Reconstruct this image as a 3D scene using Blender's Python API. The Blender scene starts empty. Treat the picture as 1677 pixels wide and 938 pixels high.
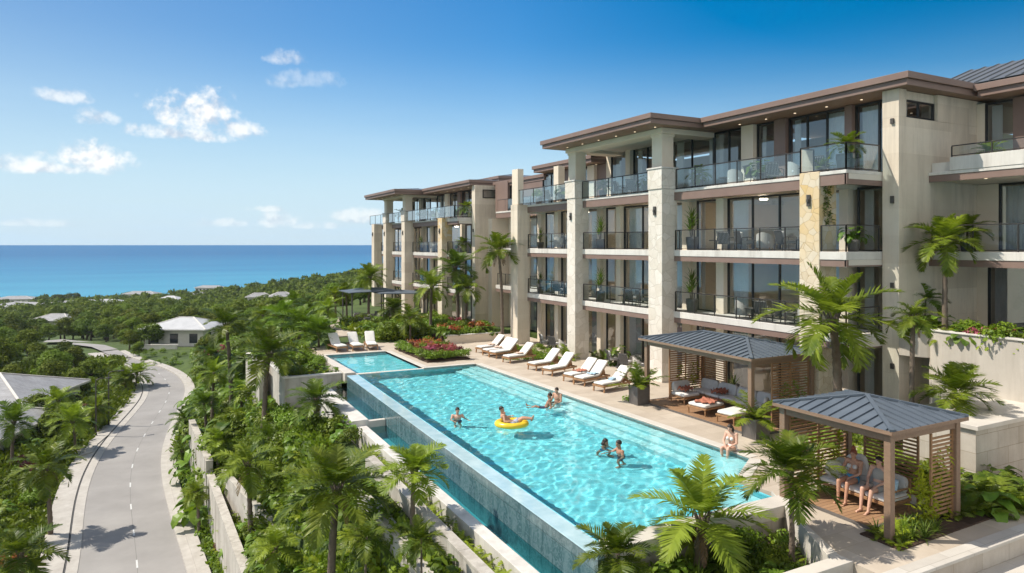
import bpy, math, random
import numpy as np
from mathutils import Vector, Matrix, Euler
random.seed(7); rng = np.random.default_rng(7)
R = math.radians
S = bpy.context.scene
COL = S.collection

# ------------------------------------------------------------------ camera
H = 6.8
YAW = R(27.9)
FPX = 1130.0
sn, cs = math.sin(YAW), math.cos(YAW)

def at(u, v, z=0.0):
    """ground position of a photo point that lies at height z"""
    d = FPX * (H - z) / (v - 401.0)
    r = (u - 838.5) / FPX * d
    return (d * sn + r * cs, d * cs - r * sn)

def atd(u, v, d):
    r = (u - 838.5) / FPX * d
    return (d * sn + r * cs, d * cs - r * sn, H - (v - 401.0) * d / FPX)

def proj(x, y, z):
    d = x * sn + y * cs
    r = x * cs - y * sn
    if d < 0.5: return (-9999, -9999, d)
    return (838.5 + FPX * r / d, 401 - FPX * (z - H) / d, d)

cam_d = bpy.data.cameras.new('camera')
cam = bpy.data.objects.new('camera', cam_d); COL.objects.link(cam)
cam.location = (0, 0, H); cam.rotation_euler = (R(90), 0, -YAW)
cam_d.sensor_width = 36; cam_d.lens = FPX / 1677 * 36
cam_d.shift_y = -68.0 / 1677
cam_d.clip_start = 0.1; cam_d.clip_end = 400000
S.camera = cam

# ------------------------------------------------------------------ mesh helper
class MB:
    def __init__(s): s.v = []; s.f = []; s.m = []
    def add(s, vs, fs, m=0):
        o = len(s.v)
        s.v.extend([tuple(p) for p in vs])
        for f in fs: s.f.append(tuple(i + o for i in f)); s.m.append(m)
        return s
    def box(s, x0, x1, y0, y1, z0, z1, m=0):
        return s.add([(x0,y0,z0),(x1,y0,z0),(x1,y1,z0),(x0,y1,z0),(x0,y0,z1),(x1,y0,z1),(x1,y1,z1),(x0,y1,z1)],
              [(0,3,2,1),(4,5,6,7),(0,1,5,4),(1,2,6,5),(2,3,7,6),(3,0,4,7)], m)
    def obox(s, c, size, rot=None, m=0):
        a, b, cc = size[0]/2, size[1]/2, size[2]/2
        M = (rot if isinstance(rot, Matrix) else Euler(rot or (0,0,0)).to_matrix())
        vs = []
        for z in (-cc, cc):
            for x, y in ((-a,-b),(a,-b),(a,b),(-a,b)):
                p = M @ Vector((x,y,z)); vs.append((p.x+c[0], p.y+c[1], p.z+c[2]))
        return s.add(vs, [(0,3,2,1),(4,5,6,7),(0,1,5,4),(1,2,6,5),(2,3,7,6),(3,0,4,7)], m)
    def bar(s, a, b, w, h=None, m=0):
        a, b = Vector(a), Vector(b); d = b - a; L = d.length
        if L < 1e-6: return s
        q = d.to_track_quat('X', 'Z').to_matrix()
        return s.obox((a + b) / 2, (L, w, h or w), q, m)
    def prism(s, pts, z0, z1, m=0, z0s=None, z1s=None):
        n = len(pts)
        ar = sum(pts[i][0]*pts[(i+1)%n][1]-pts[(i+1)%n][0]*pts[i][1] for i in range(n))
        if ar < 0: pts = pts[::-1]
        vs = [(p[0],p[1],z0) for p in pts] + [(p[0],p[1],z1) for p in pts]
        fs = [tuple(range(n-1,-1,-1)), tuple(range(n,2*n))]
        fs += [(i,(i+1)%n,(i+1)%n+n,i+n) for i in range(n)]
        return s.add(vs, fs, m)
    def tube(s, pts, rad, n=8, m=0, cap=True):
        pts = [Vector(p) for p in pts]
        if not hasattr(rad, '__len__'): rad = [rad]*len(pts)
        vs = []; up = Vector((0,0,1)); prev = None
        for i, p in enumerate(pts):
            t = (pts[min(i+1,len(pts)-1)] - pts[max(i-1,0)])
            t = t.normalized() if t.length > 1e-9 else up
            if prev is None:
                a = t.cross(Vector((1,0,0)) if abs(t.x) < .8 else Vector((0,1,0))).normalized()
            else:
                a = (prev - t * prev.dot(t))
                a = a.normalized() if a.length > 1e-6 else t.orthogonal().normalized()
            prev = a; b = t.cross(a)
            for k in range(n):
                an = 2*math.pi*k/n
                q = p + (a*math.cos(an) + b*math.sin(an)) * rad[i]; vs.append(tuple(q))
        fs = []
        for i in range(len(pts)-1):
            for k in range(n):
                fs.append((i*n+k, i*n+(k+1)%n, (i+1)*n+(k+1)%n, (i+1)*n+k))
        if cap:
            fs.append(tuple(range(n-1,-1,-1))); fs.append(tuple(range((len(pts)-1)*n, len(pts)*n)))
        return s.add(vs, fs, m)
    def lathe(s, prof, n=20, c=(0,0,0), m=0, sx=1, sy=1):
        vs = []; fs = []
        for r, z in prof:
            for k in range(n):
                a = 2*math.pi*k/n; vs.append((c[0]+r*sx*math.cos(a), c[1]+r*sy*math.sin(a), c[2]+z))
        for i in range(len(prof)-1):
            for k in range(n):
                fs.append((i*n+k, i*n+(k+1)%n, (i+1)*n+(k+1)%n, (i+1)*n+k))
        fs.append(tuple(range(n-1,-1,-1))); fs.append(tuple(range((len(prof)-1)*n, len(prof)*n)))
        return s.add(vs, fs, m)
    def ball(s, c, r, n=12, k=8, rot=None, m=0):
        if not hasattr(r, '__len__'): r = (r,r,r)
        M = Euler(rot).to_matrix() if rot else None
        vs = []; fs = []
        for i in range(k+1):
            th = math.pi*i/k
            for j in range(n):
                ph = 2*math.pi*j/n
                p = Vector((r[0]*math.sin(th)*math.cos(ph), r[1]*math.sin(th)*math.sin(ph), -r[2]*math.cos(th)))
                if M: p = M @ p
                vs.append((p.x+c[0], p.y+c[1], p.z+c[2]))
        for i in range(k):
            for j in range(n):
                fs.append((i*n+j, i*n+(j+1)%n, (i+1)*n+(j+1)%n, (i+1)*n+j))
        return s.add(vs, fs, m)
    def cushion(s, c, size, rot=None, e=0.32, n=20, k=10, m=0):
        """rounded pad: superellipsoid"""
        M = (rot if isinstance(rot, Matrix) else Euler(rot).to_matrix()) if rot is not None else None
        def sp(x, p): return math.copysign(abs(x)**p, x)
        vs = []; fs = []
        for i in range(k+1):
            th = -math.pi/2 + math.pi*i/k
            for j in range(n):
                ph = 2*math.pi*(j+.5)/n
                p = Vector((size[0]/2*sp(math.cos(th),e)*sp(math.cos(ph),e*.55), size[1]/2*sp(math.cos(th),e)*sp(math.sin(ph),e*.55), size[2]/2*sp(math.sin(th),.6)))
                if M: p = M @ p
                vs.append((p.x+c[0], p.y+c[1], p.z+c[2]))
        for i in range(k):
            for j in range(n):
                fs.append((i*n+j, i*n+(j+1)%n, (i+1)*n+(j+1)%n, (i+1)*n+j))
        return s.add(vs, fs, m)
    def mesh(s, name, mats, smooth=False, off=(0,0,0)):
        me = bpy.data.meshes.new(name)
        vs = s.v if off == (0,0,0) else [(a-off[0], b-off[1], c-off[2]) for a,b,c in s.v]
        me.from_pydata(vs, [], s.f)
        if not isinstance(mats, (list, tuple)): mats = [mats]
        for mt in mats: me.materials.append(mt)
        if len(mats) > 1: me.polygons.foreach_set('material_index', s.m)
        if smooth: me.polygons.foreach_set('use_smooth', [True]*len(me.polygons))
        me.update()
        return me
    def build(s, name, mats, parent=None, smooth=False, world=False, bevel=0, loc=None):
        off = (0,0,0)
        if world:
            w = Vector((0,0,0)); p = parent
            while p is not None: w += p.location; p = p.parent
            off = tuple(w)
        o = bpy.data.objects.new(name, s.mesh(name, mats, smooth, off)); COL.objects.link(o)
        if parent is not None: o.parent = parent
        if loc: o.location = loc
        if bevel:
            b = o.modifiers.new('bevel', 'BEVEL'); b.width = bevel; b.segments = 2; b.limit_method = 'ANGLE'; b.angle_limit = R(40)
        return o

def tag(o, label=None, cat=None, group=None, kind=None):
    if label: o['label'] = label
    if cat: o['category'] = cat
    if group: o['group'] = group
    if kind: o['kind'] = kind
    return o

def thing(name, label, cat, loc=(0,0,0), rz=0, group=None):
    o = bpy.data.objects.new(name, None); COL.objects.link(o)
    o.empty_display_size = .2
    o.location = loc; o.rotation_euler = (0,0,rz)
    return tag(o, label, cat, group, 'thing')

KIDS = {}
def copy_tree(o, parent=None):
    c = o.copy(); COL.objects.link(c)
    if parent is not None: c.parent = parent
    for ch in [x for x in o.children]: copy_tree(ch, c)
    return c

def dup(o, loc, rz=0, label=None, group=None, scale=None):
    c = copy_tree(o)
    c.location = loc; c.rotation_euler = (0,0,rz)
    if scale: c.scale = (scale,)*3 if not hasattr(scale,'__len__') else scale
    if label: c['label'] = label
    if group: c['group'] = group
    return c

# ------------------------------------------------------------------ materials
def newmat(name):
    m = bpy.data.materials.new(name); m.use_nodes = True
    nt = m.node_tree; nt.nodes.clear()
    out = nt.nodes.new('ShaderNodeOutputMaterial')
    return m, nt, out
def N(nt, t, **kw):
    n = nt.nodes.new(t)
    for k, v in kw.items():
        if k in ('operation','blend_type','data_type','feature','noise_dimensions','distance','interpolation','offset','squash','offset_frequency','wave_type','bands_direction'): setattr(n, k, v)
        else: n.inputs[k].default_value = v
    return n
def L(nt, a, b): nt.links.new(a, b)
def rgb(c): return (c[0], c[1], c[2], 1)

def mixcol(nt, fac, a, b, bt='MIX'):
    n = nt.nodes.new('ShaderNodeMix'); n.data_type = 'RGBA'; n.blend_type = bt
    if hasattr(fac, 'links'): L(nt, fac, n.inputs[0])
    else: n.inputs[0].default_value = fac
    for i, x in ((6, a), (7, b)):
        if hasattr(x, 'links'): L(nt, x, n.inputs[i])
        else: n.inputs[i].default_value = rgb(x)
    return n.outputs[2]
def ramp(nt, src, stops):
    n = nt.nodes.new('ShaderNodeValToRGB')
    el = n.color_ramp.elements
    while len(el) < len(stops): el.new(.5)
    for e, (p, c) in zip(el, stops): e.position = p; e.color = rgb(c) if hasattr(c,'__len__') else (c,c,c,1)
    L(nt, src, n.inputs[0]); return n.outputs[0]
def mth(nt, op, a, b=None, c=None):
    n = nt.nodes.new('ShaderNodeMath'); n.operation = op
    for i, x in enumerate((a, b, c)):
        if x is None: continue
        if hasattr(x, 'links'): L(nt, x, n.inputs[i])
        else: n.inputs[i].default_value = x
    return n.outputs[0]

def surf(name, c1, c2=None, scale=1.5, rough=.7, bump=.15, bscale=30, spec=.4, metal=0, detail=6, brick=None, bump_d=.01, stain=None):
    """mottled surface in object metres; brick=(w,h,mortar,color) adds joints on horizontal sheets"""
    m, nt, out = newmat(name)
    p = N(nt, 'ShaderNodeBsdfPrincipled', Roughness=rough, Metallic=metal)
    p.inputs['Specular IOR Level'].default_value = spec
    tc = nt.nodes.new('ShaderNodeTexCoord')
    no = N(nt, 'ShaderNodeTexNoise', Scale=scale, Detail=detail, Roughness=.65); L(nt, tc.outputs['Object'], no.inputs['Vector'])
    col = ramp(nt, no.outputs[0], [(.3, c1), (.7, c2 or c1)])
    n2 = N(nt, 'ShaderNodeTexNoise', Scale=bscale, Detail=5); L(nt, tc.outputs['Object'], n2.inputs['Vector'])
    if stain:
        mp = nt.nodes.new('ShaderNodeMapping'); mp.inputs['Scale'].default_value = (1.6, 1.6, .18); L(nt, tc.outputs['Object'], mp.inputs[0])
        n3 = N(nt, 'ShaderNodeTexNoise', Scale=1.2, Detail=7, Roughness=.7); L(nt, mp.outputs[0], n3.inputs['Vector'])
        f = ramp(nt, n3.outputs[0], [(.46, 0), (.70, .75)])
        col = mixcol(nt, f, col, stain)
    hgt = n2.outputs[0]
    if brick:
        w, h, mo, mc, axes = brick
        sx = nt.nodes.new('ShaderNodeSeparateXYZ'); L(nt, tc.outputs['Object'], sx.inputs[0])
        cb = nt.nodes.new('ShaderNodeCombineXYZ')
        if axes == 'xy': L(nt, sx.outputs[0], cb.inputs[0]); L(nt, sx.outputs[1], cb.inputs[1])
        else:
            L(nt, mth(nt, 'ADD', sx.outputs[0], sx.outputs[1]), cb.inputs[0]); L(nt, sx.outputs[2], cb.inputs[1])
        b = nt.nodes.new('ShaderNodeTexBrick'); L(nt, cb.outputs[0], b.inputs['Vector'])
        b.inputs['Scale'].default_value = 1; b.inputs['Brick Width'].default_value = w; b.inputs['Row Height'].default_value = h
        b.inputs['Mortar Size'].default_value = mo; b.inputs['Mortar Smooth'].default_value = .3
        b.inputs['Color1'].default_value = (1,1,1,1); b.inputs['Color2'].default_value = (.84,.82,.80,1); b.inputs['Mortar'].default_value = rgb(mc)
        col = mixcol(nt, 1, col, b.outputs['Color'], 'MULTIPLY')
        hgt = mth(nt, 'SUBTRACT', mth(nt, 'MULTIPLY', n2.outputs[0], .5), mth(nt, 'MULTIPLY', b.outputs['Fac'], 1.0))
    L(nt, col, p.inputs['Base Color'])
    if bump:
        bm = N(nt, 'ShaderNodeBump', Strength=bump, Distance=bump_d); L(nt, hgt, bm.inputs['Height']); L(nt, bm.outputs[0], p.inputs['Normal'])
    L(nt, p.outputs[0], out.inputs[0]); return m

def leafmat(name, dark, light, hue=.03, trans=.32, scale=2.5, rough=.42, tcol=None, spec=.22):
    m, nt, out = newmat(name)
    tc = nt.nodes.new('ShaderNodeTexCoord'); oi = nt.nodes.new('ShaderNodeObjectInfo')
    no = N(nt, 'ShaderNodeTexNoise', Scale=scale, Detail=4, Roughness=.7); L(nt, tc.outputs['Object'], no.inputs['Vector'])
    fac = mth(nt, 'ADD', no.outputs[0], mth(nt, 'MULTIPLY', mth(nt, 'SUBTRACT', oi.outputs['Random'], .5), .36))
    col = ramp(nt, fac, [(.28, dark), (.74, light)])
    hs = nt.nodes.new('ShaderNodeHueSaturation')
    L(nt, mth(nt, 'ADD', .5, mth(nt, 'MULTIPLY', mth(nt, 'SUBTRACT', oi.outputs['Random'], .5), hue)), hs.inputs['Hue'])
    L(nt, col, hs.inputs['Color'])
    p = N(nt, 'ShaderNodeBsdfPrincipled', Roughness=rough); p.inputs['Specular IOR Level'].default_value = spec
    L(nt, hs.outputs[0], p.inputs['Base Color'])
    t = nt.nodes.new('ShaderNodeBsdfTranslucent')
    tcol = tcol or (1.25, 1.35, .55)
    L(nt, mixcol(nt, 1, hs.outputs[0], tcol, 'MULTIPLY'), t.inputs['Color'])
    mx = N(nt, 'ShaderNodeMixShader'); mx.inputs[0].default_value = trans*.72
    L(nt, p.outputs[0], mx.inputs[1]); L(nt, t.outputs[0], mx.inputs[2]); L(nt, mx.outputs[0], out.inputs[0])
    return m

def glassmat(name, tint, refl=1.0, rough=0.0, ior=1.5):
    m, nt, out = newmat(name)
    tr = nt.nodes.new('ShaderNodeBsdfTransparent'); tr.inputs[0].default_value = rgb(tint)
    gl = nt.nodes.new('ShaderNodeBsdfGlossy'); gl.inputs['Roughness'].default_value = rough; gl.inputs[0].default_value = (1,1,1,1)
    fr = N(nt, 'ShaderNodeFresnel', IOR=ior)
    mx = nt.nodes.new('ShaderNodeMixShader')
    L(nt, mth(nt, 'MINIMUM', mth(nt, 'MULTIPLY', fr.outputs[0], refl), 1.0), mx.inputs[0]); L(nt, tr.outputs[0], mx.inputs[1]); L(nt, gl.outputs[0], mx.inputs[2])
    L(nt, mx.outputs[0], out.inputs[0]); return m

def woodmat(name, c1, c2, rough=.55, scale=3):
    m, nt, out = newmat(name)
    tc = nt.nodes.new('ShaderNodeTexCoord')
    mp = nt.nodes.new('ShaderNodeMapping'); mp.inputs['Scale'].default_value = (6, 1.2, 6); L(nt, tc.outputs['Object'], mp.inputs[0])
    no = N(nt, 'ShaderNodeTexNoise', Scale=scale, Detail=8, Roughness=.7); L(nt, mp.outputs[0], no.inputs['Vector'])
    p = N(nt, 'ShaderNodeBsdfPrincipled', Roughness=rough)
    L(nt, ramp(nt, no.outputs[0], [(.3, c1), (.7, c2)]), p.inputs['Base Color'])
    bm = N(nt, 'ShaderNodeBump', Strength=.2, Distance=.004); L(nt, no.outputs[0], bm.inputs['Height']); L(nt, bm.outputs[0], p.inputs['Normal'])
    L(nt, p.outputs[0], out.inputs[0]); return m

M = {}
M['limestone'] = surf('limestone', (.69,.595,.47), (.78,.69,.56), .8, .75, .25, 25, brick=(2.4,1.02,.006,(.82,.79,.75),'wall'), stain=(.50,.43,.34))
M['plaster'] = surf('plaster', (.68,.58,.455), (.75,.655,.53), .7, .8, .15, 40)
M['slab_white'] = surf('slab_white', (.58,.55,.50), (.68,.65,.595), 1.2, .6, .1, 40, stain=(.44,.41,.365))
M['bronze'] = surf('bronze_cladding', (.19,.125,.10), (.235,.16,.13), .6, .5, .05, 20, spec=.4)
M['soffit'] = woodmat('soffit_boards', (.17,.105,.07), (.25,.16,.105), .55)
M['soffit_pale'] = surf('soffit_pale', (.60,.55,.47), (.66,.61,.52), .6, .7, .05)
M['frame'] = surf('window_frame', (.018,.018,.018), (.03,.028,.026), 2, .4, .0)
M['rail'] = surf('rail_metal', (.03,.028,.026), (.045,.04,.036), 2, .38, .0)
M['roof_metal'] = surf('roof_metal', (.13,.14,.15), (.17,.18,.19), .8, .5, .05, 10, metal=.35)
M['cab_roof'] = surf('cabana_roof_metal', (.085,.105,.128), (.115,.138,.165), 1.5, .55, .08, 14, metal=.0, spec=.35)
M['cab_post'] = woodmat('cabana_post', (.20,.125,.08), (.27,.175,.115), .6)
M['teak'] = woodmat('teak', (.26,.135,.06), (.40,.22,.105), .5)
M['slat'] = woodmat('slat_wood', (.24,.125,.055), (.36,.20,.095), .6)
M['deckwood'] = surf('deck_boards', (.30,.17,.09), (.40,.245,.14), 1.1, .65, .3, 20, brick=(3.0,.14,.008,(.3,.28,.25),'xy'))
M['cushion'] = surf('white_cushion', (.64,.615,.57), (.71,.69,.645), 5, .9, .2, 60)
M['cushion_grey'] = surf('grey_cushion', (.50,.49,.48), (.60,.59,.575), 5, .9, .25, 70)
M['cushion_pale'] = surf('pale_cushion', (.68,.66,.63), (.76,.745,.72), 5, .9, .25, 70)
M['throw'] = surf('rust_throw', (.30,.085,.05), (.52,.22,.14), 22, .9, .4, 60)
M['towel_blue'] = surf('blue_towel', (.25,.42,.55), (.50,.62,.70), 14, .95, .4, 80)
M['towel_tan'] = surf('tan_towel', (.52,.36,.27), (.64,.50,.42), 14, .95, .4, 80)
M['pot_dark'] = surf('dark_planter', (.10,.09,.082), (.14,.125,.115), 2, .6, .1)
M['pot_grey'] = surf('grey_pot', (.30,.28,.255), (.40,.375,.345), 2, .7, .15)
M['bed_plaster'] = surf('bed_plaster', (.46,.415,.355), (.54,.49,.425), .7, .85, .2, 30, stain=(.37,.33,.275))
M['soil'] = surf('soil', (.045,.026,.016), (.085,.05,.032), 4, .95, .6, 12, bump_d=.04)
M['deck'] = surf('deck_paving', (.455,.385,.305), (.55,.475,.385), 1.0, .7, .22, 30, brick=(1.2,.6,.006,(.70,.66,.60),'xy'), stain=None)
M['paving_grey'] = surf('walk_paving', (.50,.47,.42), (.60,.565,.51), 1.2, .65, .2, 30, brick=(1.4,.8,.007,(.6,.58,.55),'xy'))
M['coping'] = surf('coping', (.52,.475,.415), (.61,.565,.50), 1.5, .55, .1, 30)
M['terrace'] = surf('terrace_concrete', (.40,.37,.32), (.53,.495,.44), 1.3, .85, .35, 18, stain=(.22,.19,.155))
M['road'] = surf('road_surface', (.235,.222,.208), (.325,.308,.29), .22, .88, .3, 22, detail=10)
M['kerb'] = surf('kerb', (.37,.34,.30), (.48,.45,.405), 1.8, .8, .25, 22)
M['paint'] = surf('road_paint', (.50,.50,.48), (.64,.64,.62), 6, .7, .1)
M['drain'] = surf('drain', (.05,.05,.05), (.09,.085,.08), 3, .8, .2)
M['house_wall'] = surf('house_wall', (.62,.58,.52), (.72,.69,.63), .8, .8, .1)
M['house_roof'] = surf('house_roof', (.27,.27,.275), (.36,.36,.365), .9, .6, .25, 12, brick=(.5,.28,.012,(.6,.6,.6),'xy'))
M['house_roof_white'] = surf('house_roof_white', (.40,.405,.41), (.50,.505,.51), .9, .6, .1)
M['interior'] = surf('interior_wall', (.70,.66,.59), (.77,.73,.66), .6, .85, .0)
M['interior_floor'] = surf('interior_floor', (.46,.38,.30), (.54,.46,.37), .6, .5, .0)
M['curtain'] = surf('curtain', (.74,.73,.70), (.82,.81,.78), 3, .95, .2, 60)
M['curtain_dark'] = surf('curtain_dark', (.36,.365,.375), (.46,.465,.475), 3, .95, .2, 60)
M['chair_pale'] = surf('pale_wicker', (.42,.39,.35), (.52,.49,.45), 30, .8, .4, 90)
M['chair_dark'] = surf('woven_dark', (.06,.057,.054), (.10,.095,.09), 30, .7, .4, 90)
M['trunk'] = surf('palm_trunk', (.115,.085,.062), (.20,.155,.118), 3.5, .9, .7, 24, bump_d=.03)
M['bark'] = surf('bark', (.09,.068,.05), (.15,.12,.09), 5, .9, .8, 14, bump_d=.03)
M['skin_a'] = surf('skin_tan', (.48,.255,.165), (.53,.29,.19), 8, .5, .05)
M['skin_b'] = surf('skin_light', (.58,.335,.235), (.63,.375,.27), 8, .5, .05)
M['skin_c'] = surf('skin_brown', (.335,.165,.10), (.375,.19,.12), 8, .5, .05)
M['hair_dark'] = surf('dark_hair', (.018,.012,.009), (.035,.022,.016), 40, .5, .4, 90)
M['hair_red'] = surf('red_hair', (.22,.06,.03), (.32,.10,.05), 40, .5, .4, 90)
M['swim_blue'] = surf('blue_swimwear', (.06,.28,.48), (.10,.36,.55), 10, .8, .1)
M['swim_dark'] = surf('dark_swimwear', (.04,.05,.09), (.07,.08,.12), 10, .8, .1)
M['swim_white'] = surf('white_swimwear', (.62,.58,.54), (.70,.66,.62), 10, .8, .1)
M['swim_pattern'] = surf('patterned_swimwear', (.05,.08,.22), (.55,.58,.66), 26, .8, .1)
M['eye'] = surf('eye_dark', (.02,.015,.012), (.03,.02,.016), 4, .3, 0)
M['lip'] = surf('lips', (.36,.12,.10), (.40,.15,.12), 4, .5, 0)
M['yellow'] = surf('yellow_vinyl', (.78,.50,.02), (.84,.57,.04), 3, .3, .02, spec=.5)
M['lamp_metal'] = surf('lamp_metal', (.05,.045,.04), (.08,.07,.06), 3, .5, 0)
M['steel'] = surf('steel', (.35,.35,.35), (.45,.45,.45), 3, .35, 0, metal=.8)
M['block'] = surf('stone_blocks', (.46,.41,.345), (.57,.52,.45), 1.6, .8, .35, 20, brick=(1.1,.5,.012,(.68,.64,.58),'wall'), stain=(.40,.34,.27))
M['trunk_w'] = M['trunk']

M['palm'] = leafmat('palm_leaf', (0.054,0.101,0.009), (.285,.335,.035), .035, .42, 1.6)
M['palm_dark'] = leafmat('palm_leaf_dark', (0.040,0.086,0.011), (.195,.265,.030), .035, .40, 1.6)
M['fern'] = leafmat('fern_leaf', (0.079,0.130,0.009), (.330,.375,.028), .035, .40, 3)
M['broad'] = leafmat('broad_leaf', (0.043,0.097,0.011), (.195,.275,.028), .05, .36, 3)
M['box'] = leafmat('shrub_leaf', (0.054,0.101,0.009), (.235,.295,.026), .06, .34, 4)
M['tree'] = leafmat('tree_leaf', (0.043,0.076,0.011), (.190,.230,.028), .07, .28, .7, .6, None, .06)
M['tree_dark'] = leafmat('tree_leaf_dark', (0.032,0.063,0.011), (.135,.180,.026), .06, .26, .7, .6, None, .06)
M['spike'] = leafmat('spike_leaf', (0.047,0.094,0.014), (.215,.290,.040), .04, .32, 3)
M['vine'] = leafmat('vine_leaf', (0.115,0.133,0.007), (.40,.40,.022), .04, .42, 4)
M['croton'] = leafmat('croton_leaf', (0.072,0.029,0.018), (.26,.075,.05), .07, .3, 6, tcol=(1.2,.8,.5))
M['bloom'] = leafmat('pink_bloom', (0.216,0.036,0.065), (.46,.13,.16), .05, .35, 6, tcol=(1.2,.8,.8))
M['bloom_o'] = leafmat('orange_bloom', (0.259,0.065,0.022), (.48,.18,.06), .05, .35, 6, tcol=(1.2,.8,.5))
M['grass'] = leafmat('grass_blade', (0.079,0.137,0.009), (.27,.35,.03), .03, .3, 2)
M['dry'] = leafmat('dry_frond', (0.122,0.079,0.036), (.32,.22,.10), .03, .2, 3, tcol=(1.1,1,.7))
# ------------------------------------------------------------------ daylight
SUN_AZ = R(-58.0); SUN_EL = R(52.0)          # azimuth clockwise from +Y
sd = Vector((math.sin(SUN_AZ)*math.cos(SUN_EL), math.cos(SUN_AZ)*math.cos(SUN_EL), math.sin(SUN_EL)))
ld = bpy.data.lights.new('sun', 'SUN'); ld.energy = 3.5; ld.angle = R(.53); ld.color = (1.0, .93, .82)
lo = bpy.data.objects.new('sun', ld); COL.objects.link(lo)
lo.rotation_euler = (-sd).to_track_quat('-Z', 'Y').to_euler(); lo.location = (-30, 30, 60)

W = bpy.data.worlds.new('World'); S.world = W; W.use_nodes = True
nt = W.node_tree; nt.nodes.clear()
wo = nt.nodes.new('ShaderNodeOutputWorld'); bg = nt.nodes.new('ShaderNodeBackground'); bg.inputs[1].default_value = .105
sky = nt.nodes.new('ShaderNodeTexSky'); sky.sky_type = 'NISHITA'; sky.sun_disc = False
sky.sun_elevation = SUN_EL; sky.sun_rotation = SUN_AZ; sky.air_density = 1.15; sky.dust_density = .35; sky.ozone_density = 3.2; sky.altitude = 60
hs = nt.nodes.new('ShaderNodeHueSaturation'); L(nt, sky.outputs[0], hs.inputs['Color'])
tc = nt.nodes.new('ShaderNodeTexCoord'); sp = nt.nodes.new('ShaderNodeSeparateXYZ'); L(nt, tc.outputs['Generated'], sp.inputs[0])
az = mth(nt, 'MULTIPLY', mth(nt, 'ARCTAN2', sp.outputs[0], sp.outputs[1]), 57.2958)
el = mth(nt, 'MULTIPLY', mth(nt, 'ARCSINE', sp.outputs[2]), 57.2958)
def azramp(stops):
    f = nt.nodes.new('ShaderNodeMapRange'); L(nt, az, f.inputs[0]); f.inputs[1].default_value = -20; f.inputs[2].default_value = 80
    return mth(nt, 'MULTIPLY', ramp(nt, f.outputs[0], [((a+20)/100., v/2.) for a, v in stops]), 2.0)
L(nt, azramp([(-9,1.2),(28,1.45),(64,1.75)]), hs.inputs['Saturation']); L(nt, azramp([(-9,.65),(14,.77),(28,.81),(64,.57)]), hs.inputs['Value'])
cv = nt.nodes.new('ShaderNodeCombineXYZ'); L(nt, az, cv.inputs[0]); L(nt, el, cv.inputs[1])
n1 = N(nt, 'ShaderNodeTexNoise', Scale=.62, Detail=10, Roughness=.54); L(nt, cv.outputs[0], n1.inputs['Vector'])
n2 = N(nt, 'ShaderNodeTexNoise', Scale=1.7, Detail=6, Roughness=.62); L(nt, cv.outputs[0], n2.inputs['Vector'])
nz = mth(nt, 'ADD', mth(nt, 'MULTIPLY', mth(nt, 'SUBTRACT', n1.outputs[0], .5), 3.4), mth(nt, 'MULTIPLY', mth(nt, 'SUBTRACT', n2.outputs[0], .5), 1.2))
def azel(u, v):
    a = math.atan((u-838.5)/FPX)
    return math.degrees(a)+27.9, math.degrees(math.atan((401-v)/FPX*math.cos(a)))
# drifting fair-weather cumulus: (photo bearing, half widths in degrees, thickness)
clouds = [(322,188,3.6,2.2,1.0),(240,212,1.8,.7,.8),(385,215,2.2,1.1,.8),(305,222,4.6,.75,.8),(145,262,3.2,1.7,1.0),(20,272,2.4,.95,.8),(85,276,4.2,.7,.8),(160,195,1.6,.9,.62),
          (103,160,1.9,.8,.62),(466,98,1.8,.85,.5),(462,135,1.4,.85,.36),(510,130,3.0,1.1,.26),(450,362,2.3,.9,.55),(590,357,2.6,1.0,.5),(440,343,1.6,.4,.5),(375,366,3.0,.5,.4),(520,370,2.5,.5,.4),(60,366,4.0,.4,.3)]
dens = None
for (u, v, a, e, k) in clouds:
    ca, ce = azel(u, v)
    dx = mth(nt, 'DIVIDE', mth(nt, 'SUBTRACT', az, ca), a); dy = mth(nt, 'DIVIDE', mth(nt, 'SUBTRACT', el, ce), e)
    dy = mth(nt, 'MINIMUM', dy, mth(nt, 'MULTIPLY', dy, 1.0)); low = mth(nt, 'MULTIPLY', mth(nt, 'MINIMUM', dy, 0), .7)
    dy2 = mth(nt, 'ADD', dy, low)
    q = mth(nt, 'SUBTRACT', 1.0, mth(nt, 'ADD', mth(nt, 'MULTIPLY', dx, dx), mth(nt, 'MULTIPLY', dy2, dy2)))
    f = nt.nodes.new('ShaderNodeMapRange'); f.interpolation_type = 'SMOOTHSTEP'
    L(nt, mth(nt, 'ADD', q, nz), f.inputs[0]); f.inputs[1].default_value = .0; f.inputs[2].default_value = 1.35; f.inputs[3].default_value = 0; f.inputs[4].default_value = k
    lim = nt.nodes.new('ShaderNodeMapRange'); L(nt, q, lim.inputs[0]); lim.inputs[1].default_value = -1.5; lim.inputs[2].default_value = .0
    ff = mth(nt, 'MULTIPLY', f.outputs[0], lim.outputs[0])
    dens = ff if dens is None else mth(nt, 'MAXIMUM', dens, ff)
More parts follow.
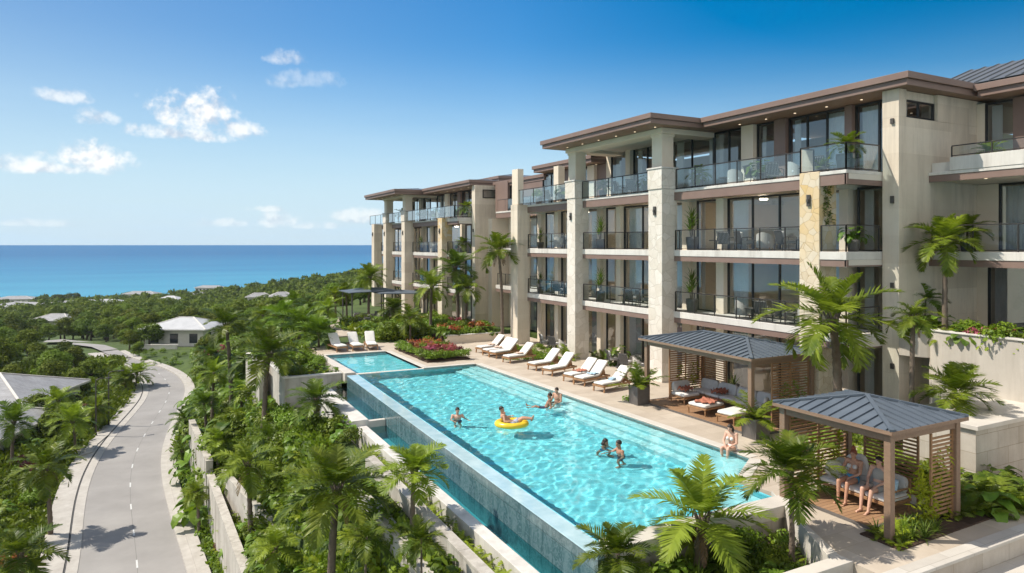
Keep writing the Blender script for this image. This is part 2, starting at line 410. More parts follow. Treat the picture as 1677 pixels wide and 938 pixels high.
# thin veil low over the sea
vl = nt.nodes.new('ShaderNodeMapping'); vl.inputs['Scale'].default_value = (.05, .5, 1); L(nt, cv.outputs[0], vl.inputs[0])
n3 = N(nt, 'ShaderNodeTexNoise', Scale=1.3, Detail=6, Roughness=.6); L(nt, vl.outputs[0], n3.inputs['Vector'])
ve = nt.nodes.new('ShaderNodeMapRange'); ve.interpolation_type = 'SMOOTHSTEP'; L(nt, el, ve.inputs[0]); ve.inputs[1].default_value = 17; ve.inputs[2].default_value = -1; ve.inputs[3].default_value = 0; ve.inputs[4].default_value = 1.0
veil = mth(nt, 'MULTIPLY', ve.outputs[0], ramp(nt, n3.outputs[0], [(.3, .86), (.7, 1)]))
of = nt.nodes.new('ShaderNodeVectorMath'); of.operation = 'ADD'; L(nt, cv.outputs[0], of.inputs[0]); of.inputs[1].default_value = (-.45,.75,0)
n5 = N(nt, 'ShaderNodeTexNoise', Scale=.62, Detail=10, Roughness=.54); L(nt, of.outputs[0], n5.inputs['Vector'])
lit_ = mth(nt, 'ADD', .5, mth(nt, 'MULTIPLY', mth(nt, 'SUBTRACT', n1.outputs[0], n5.outputs[0]), 2.6))
sh = ramp(nt, lit_, [(.18, (3.7,4.05,4.65)), (.5, (5.6,5.65,5.7)), (.7, (6.3,6.25,6.1))])
c0 = mixcol(nt, veil, hs.outputs[0], (3.45, 4.6, 5.55))
c1 = mixcol(nt, dens, c0, sh)
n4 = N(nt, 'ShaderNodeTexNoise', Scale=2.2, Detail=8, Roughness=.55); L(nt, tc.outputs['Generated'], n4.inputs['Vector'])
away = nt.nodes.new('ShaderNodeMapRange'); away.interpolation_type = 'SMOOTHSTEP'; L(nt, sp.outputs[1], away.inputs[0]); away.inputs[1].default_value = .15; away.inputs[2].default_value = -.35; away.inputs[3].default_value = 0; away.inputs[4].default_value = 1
c1 = mixcol(nt, mth(nt, 'MULTIPLY', away.outputs[0], ramp(nt, n4.outputs[0], [(.42, 0), (.60, 1)])), c1, (7.9, 7.5, 6.9))  # bright cloud cover added to the unseen sky behind the camera as warm fill
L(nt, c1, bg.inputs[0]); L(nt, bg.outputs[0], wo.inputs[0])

S.view_settings.view_transform = 'Standard'; S.view_settings.look = 'None'; S.view_settings.exposure = 0.76; S.view_settings.gamma = 1
S.view_settings.use_curve_mapping = False

# ------------------------------------------------------------------ terrain
def lerp(a, b, t): return a + (b-a)*t
def sstep(x, a, b):
    t = min(1, max(0, (x-a)/(b-a))); return t*t*(3-2*t)
def interp(x, xs, ys): return float(np.interp(x, xs, ys))
ROAD_Z = -9.2
# road edges measured on the photo at ROAD_Z
rl_px = [(112,1000),(131,938),(138.6,816),(155,762),(183.6,719),(216,683),(241,654),(247,636),(239,624),(229.5,609),(212,598),(189,586.5),(166,577)]
rr_px = [(322,1000),(308,938),(281,859),(267,801),(261,767),(263,738),(275,704),(292.6,669.6),(304,646.7),(305,632),(295.5,618),(275,605),(247,596),(215,586.5),(193,576)]
RLp = [at(u, v, ROAD_Z) for u, v in rl_px]; RRp = [at(u, v, ROAD_Z) for u, v in rr_px]
ys_r = [p[1] for p in RRp]; xs_r = [p[0] for p in RRp]
ys_l = [p[1] for p in RLp]; xs_l = [p[0] for p in RLp]
def xr(y): return interp(y, ys_r, xs_r)
def xl(y): return interp(y, ys_l, xs_l)
def base_z(x, y):
    z = ROAD_Z - .12 - .055*max(0, y-122)
    z += .165*max(0, x-25)*sstep(y, 90, 160)*(1 - .55*sstep(y, 250, 560))
    z += -.02*max(0, -x-12)
    z += (math.sin(x*.021+1.3)*math.cos(y*.017) + .6*math.sin(x*.05+y*.031))*1.6*sstep(y, 120, 220)
    return z
def tz(x, y):
    b = base_z(x, y)
    if y > 112: return b
    e = xr(min(y, 103)) + 1.05
    if x <= e: return b
    # near section: terraces under the pool
    pA = interp(x, [e, e+.7, 3.9, 4.8, 5.9, 6.28, 6.85, 6.95, 7.5, 7.8, 8.2, 8.6], [ROAD_Z-.05, -7.9, -6.55, -5.0, -2.1, -1.45, -1.4, -1.28, -1.2, -1.7, -2.6, -2.9])
    # far section: garden slope up to the terrace of the pool
    xp = interp(y, [30, 37, 46, 47.5, 60, 75, 90], [6.6, 6.3, 6.3, 11, 12.5, 17, 24])
    pB = interp(x, [e, e+.8, xp-.6, xp, xp+.6, xp+1.2], [ROAD_Z-.05, -8.7, -2.4 if y < 46.6 else -.5, -1.9 if y < 46.6 else -.06, -2.6 if y < 46.6 else -.06, -2.9 if y < 46.6 else -.06])
    z = lerp(pA, pB, sstep(y, 30, 38))
    if y > 76: z = lerp(z, max(b, min(z, b + max(0, x-4)*.35)), sstep(y, 76, 100))
    if y > 100: z = lerp(z, b, sstep(y, 100, 112))
    return z

xs = np.unique(np.concatenate([np.arange(-640,-40,14.), np.arange(-40,-8,2.), np.arange(-8,14,.35), np.arange(14,40,1.5), np.arange(40,640,14.)]))
ysv = np.unique(np.concatenate([np.arange(-30,8,3.), np.arange(8,118,.9), np.arange(118,730,8.)]))
V = [(x, y, tz(x, y)) for y in ysv for x in xs]
nx = len(xs); F = [(j*nx+i, j*nx+i+1, (j+1)*nx+i+1, (j+1)*nx+i) for j in range(len(ysv)-1) for i in range(nx-1)]
M['ground'] = surf('ground_cover', (.035,.060,.012), (.085,.125,.022), .35, .95, .6, 3.5, bump_d=.15)
ter = MB(); ter.v = V; ter.f = F; ter.m = [0]*len(F)
tag(ter.build('terrain', M['ground'], smooth=True), kind='structure')

# sea: one sheet to the horizon
m, nt, out = newmat('sea_water')
tc = nt.nodes.new('ShaderNodeTexCoord'); p = nt.nodes.new('ShaderNodeBsdfDiffuse'); gs_ = N(nt, 'ShaderNodeBsdfGlossy', Roughness=.25); mxs = nt.nodes.new('ShaderNodeMixShader'); mxs.inputs[0].default_value = .22
sx = nt.nodes.new('ShaderNodeSeparateXYZ'); L(nt, tc.outputs['Object'], sx.inputs[0])
n1 = N(nt, 'ShaderNodeTexNoise', Scale=.006, Detail=6); mp = nt.nodes.new('ShaderNodeMapping'); mp.inputs['Scale'].default_value = (.35, 1.2, 1); mp.inputs['Rotation'].default_value = (0,0,YAW)
L(nt, tc.outputs['Object'], mp.inputs[0]); L(nt, mp.outputs[0], n1.inputs['Vector'])
fs = nt.nodes.new('ShaderNodeMapRange'); L(nt, mth(nt, 'ADD', sx.outputs[1], mth(nt, 'MULTIPLY', n1.outputs[0], 500)), fs.inputs[0]); fs.inputs[1].default_value = 820; fs.inputs[2].default_value = 3800
shal = ramp(nt, fs.outputs[0], [(0, (.055,.30,.43)), (.3, (.025,.19,.35)), (1, (.008,.11,.265))])
L(nt, mixcol(nt, ramp(nt, n1.outputs[0], [(.35, 0), (.7, .35)]), shal, (.014,.14,.30)), p.inputs['Color'])
n2 = N(nt, 'ShaderNodeTexNoise', Scale=.12, Detail=8, Roughness=.65); L(nt, mp.outputs[0], n2.inputs['Vector'])
bm = N(nt, 'ShaderNodeBump', Strength=.6, Distance=2.0); L(nt, n2.outputs[0], bm.inputs['Height']); L(nt, bm.outputs[0], p.inputs['Normal']); L(nt, bm.outputs[0], gs_.inputs['Normal'])
L(nt, p.outputs[0], mxs.inputs[1]); L(nt, gs_.outputs[0], mxs.inputs[2]); L(nt, mxs.outputs[0], out.inputs[0])
sea = MB(); RR = 180000.
n = 48
sea.add([(RR*math.cos(2*math.pi*i/n), RR*math.sin(2*math.pi*i/n), -38) for i in range(n)], [tuple(range(n))])
tag(sea.build('sea', m), kind='structure')
bs = MB()   # pale surf line along the shore
shore = [(x, 655 + 26*math.sin(x*.012) + 9*math.sin(x*.05)) for x in range(-520, 420, 8)]
for (a, b) in zip(shore, shore[1:]):
    bs.add([(a[0],a[1]-9,-37.9),(b[0],b[1]-9,-37.9),(b[0],b[1]+7,-37.9),(a[0],a[1]+7,-37.9)], [(0,1,2,3)])
tag(bs.build('surf_foam', surf('foam', (.45,.60,.66), (.70,.76,.78), .05, .7, .1, 2)), 'pale line of breaking surf along the shore below the trees', 'surf', kind='stuff')

# ------------------------------------------------------------------ road with kerbs, gutter, walk, markings
def resample(pts, n):
    P = np.array(pts); d = np.r_[0, np.cumsum(np.linalg.norm(np.diff(P, axis=0), axis=1))]
    t = np.linspace(0, d[-1], n)
    out = np.c_[np.interp(t, d, P[:,0]), np.interp(t, d, P[:,1])]
    for _ in range(10):
        out[1:-1] = .25*out[:-2] + .5*out[1:-1] + .25*out[2:]
    return out
near_l = [(xl(37)-.4, 14), (xl(37)-.1, 28)]; near_r = [(xr(34)+.5, 12), (xr(34)+.3, 26)]
LE = resample(near_l + RLp, 70); RE = resample(near_r + RRp, 70)
def strip(name, A, B, z, mat, zb=None, **kw):
    mb = MB(); n = len(A)
    vs = [(a[0],a[1],z) for a in A] + [(b[0],b[1],z) for b in B]
    fs = [(i, i+n, i+n+1, i+1) for i in range(n-1)]
    if zb is not None:
        vs += [(a[0],a[1],zb) for a in A] + [(b[0],b[1],zb) for b in B]
        fs += [(i, i+1, i+1+2*n, i+2*n) for i in range(n-1)] + [(i+n, i+3*n, i+3*n+1, i+n+1) for i in range(n-1)]
        fs += [(0, 2*n, 3*n, n), (n-1, 2*n-1, 4*n-1, 3*n-1)]
    mb.add(vs, fs)
    o = mb.build(name, mat, **kw)
    bmod = o.data
    return o
def offset(A, d):
    T = np.gradient(A, axis=0); T /= np.linalg.norm(T, axis=1)[:,None]
    return A + np.c_[T[:,1], -T[:,0]]*d       # to the right of travel
tag(strip('road', LE, RE, ROAD_Z, M['road'], ROAD_Z-.3), kind='structure')
# junction spur towards the left clearing and the far drive
sp_l = [at(189,586.5,ROAD_Z), at(166,577,ROAD_Z), at(150,571,ROAD_Z-.4), at(118,566,ROAD_Z-1)]
sp_r = [at(215,586.5,ROAD_Z), at(193,574,ROAD_Z), at(172,566,ROAD_Z-.4), at(120,557,ROAD_Z-1)]
jm = MB()
for i in range(3):
    a, b, c, d = sp_l[i], sp_l[i+1], sp_r[i+1], sp_r[i]
    zz = [max(tz(*q)+.25, ROAD_Z-.02-.02*i) if i < 1 else tz(*q)+.35 for q in (a,b,c,d)]
    jm.add([(q[0],q[1],w) for q,w in zip((a,b,c,d), zz)], [(0,1,2,3)])
tag(jm.build('side_road', M['road']), kind='structure')
pk = [at(u, v, -11) for u, v in [(70,561),(118,566),(152,571),(112,553),(104,545),(76,549)]]
pm = MB(); pm.add([(q[0],q[1],tz(*q)+.5) for q in pk], [tuple(range(len(pk)))])
tag(pm.build('parking_pavement', M['road']), kind='structure')
tag(strip('kerb', offset(LE,-.52), offset(LE,0), ROAD_Z+.025, M['kerb'], ROAD_Z-.3), kind='structure')
tag(strip('gutter_drain', offset(LE,-.62), offset(LE,-.524), ROAD_Z+.02, M['drain'], ROAD_Z-.3), kind='structure')
tag(strip('sidewalk', offset(LE,-1.75), offset(LE,-.624), ROAD_Z+.06, M['kerb'], ROAD_Z-.4), kind='structure')
tag(strip('kerb', offset(RE,0), offset(RE,.42), ROAD_Z+.12, M['kerb'], ROAD_Z-.3), kind='structure')
tag(strip('sidewalk', offset(RE,.424), offset(RE,.98), ROAD_Z+.16, M['kerb'], ROAD_Z-.4), kind='structure')
CE = .5*(LE+RE) ; CE = offset(CE, .25)
acc = 0; mk = MB(); dd = 0
dist = np.r_[0, np.cumsum(np.linalg.norm(np.diff(CE, axis=0), axis=1))]
cA, cB = offset(CE, -.04), offset(CE, .04)
t = 21.5
while t < dist[-1]-12:
    q = []
    for tt in (t, t+1.0):
        q.append(((np.interp(tt,dist,cA[:,0]), np.interp(tt,dist,cA[:,1])), (np.interp(tt,dist,cB[:,0]), np.interp(tt,dist,cB[:,1]))))
    mk.add([(*q[0][0],ROAD_Z+.005),(*q[0][1],ROAD_Z+.005),(*q[1][1],ROAD_Z+.005),(*q[1][0],ROAD_Z+.005)], [(0,1,2,3)])
    t += 4.4
tag(mk.build('road_marking', M['paint']), kind='structure')
sm = MB()   # faint seam of the paving joint along the centre
tag(strip('paving_seam', offset(CE,-.012), offset(CE,.012), ROAD_Z+.0025, surf('seam', (.16,.15,.14),(.2,.19,.18),3,.9,0)), kind='structure')

# spur of pavement to the left house and green verge
vp = [at(u,v,ROAD_Z) for u,v in [(122,752),(152,742),(160,729),(176,715),(148,722),(118,737)]]
vm = MB(); vm.prism(vp, ROAD_Z-.3, ROAD_Z+.13); tag(vm.build('driveway', M['kerb']), kind='structure')

# ------------------------------------------------------------------ pool terrace
POOL = [(9.2,13.1),(15.0,13.1),(15.0,14.6),(17.0,15.9),(16.62,35.8),(13.5,35.9),(9.85,36.0)]
UP = [(9.82,36.34),(13.5,36.22),(13.5,42.75),(9.7,42.9)]
WZ = -.06
deck = MB()
deck.prism([(17.0,15.9),(16.62,35.8),(13.5,35.9),(13.5,42.75),(9.7,42.9),(9.25,42.9),(9.25,46.8),(14.3,47.2),(14.3,43.4),(17.0,43.4),(17.0,37.45),(14.3,37.45),(14.3,47.2),(25.5,47.2),(25.5,14.0),(32,14.0),(32,8.8),(14.72,8.8),(14.5,8.8),(13.5,9.95),(15.35,13.4),(15.0,14.6)][:6] + [(9.25,42.9),(9.25,47.0),(25.0,47.0),(25.0,8.8),(13.36,8.8),(13.36,9.97),(15.2,13.45),(15.0,14.6)], -.30, 0)
tag(deck.build('pool_deck', M['deck']), kind='structure')
cop = MB()
def coping(p, q, w, z0=-.34, z1=.022):
    p, q = Vector((*p,0)), Vector((*q,0)); d = (q-p).normalized(); nrm = Vector((d.y,-d.x,0))
    a, b, c, e = p, q, q+nrm*w, p+nrm*w
    cop.prism([(a.x,a.y),(b.x,b.y),(c.x,c.y),(e.x,e.y)], z0, z1)
coping((16.62,35.8),(17.0,15.9),-.38); coping((13.5,35.9),(16.62,35.8),-.36); coping((13.5,42.75),(13.5,36.2),-.36); coping((9.7,42.9),(13.5,42.75),-.36)
coping((17.0,15.9),(15.0,14.6),-.38)
cop.prism([(9.26,36.35),(9.82,36.34),(9.7,42.9),(9.25,42.9)], -.5, .022)
cop.prism([(8.88,12.5),(15.2,12.5),(15.2,13.1),(9.2,13.1)], -.26, .05)
tag(cop.build('pool_coping', M['coping'], bevel=.012), kind='structure')
endw = MB().box(8.95,15.15,12.58,13.02,-2.2,-.262); tag(endw.build('pool_end_wall', M['terrace']), 'pale rendered wall under the near end coping of the pool, behind the palm bed', 'wall')

M['pooltile'] = surf('pool_tile', (.15,.57,.655), (.21,.655,.725), 1.6, .5, .05, 30, brick=(.3,.3,.006,(.9,.95,.96),'xy'))
M['steptile'] = surf('step_tile', (.36,.70,.745), (.45,.77,.80), 1.6, .5, .05, 30, brick=(.3,.3,.006,(.9,.95,.96),'xy'))
M['poolwall'] = surf('pool_wall_tile', (.14,.52,.60), (.20,.60,.67), 1.6, .5, .05, 30)
pool = MB()
DP = -1.38
n = len(POOL)
pool.add([(x,y,DP) for x,y in POOL], [tuple(range(n))], 0)
for i in range(n):
    a, b = POOL[i], POOL[(i+1)%n]
    pool.add([(*a,DP),(*b,DP),(*b,-.03),(*a,-.03)], [(0,1,2,3)], 1)
pool.add([(x,y,-.75) for x,y in UP], [(0,1,2,3)], 0)
for i in range(4):
    a, b = UP[i], UP[(i+1)%4]
    pool.add([(*a,-.75),(*b,-.75),(*b,-.03),(*a,-.03)], [(0,1,2,3)], 1)
# broad steps along the deck side and a shelf in the near corner
for k, (w, z) in enumerate(((.5,-.32),(.95,-.60),(1.4,-.88))):
    pool.prism([(16.98-w,16.1),(16.96,16.1),(16.60,35.6),(16.60-w,35.6)], DP+.01, z, 2)
pool.prism([(15.02,14.7),(16.95,15.95),(16.0,17.4),(14.2,16.0),(14.2,14.7)], DP+.012, -.30, 2)
pool.prism([(13.4,13.12),(14.98,13.12),(14.98,14.72),(13.4,14.72)], DP+.014, -.45, 2)
tag(pool.build('pool_basin', [M['pooltile'], M['poolwall'], M['steptile']]), kind='structure')

# divider between the two pools: a thin stone lip
dv = MB().prism([(9.84,36.0),(13.52,35.9),(13.52,36.2),(9.82,36.33)], -1.5, -.028)
tag(dv.build('pool_divider', M['coping']), kind='structure')

# overflow edge and its tall tiled wall
m, nt, out = newmat('weir_tile')
tc = nt.nodes.new('ShaderNodeTexCoord'); p = N(nt, 'ShaderNodeBsdfPrincipled', Roughness=.22); p.inputs['Coat Weight'].default_value = .3; p.inputs['Coat Roughness'].default_value = .05
mp = nt.nodes.new('ShaderNodeMapping'); mp.inputs['Scale'].default_value = (2.5,2.5,.35); L(nt, tc.outputs['Object'], mp.inputs[0])
n1 = N(nt, 'ShaderNodeTexNoise', Scale=1.1, Detail=9, Roughness=.75, Distortion=.6); L(nt, mp.outputs[0], n1.inputs['Vector'])
n2 = N(nt, 'ShaderNodeTexNoise', Scale=4, Detail=7, Distortion=1.5); L(nt, tc.outputs['Object'], n2.inputs['Vector'])
col = ramp(nt, n1.outputs[0], [(.3,(.028,.075,.085)),(.5,(.065,.135,.145)),(.72,(.16,.25,.26))])
col = mixcol(nt, ramp(nt, n2.outputs[0], [(.42,0),(.5,.5),(.56,0)]), col, (.19,.27,.29))
sx = nt.nodes.new('ShaderNodeSeparateXYZ'); L(nt, tc.outputs['Object'], sx.inputs[0])
cb = nt.nodes.new('ShaderNodeCombineXYZ'); L(nt, sx.outputs[1], cb.inputs[0]); L(nt, sx.outputs[2], cb.inputs[1])
b = nt.nodes.new('ShaderNodeTexBrick'); L(nt, cb.outputs[0], b.inputs['Vector']); b.offset = 0
for k_, v_ in (('Scale',1),('Brick Width',1.2),('Row Height',.62),('Mortar Size',.008)): b.inputs[k_].default_value = v_
b.inputs['Color1'].default_value = (1,1,1,1); b.inputs['Color2'].default_value = (.82,.84,.86,1); b.inputs['Mortar'].default_value = (.40,.45,.46,1)
L(nt, mixcol(nt, 1, col, b.outputs[0], 'MULTIPLY'), p.inputs['Base Color'])
bm = N(nt, 'ShaderNodeBump', Strength=.25, Distance=.02); L(nt, n1.outputs[0], bm.inputs['Height']); L(nt, bm.outputs[0], p.inputs['Normal'])
L(nt, p.outputs[0], out.inputs[0]); M['weir'] = m
m, nt, out = newmat('weir_top')
tc = nt.nodes.new('ShaderNodeTexCoord'); p = N(nt, 'ShaderNodeBsdfPrincipled', Roughness=.16); p.inputs['Coat Weight'].default_value = .7; p.inputs['Coat Roughness'].default_value = .08
n1 = N(nt, 'ShaderNodeTexNoise', Scale=2.2, Detail=7); L(nt, tc.outputs['Object'], n1.inputs['Vector'])
L(nt, ramp(nt, n1.outputs[0], [(.35,(.36,.53,.57)),(.7,(.50,.66,.69))]), p.inputs['Base Color'])
n2 = N(nt, 'ShaderNodeTexNoise', Scale=9, Detail=3); L(nt, tc.outputs['Object'], n2.inputs['Vector'])
bm = N(nt, 'ShaderNodeBump', Strength=.15, Distance=.02); L(nt, n2.outputs[0], bm.inputs['Height']); L(nt, bm.outputs[0], p.inputs['Normal'])
L(nt, p.outputs[0], out.inputs[0]); M['weir_top'] = m
we = thing('overflow_wall', 'long infinity edge wall of streaked grey green tile along the left side of the pool', 'pool wall', (8.95,24,-1.6))
MB().prism([(8.70,12.42),(8.875,12.42),(9.19,13.1),(9.84,36.0),(9.28,36.0)], -1.9, -.075).build('wall', M['weir'], we, world=True)
MB().prism([(8.672,12.40),(8.874,12.40),(9.20,13.108),(9.848,36.0),(9.265,36.0)], -.072, -.045).build('edge', M['weir_top'], we, world=True, bevel=.008)

# catch channel below the edge
ch = MB()
ch.prism([(8.0,11.5),(8.75,11.5),(9.27,36.3),(8.15,36.3)], -1.75, -1.45, 0)
M['channeltile'] = surf('channel_tile', (.10,.27,.30), (.16,.36,.39), 1.6, .5, .05, 30)
tag(ch.build('channel_bed', M['channeltile']), kind='structure')
WATERS = []
cw = thing('catch_channel_wall', 'white topped outer wall of the overflow channel, stepped up at its far end', 'wall', (7.9,25,-1.7))
MB().prism([(7.72,11.0),(8.10,11.0),(8.24,28.8),(7.86,28.8)], -2.6, -.86).build('low_wall', M['slab_white'], cw, world=True, bevel=.01)
MB().prism([(7.62,28.8),(8.34,28.8),(8.46,37.0),(7.74,37.0)], -3.4, -.62).build('high_wall', M['slab_white'], cw, world=True, bevel=.01)
MB().prism([(8.34,28.80),(9.09,28.80),(9.10,29.05),(8.34,29.05)], -1.7, -.70).build('channel_step', M['coping'], cw, world=True, bevel=.01)

# ------------------------------------------------------------------ terrace retaining walls
def wall_line(name, label, pts, w, ztop, zbot, mat=None, seg=2.2):
    """wall along pts (x,y of its outer left face), thickness w to the right, cap cut in slabs"""
    t = thing(name, label, 'retaining wall', (*pts[0], zbot))
    P = [Vector((*p,0)) for p in pts]
    A = np.array(pts, float); 
    T = np.gradient(A, axis=0); T /= np.linalg.norm(T, axis=1)[:,None]
    B = A + np.c_[T[:,1], -T[:,0]]*w
    zt = ztop if hasattr(ztop,'__len__') else [ztop]*len(pts)
    b = MB(); n = len(A)
    vs = [(a[0],a[1],zbot) for a in A]+[(q[0],q[1],zbot) for q in B]+[(a[0],a[1],z) for a,z in zip(A,zt)]+[(q[0],q[1],z) for q,z in zip(B,zt)]
    fs = []
    for i in range(n-1):
        fs += [(i,i+1,i+1+2*n,i+2*n),(i+n,i+3*n,i+1+3*n,i+1+n),(i+2*n,i+1+2*n,i+1+3*n,i+3*n)]
    fs += [(0,2*n,3*n,n),(n-1,2*n-1,4*n-1,3*n-1)]
    b.add(vs, fs); b.build('wall', mat or M['terrace'], t, world=True)
    c = MB(); A2 = A - np.c_[T[:,1], -T[:,0]]*.02; B2 = B + np.c_[T[:,1], -T[:,0]]*.02
    for i in range(n-1):
        g = .004
        p0, p1, q0, q1 = A2[i]+(A2[i+1]-A2[i])*g, A2[i+1]-(A2[i+1]-A2[i])*g, B2[i]+(B2[i+1]-B2[i])*g, B2[i+1]-(B2[i+1]-B2[i])*g
        c.add([(*p0,zt[i]+.002),(*p1,zt[i+1]+.002),(*q1,zt[i+1]+.002),(*q0,zt[i]+.002),(*p0,zt[i]+.06),(*p1,zt[i+1]+.06),(*q1,zt[i+1]+.06),(*q0,zt[i]+.06)],
              [(3,2,1,0),(4,5,6,7),(0,1,5,4),(1,2,6,5),(2,3,7,6),(3,0,4,7)])
    c.build('coping', M['terrace'], t, world=True)
    return t
def lin(a, b, n): return [(lerp(a[0],b[0],i/(n-1)), lerp(a[1],b[1],i/(n-1))) for i in range(n)]
wall_line('terrace_wall', 'upper terrace wall between two fern strips, just below the overflow channel', lin((6.78,10.5),(6.98,24.5),9), .27, -.85, -2.3)
wall_line('terrace_wall', 'middle terrace wall downhill of the upper fern strip, behind the tall slope palm', lin((5.95,10.5),(6.12,22.5),8), .32, -1.32, -4.2)
wall_line('terrace_wall', 'curved grey terrace wall standing in the dense shrubs of the slope', [(4.75,27.5),(4.72,29.2),(4.6,31),(4.35,33.2),(4.02,36),(3.75,39.5),(3.65,41)], .26, [-4.9,-4.95,-5.0,-5.1,-5.3,-5.5,-5.6], -8)
wall_line('roadside_wall', 'long pale wall with a stepped top beside the planting strip of the road', lin((3.50,22),(3.02,42.6),9), .36, -6.25, -8.8)
wall_line('roadside_wall', 'taller far length of the pale roadside wall, higher than the wall before it', lin((2.98,42.8),(2.62,53.5),5), .36, -5.55, -9.2)
wall_line('garden_wall', 'short weathered grey wall among the shrubs left of the overflow channel', lin((6.35,26.5),(6.3,33),4), .22, -2.2, -4.5)

# raised planter box left of the upper pool
pb = thing('planter_box', 'large raised planter box with pale walls left of the upper pool', 'planter', (7.9,41,-3))
bx = MB()
bx.box(6.28,9.22,36.9,37.14,-3.6,-.10); bx.box(6.28,6.52,37.142,43.5,-3.6,-.10); bx.box(6.53,9.0,37.15,46.5,-3.0,-.45, 1); bx.box(5.6,5.86,41.0,47.0,-4.2,-.10); bx.box(5.862,6.278,43.2,43.5,-4.2,-.10)
bx.build('wall', [M['terrace'], M['soil']], pb, world=True, bevel=.012)
MB().box(6.24,9.24,36.86,37.17,-.098,-.02).box(6.24,6.55,37.172,43.5,-.098,-.02).box(5.57,5.89,40.97,47.0,-.098,-.02).build('coping', M['slab_white'], pb, world=True, bevel=.01)

# near planting bed between the pool end wall and the walk
bedm = MB().prism([(6.9,6.5),(13.2,6.5),(13.2,9.9),(15.05,13.3),(15.05,12.56),(8.95,12.56),(8.6,11),(6.9,11)], -1.5, -.55)
bedm = MB().prism([(6.9,6.0),(13.05,6.0),(13.05,10.0),(14.6,12.5),(7.6,12.5)], -2.2, -.62)
tag(bedm.build('planting_bed', M['soil']), kind='structure')
kb = thing('bed_kerb', 'stone kerb round the near palm bed at the edge of the pale walk', 'kerb', (13.2,10,-.6))
MB().prism([(13.05,9.97),(13.355,9.97),(15.19,13.45),(14.98,13.1),(14.62,12.5)], -1.2, .045).build('kerb_side', M['coping'], kb, world=True, bevel=.012)
MB().box(10.5,13.355,9.62,9.965,-1.2,.045).build('kerb_front', M['coping'], kb, world=True, bevel=.012)
# lower walk in front of the step at the bottom right
lw = MB().box(8,40,2,8.79,-1.0,-.50); tag(lw.build('lower_walk', M['paving_grey']), kind='structure')
up = MB().box(25.002,40,8.80,14.4,-.3,0); tag(up.build('side_paving', M['deck']), kind='structure')
stp = MB().box(13.2,40,8.74,8.80,-.6,-.062); tag(stp.build('step_face', M['block']), kind='structure')
tag(MB().box(13.2,40,8.66,9.05,-.06,.012).build('step_edge', M['paving_grey'], bevel=.012), kind='structure')

# ------------------------------------------------------------------ water
def watermat(name, tint, bump, scale, dist):
    m, nt, out = newmat(name)
    tc = nt.nodes.new('ShaderNodeTexCoord')
    n0 = N(nt, 'ShaderNodeTexNoise', Scale=scale*.35, Detail=2); L(nt, tc.outputs['Object'], n0.inputs['Vector'])
    n1 = N(nt, 'ShaderNodeTexNoise', Scale=scale, Detail=3, Distortion=1.0); L(nt, tc.outputs['Object'], n1.inputs['Vector'])
    h = mth(nt, 'ADD', mth(nt, 'MULTIPLY', n0.outputs[0], 1.6), n1.outputs[0])
    bm = N(nt, 'ShaderNodeBump', Strength=bump, Distance=dist); L(nt, h, bm.inputs['Height'])
    tr = nt.nodes.new('ShaderNodeBsdfTransparent'); tr.inputs[0].default_value = rgb(tint)
    gl = nt.nodes.new('ShaderNodeBsdfGlossy'); gl.inputs['Roughness'].default_value = .02; gl.inputs[0].default_value = (1,1,1,1); L(nt, bm.outputs[0], gl.inputs['Normal'])
    fr = N(nt, 'ShaderNodeFresnel', IOR=1.33); L(nt, bm.outputs[0], fr.inputs['Normal'])
    mx = nt.nodes.new('ShaderNodeMixShader'); L(nt, fr.outputs[0], mx.inputs[0]); L(nt, tr.outputs[0], mx.inputs[1]); L(nt, gl.outputs[0], mx.inputs[2])
    L(nt, mx.outputs[0], out.inputs[0]); return m
m, nt, out = newmat('pool_water')
g_ = nt.nodes.new('ShaderNodeBsdfGlass'); g_.inputs['IOR'].default_value = 1.33; g_.inputs['Roughness'].default_value = 0; g_.inputs[0].default_value = (.90,.985,.99,1)
L(nt, g_.outputs[0], out.inputs[0]); M['water'] = m
M['water_still'] = watermat('channel_water', (.45,.84,.88), .25, 3, .02)
def pool_right(y): return float(np.interp(y, [13.1,14.6,14.601,15.9,35.8,35.801,36.0], [15.0,15.0,15.0,17.0,16.62,16.6,13.5]))
gw = np.random.default_rng(3)
waves = [(gw.uniform(0,6.283), 2*math.pi/l, gw.uniform(0,6.283), l) for l in (1.4,1.1,.9,.74,.62,.54,.47,.41,.36,.32,.28,.25,.5,.38) for _ in (0,1)]
def wave_z(x, y):
    z = 0; wx = x+.10*np.sin(1.7*y+.6)+.06*np.sin(3.1*y+x); wy = y+.10*np.sin(1.9*x+1.1)+.06*np.sin(2.7*x-y)
    for th, k, ph, l in waves: z = z+.0021*l**1.2*np.sin(k*(wx*math.cos(th)+wy*math.sin(th))+ph)
    return z
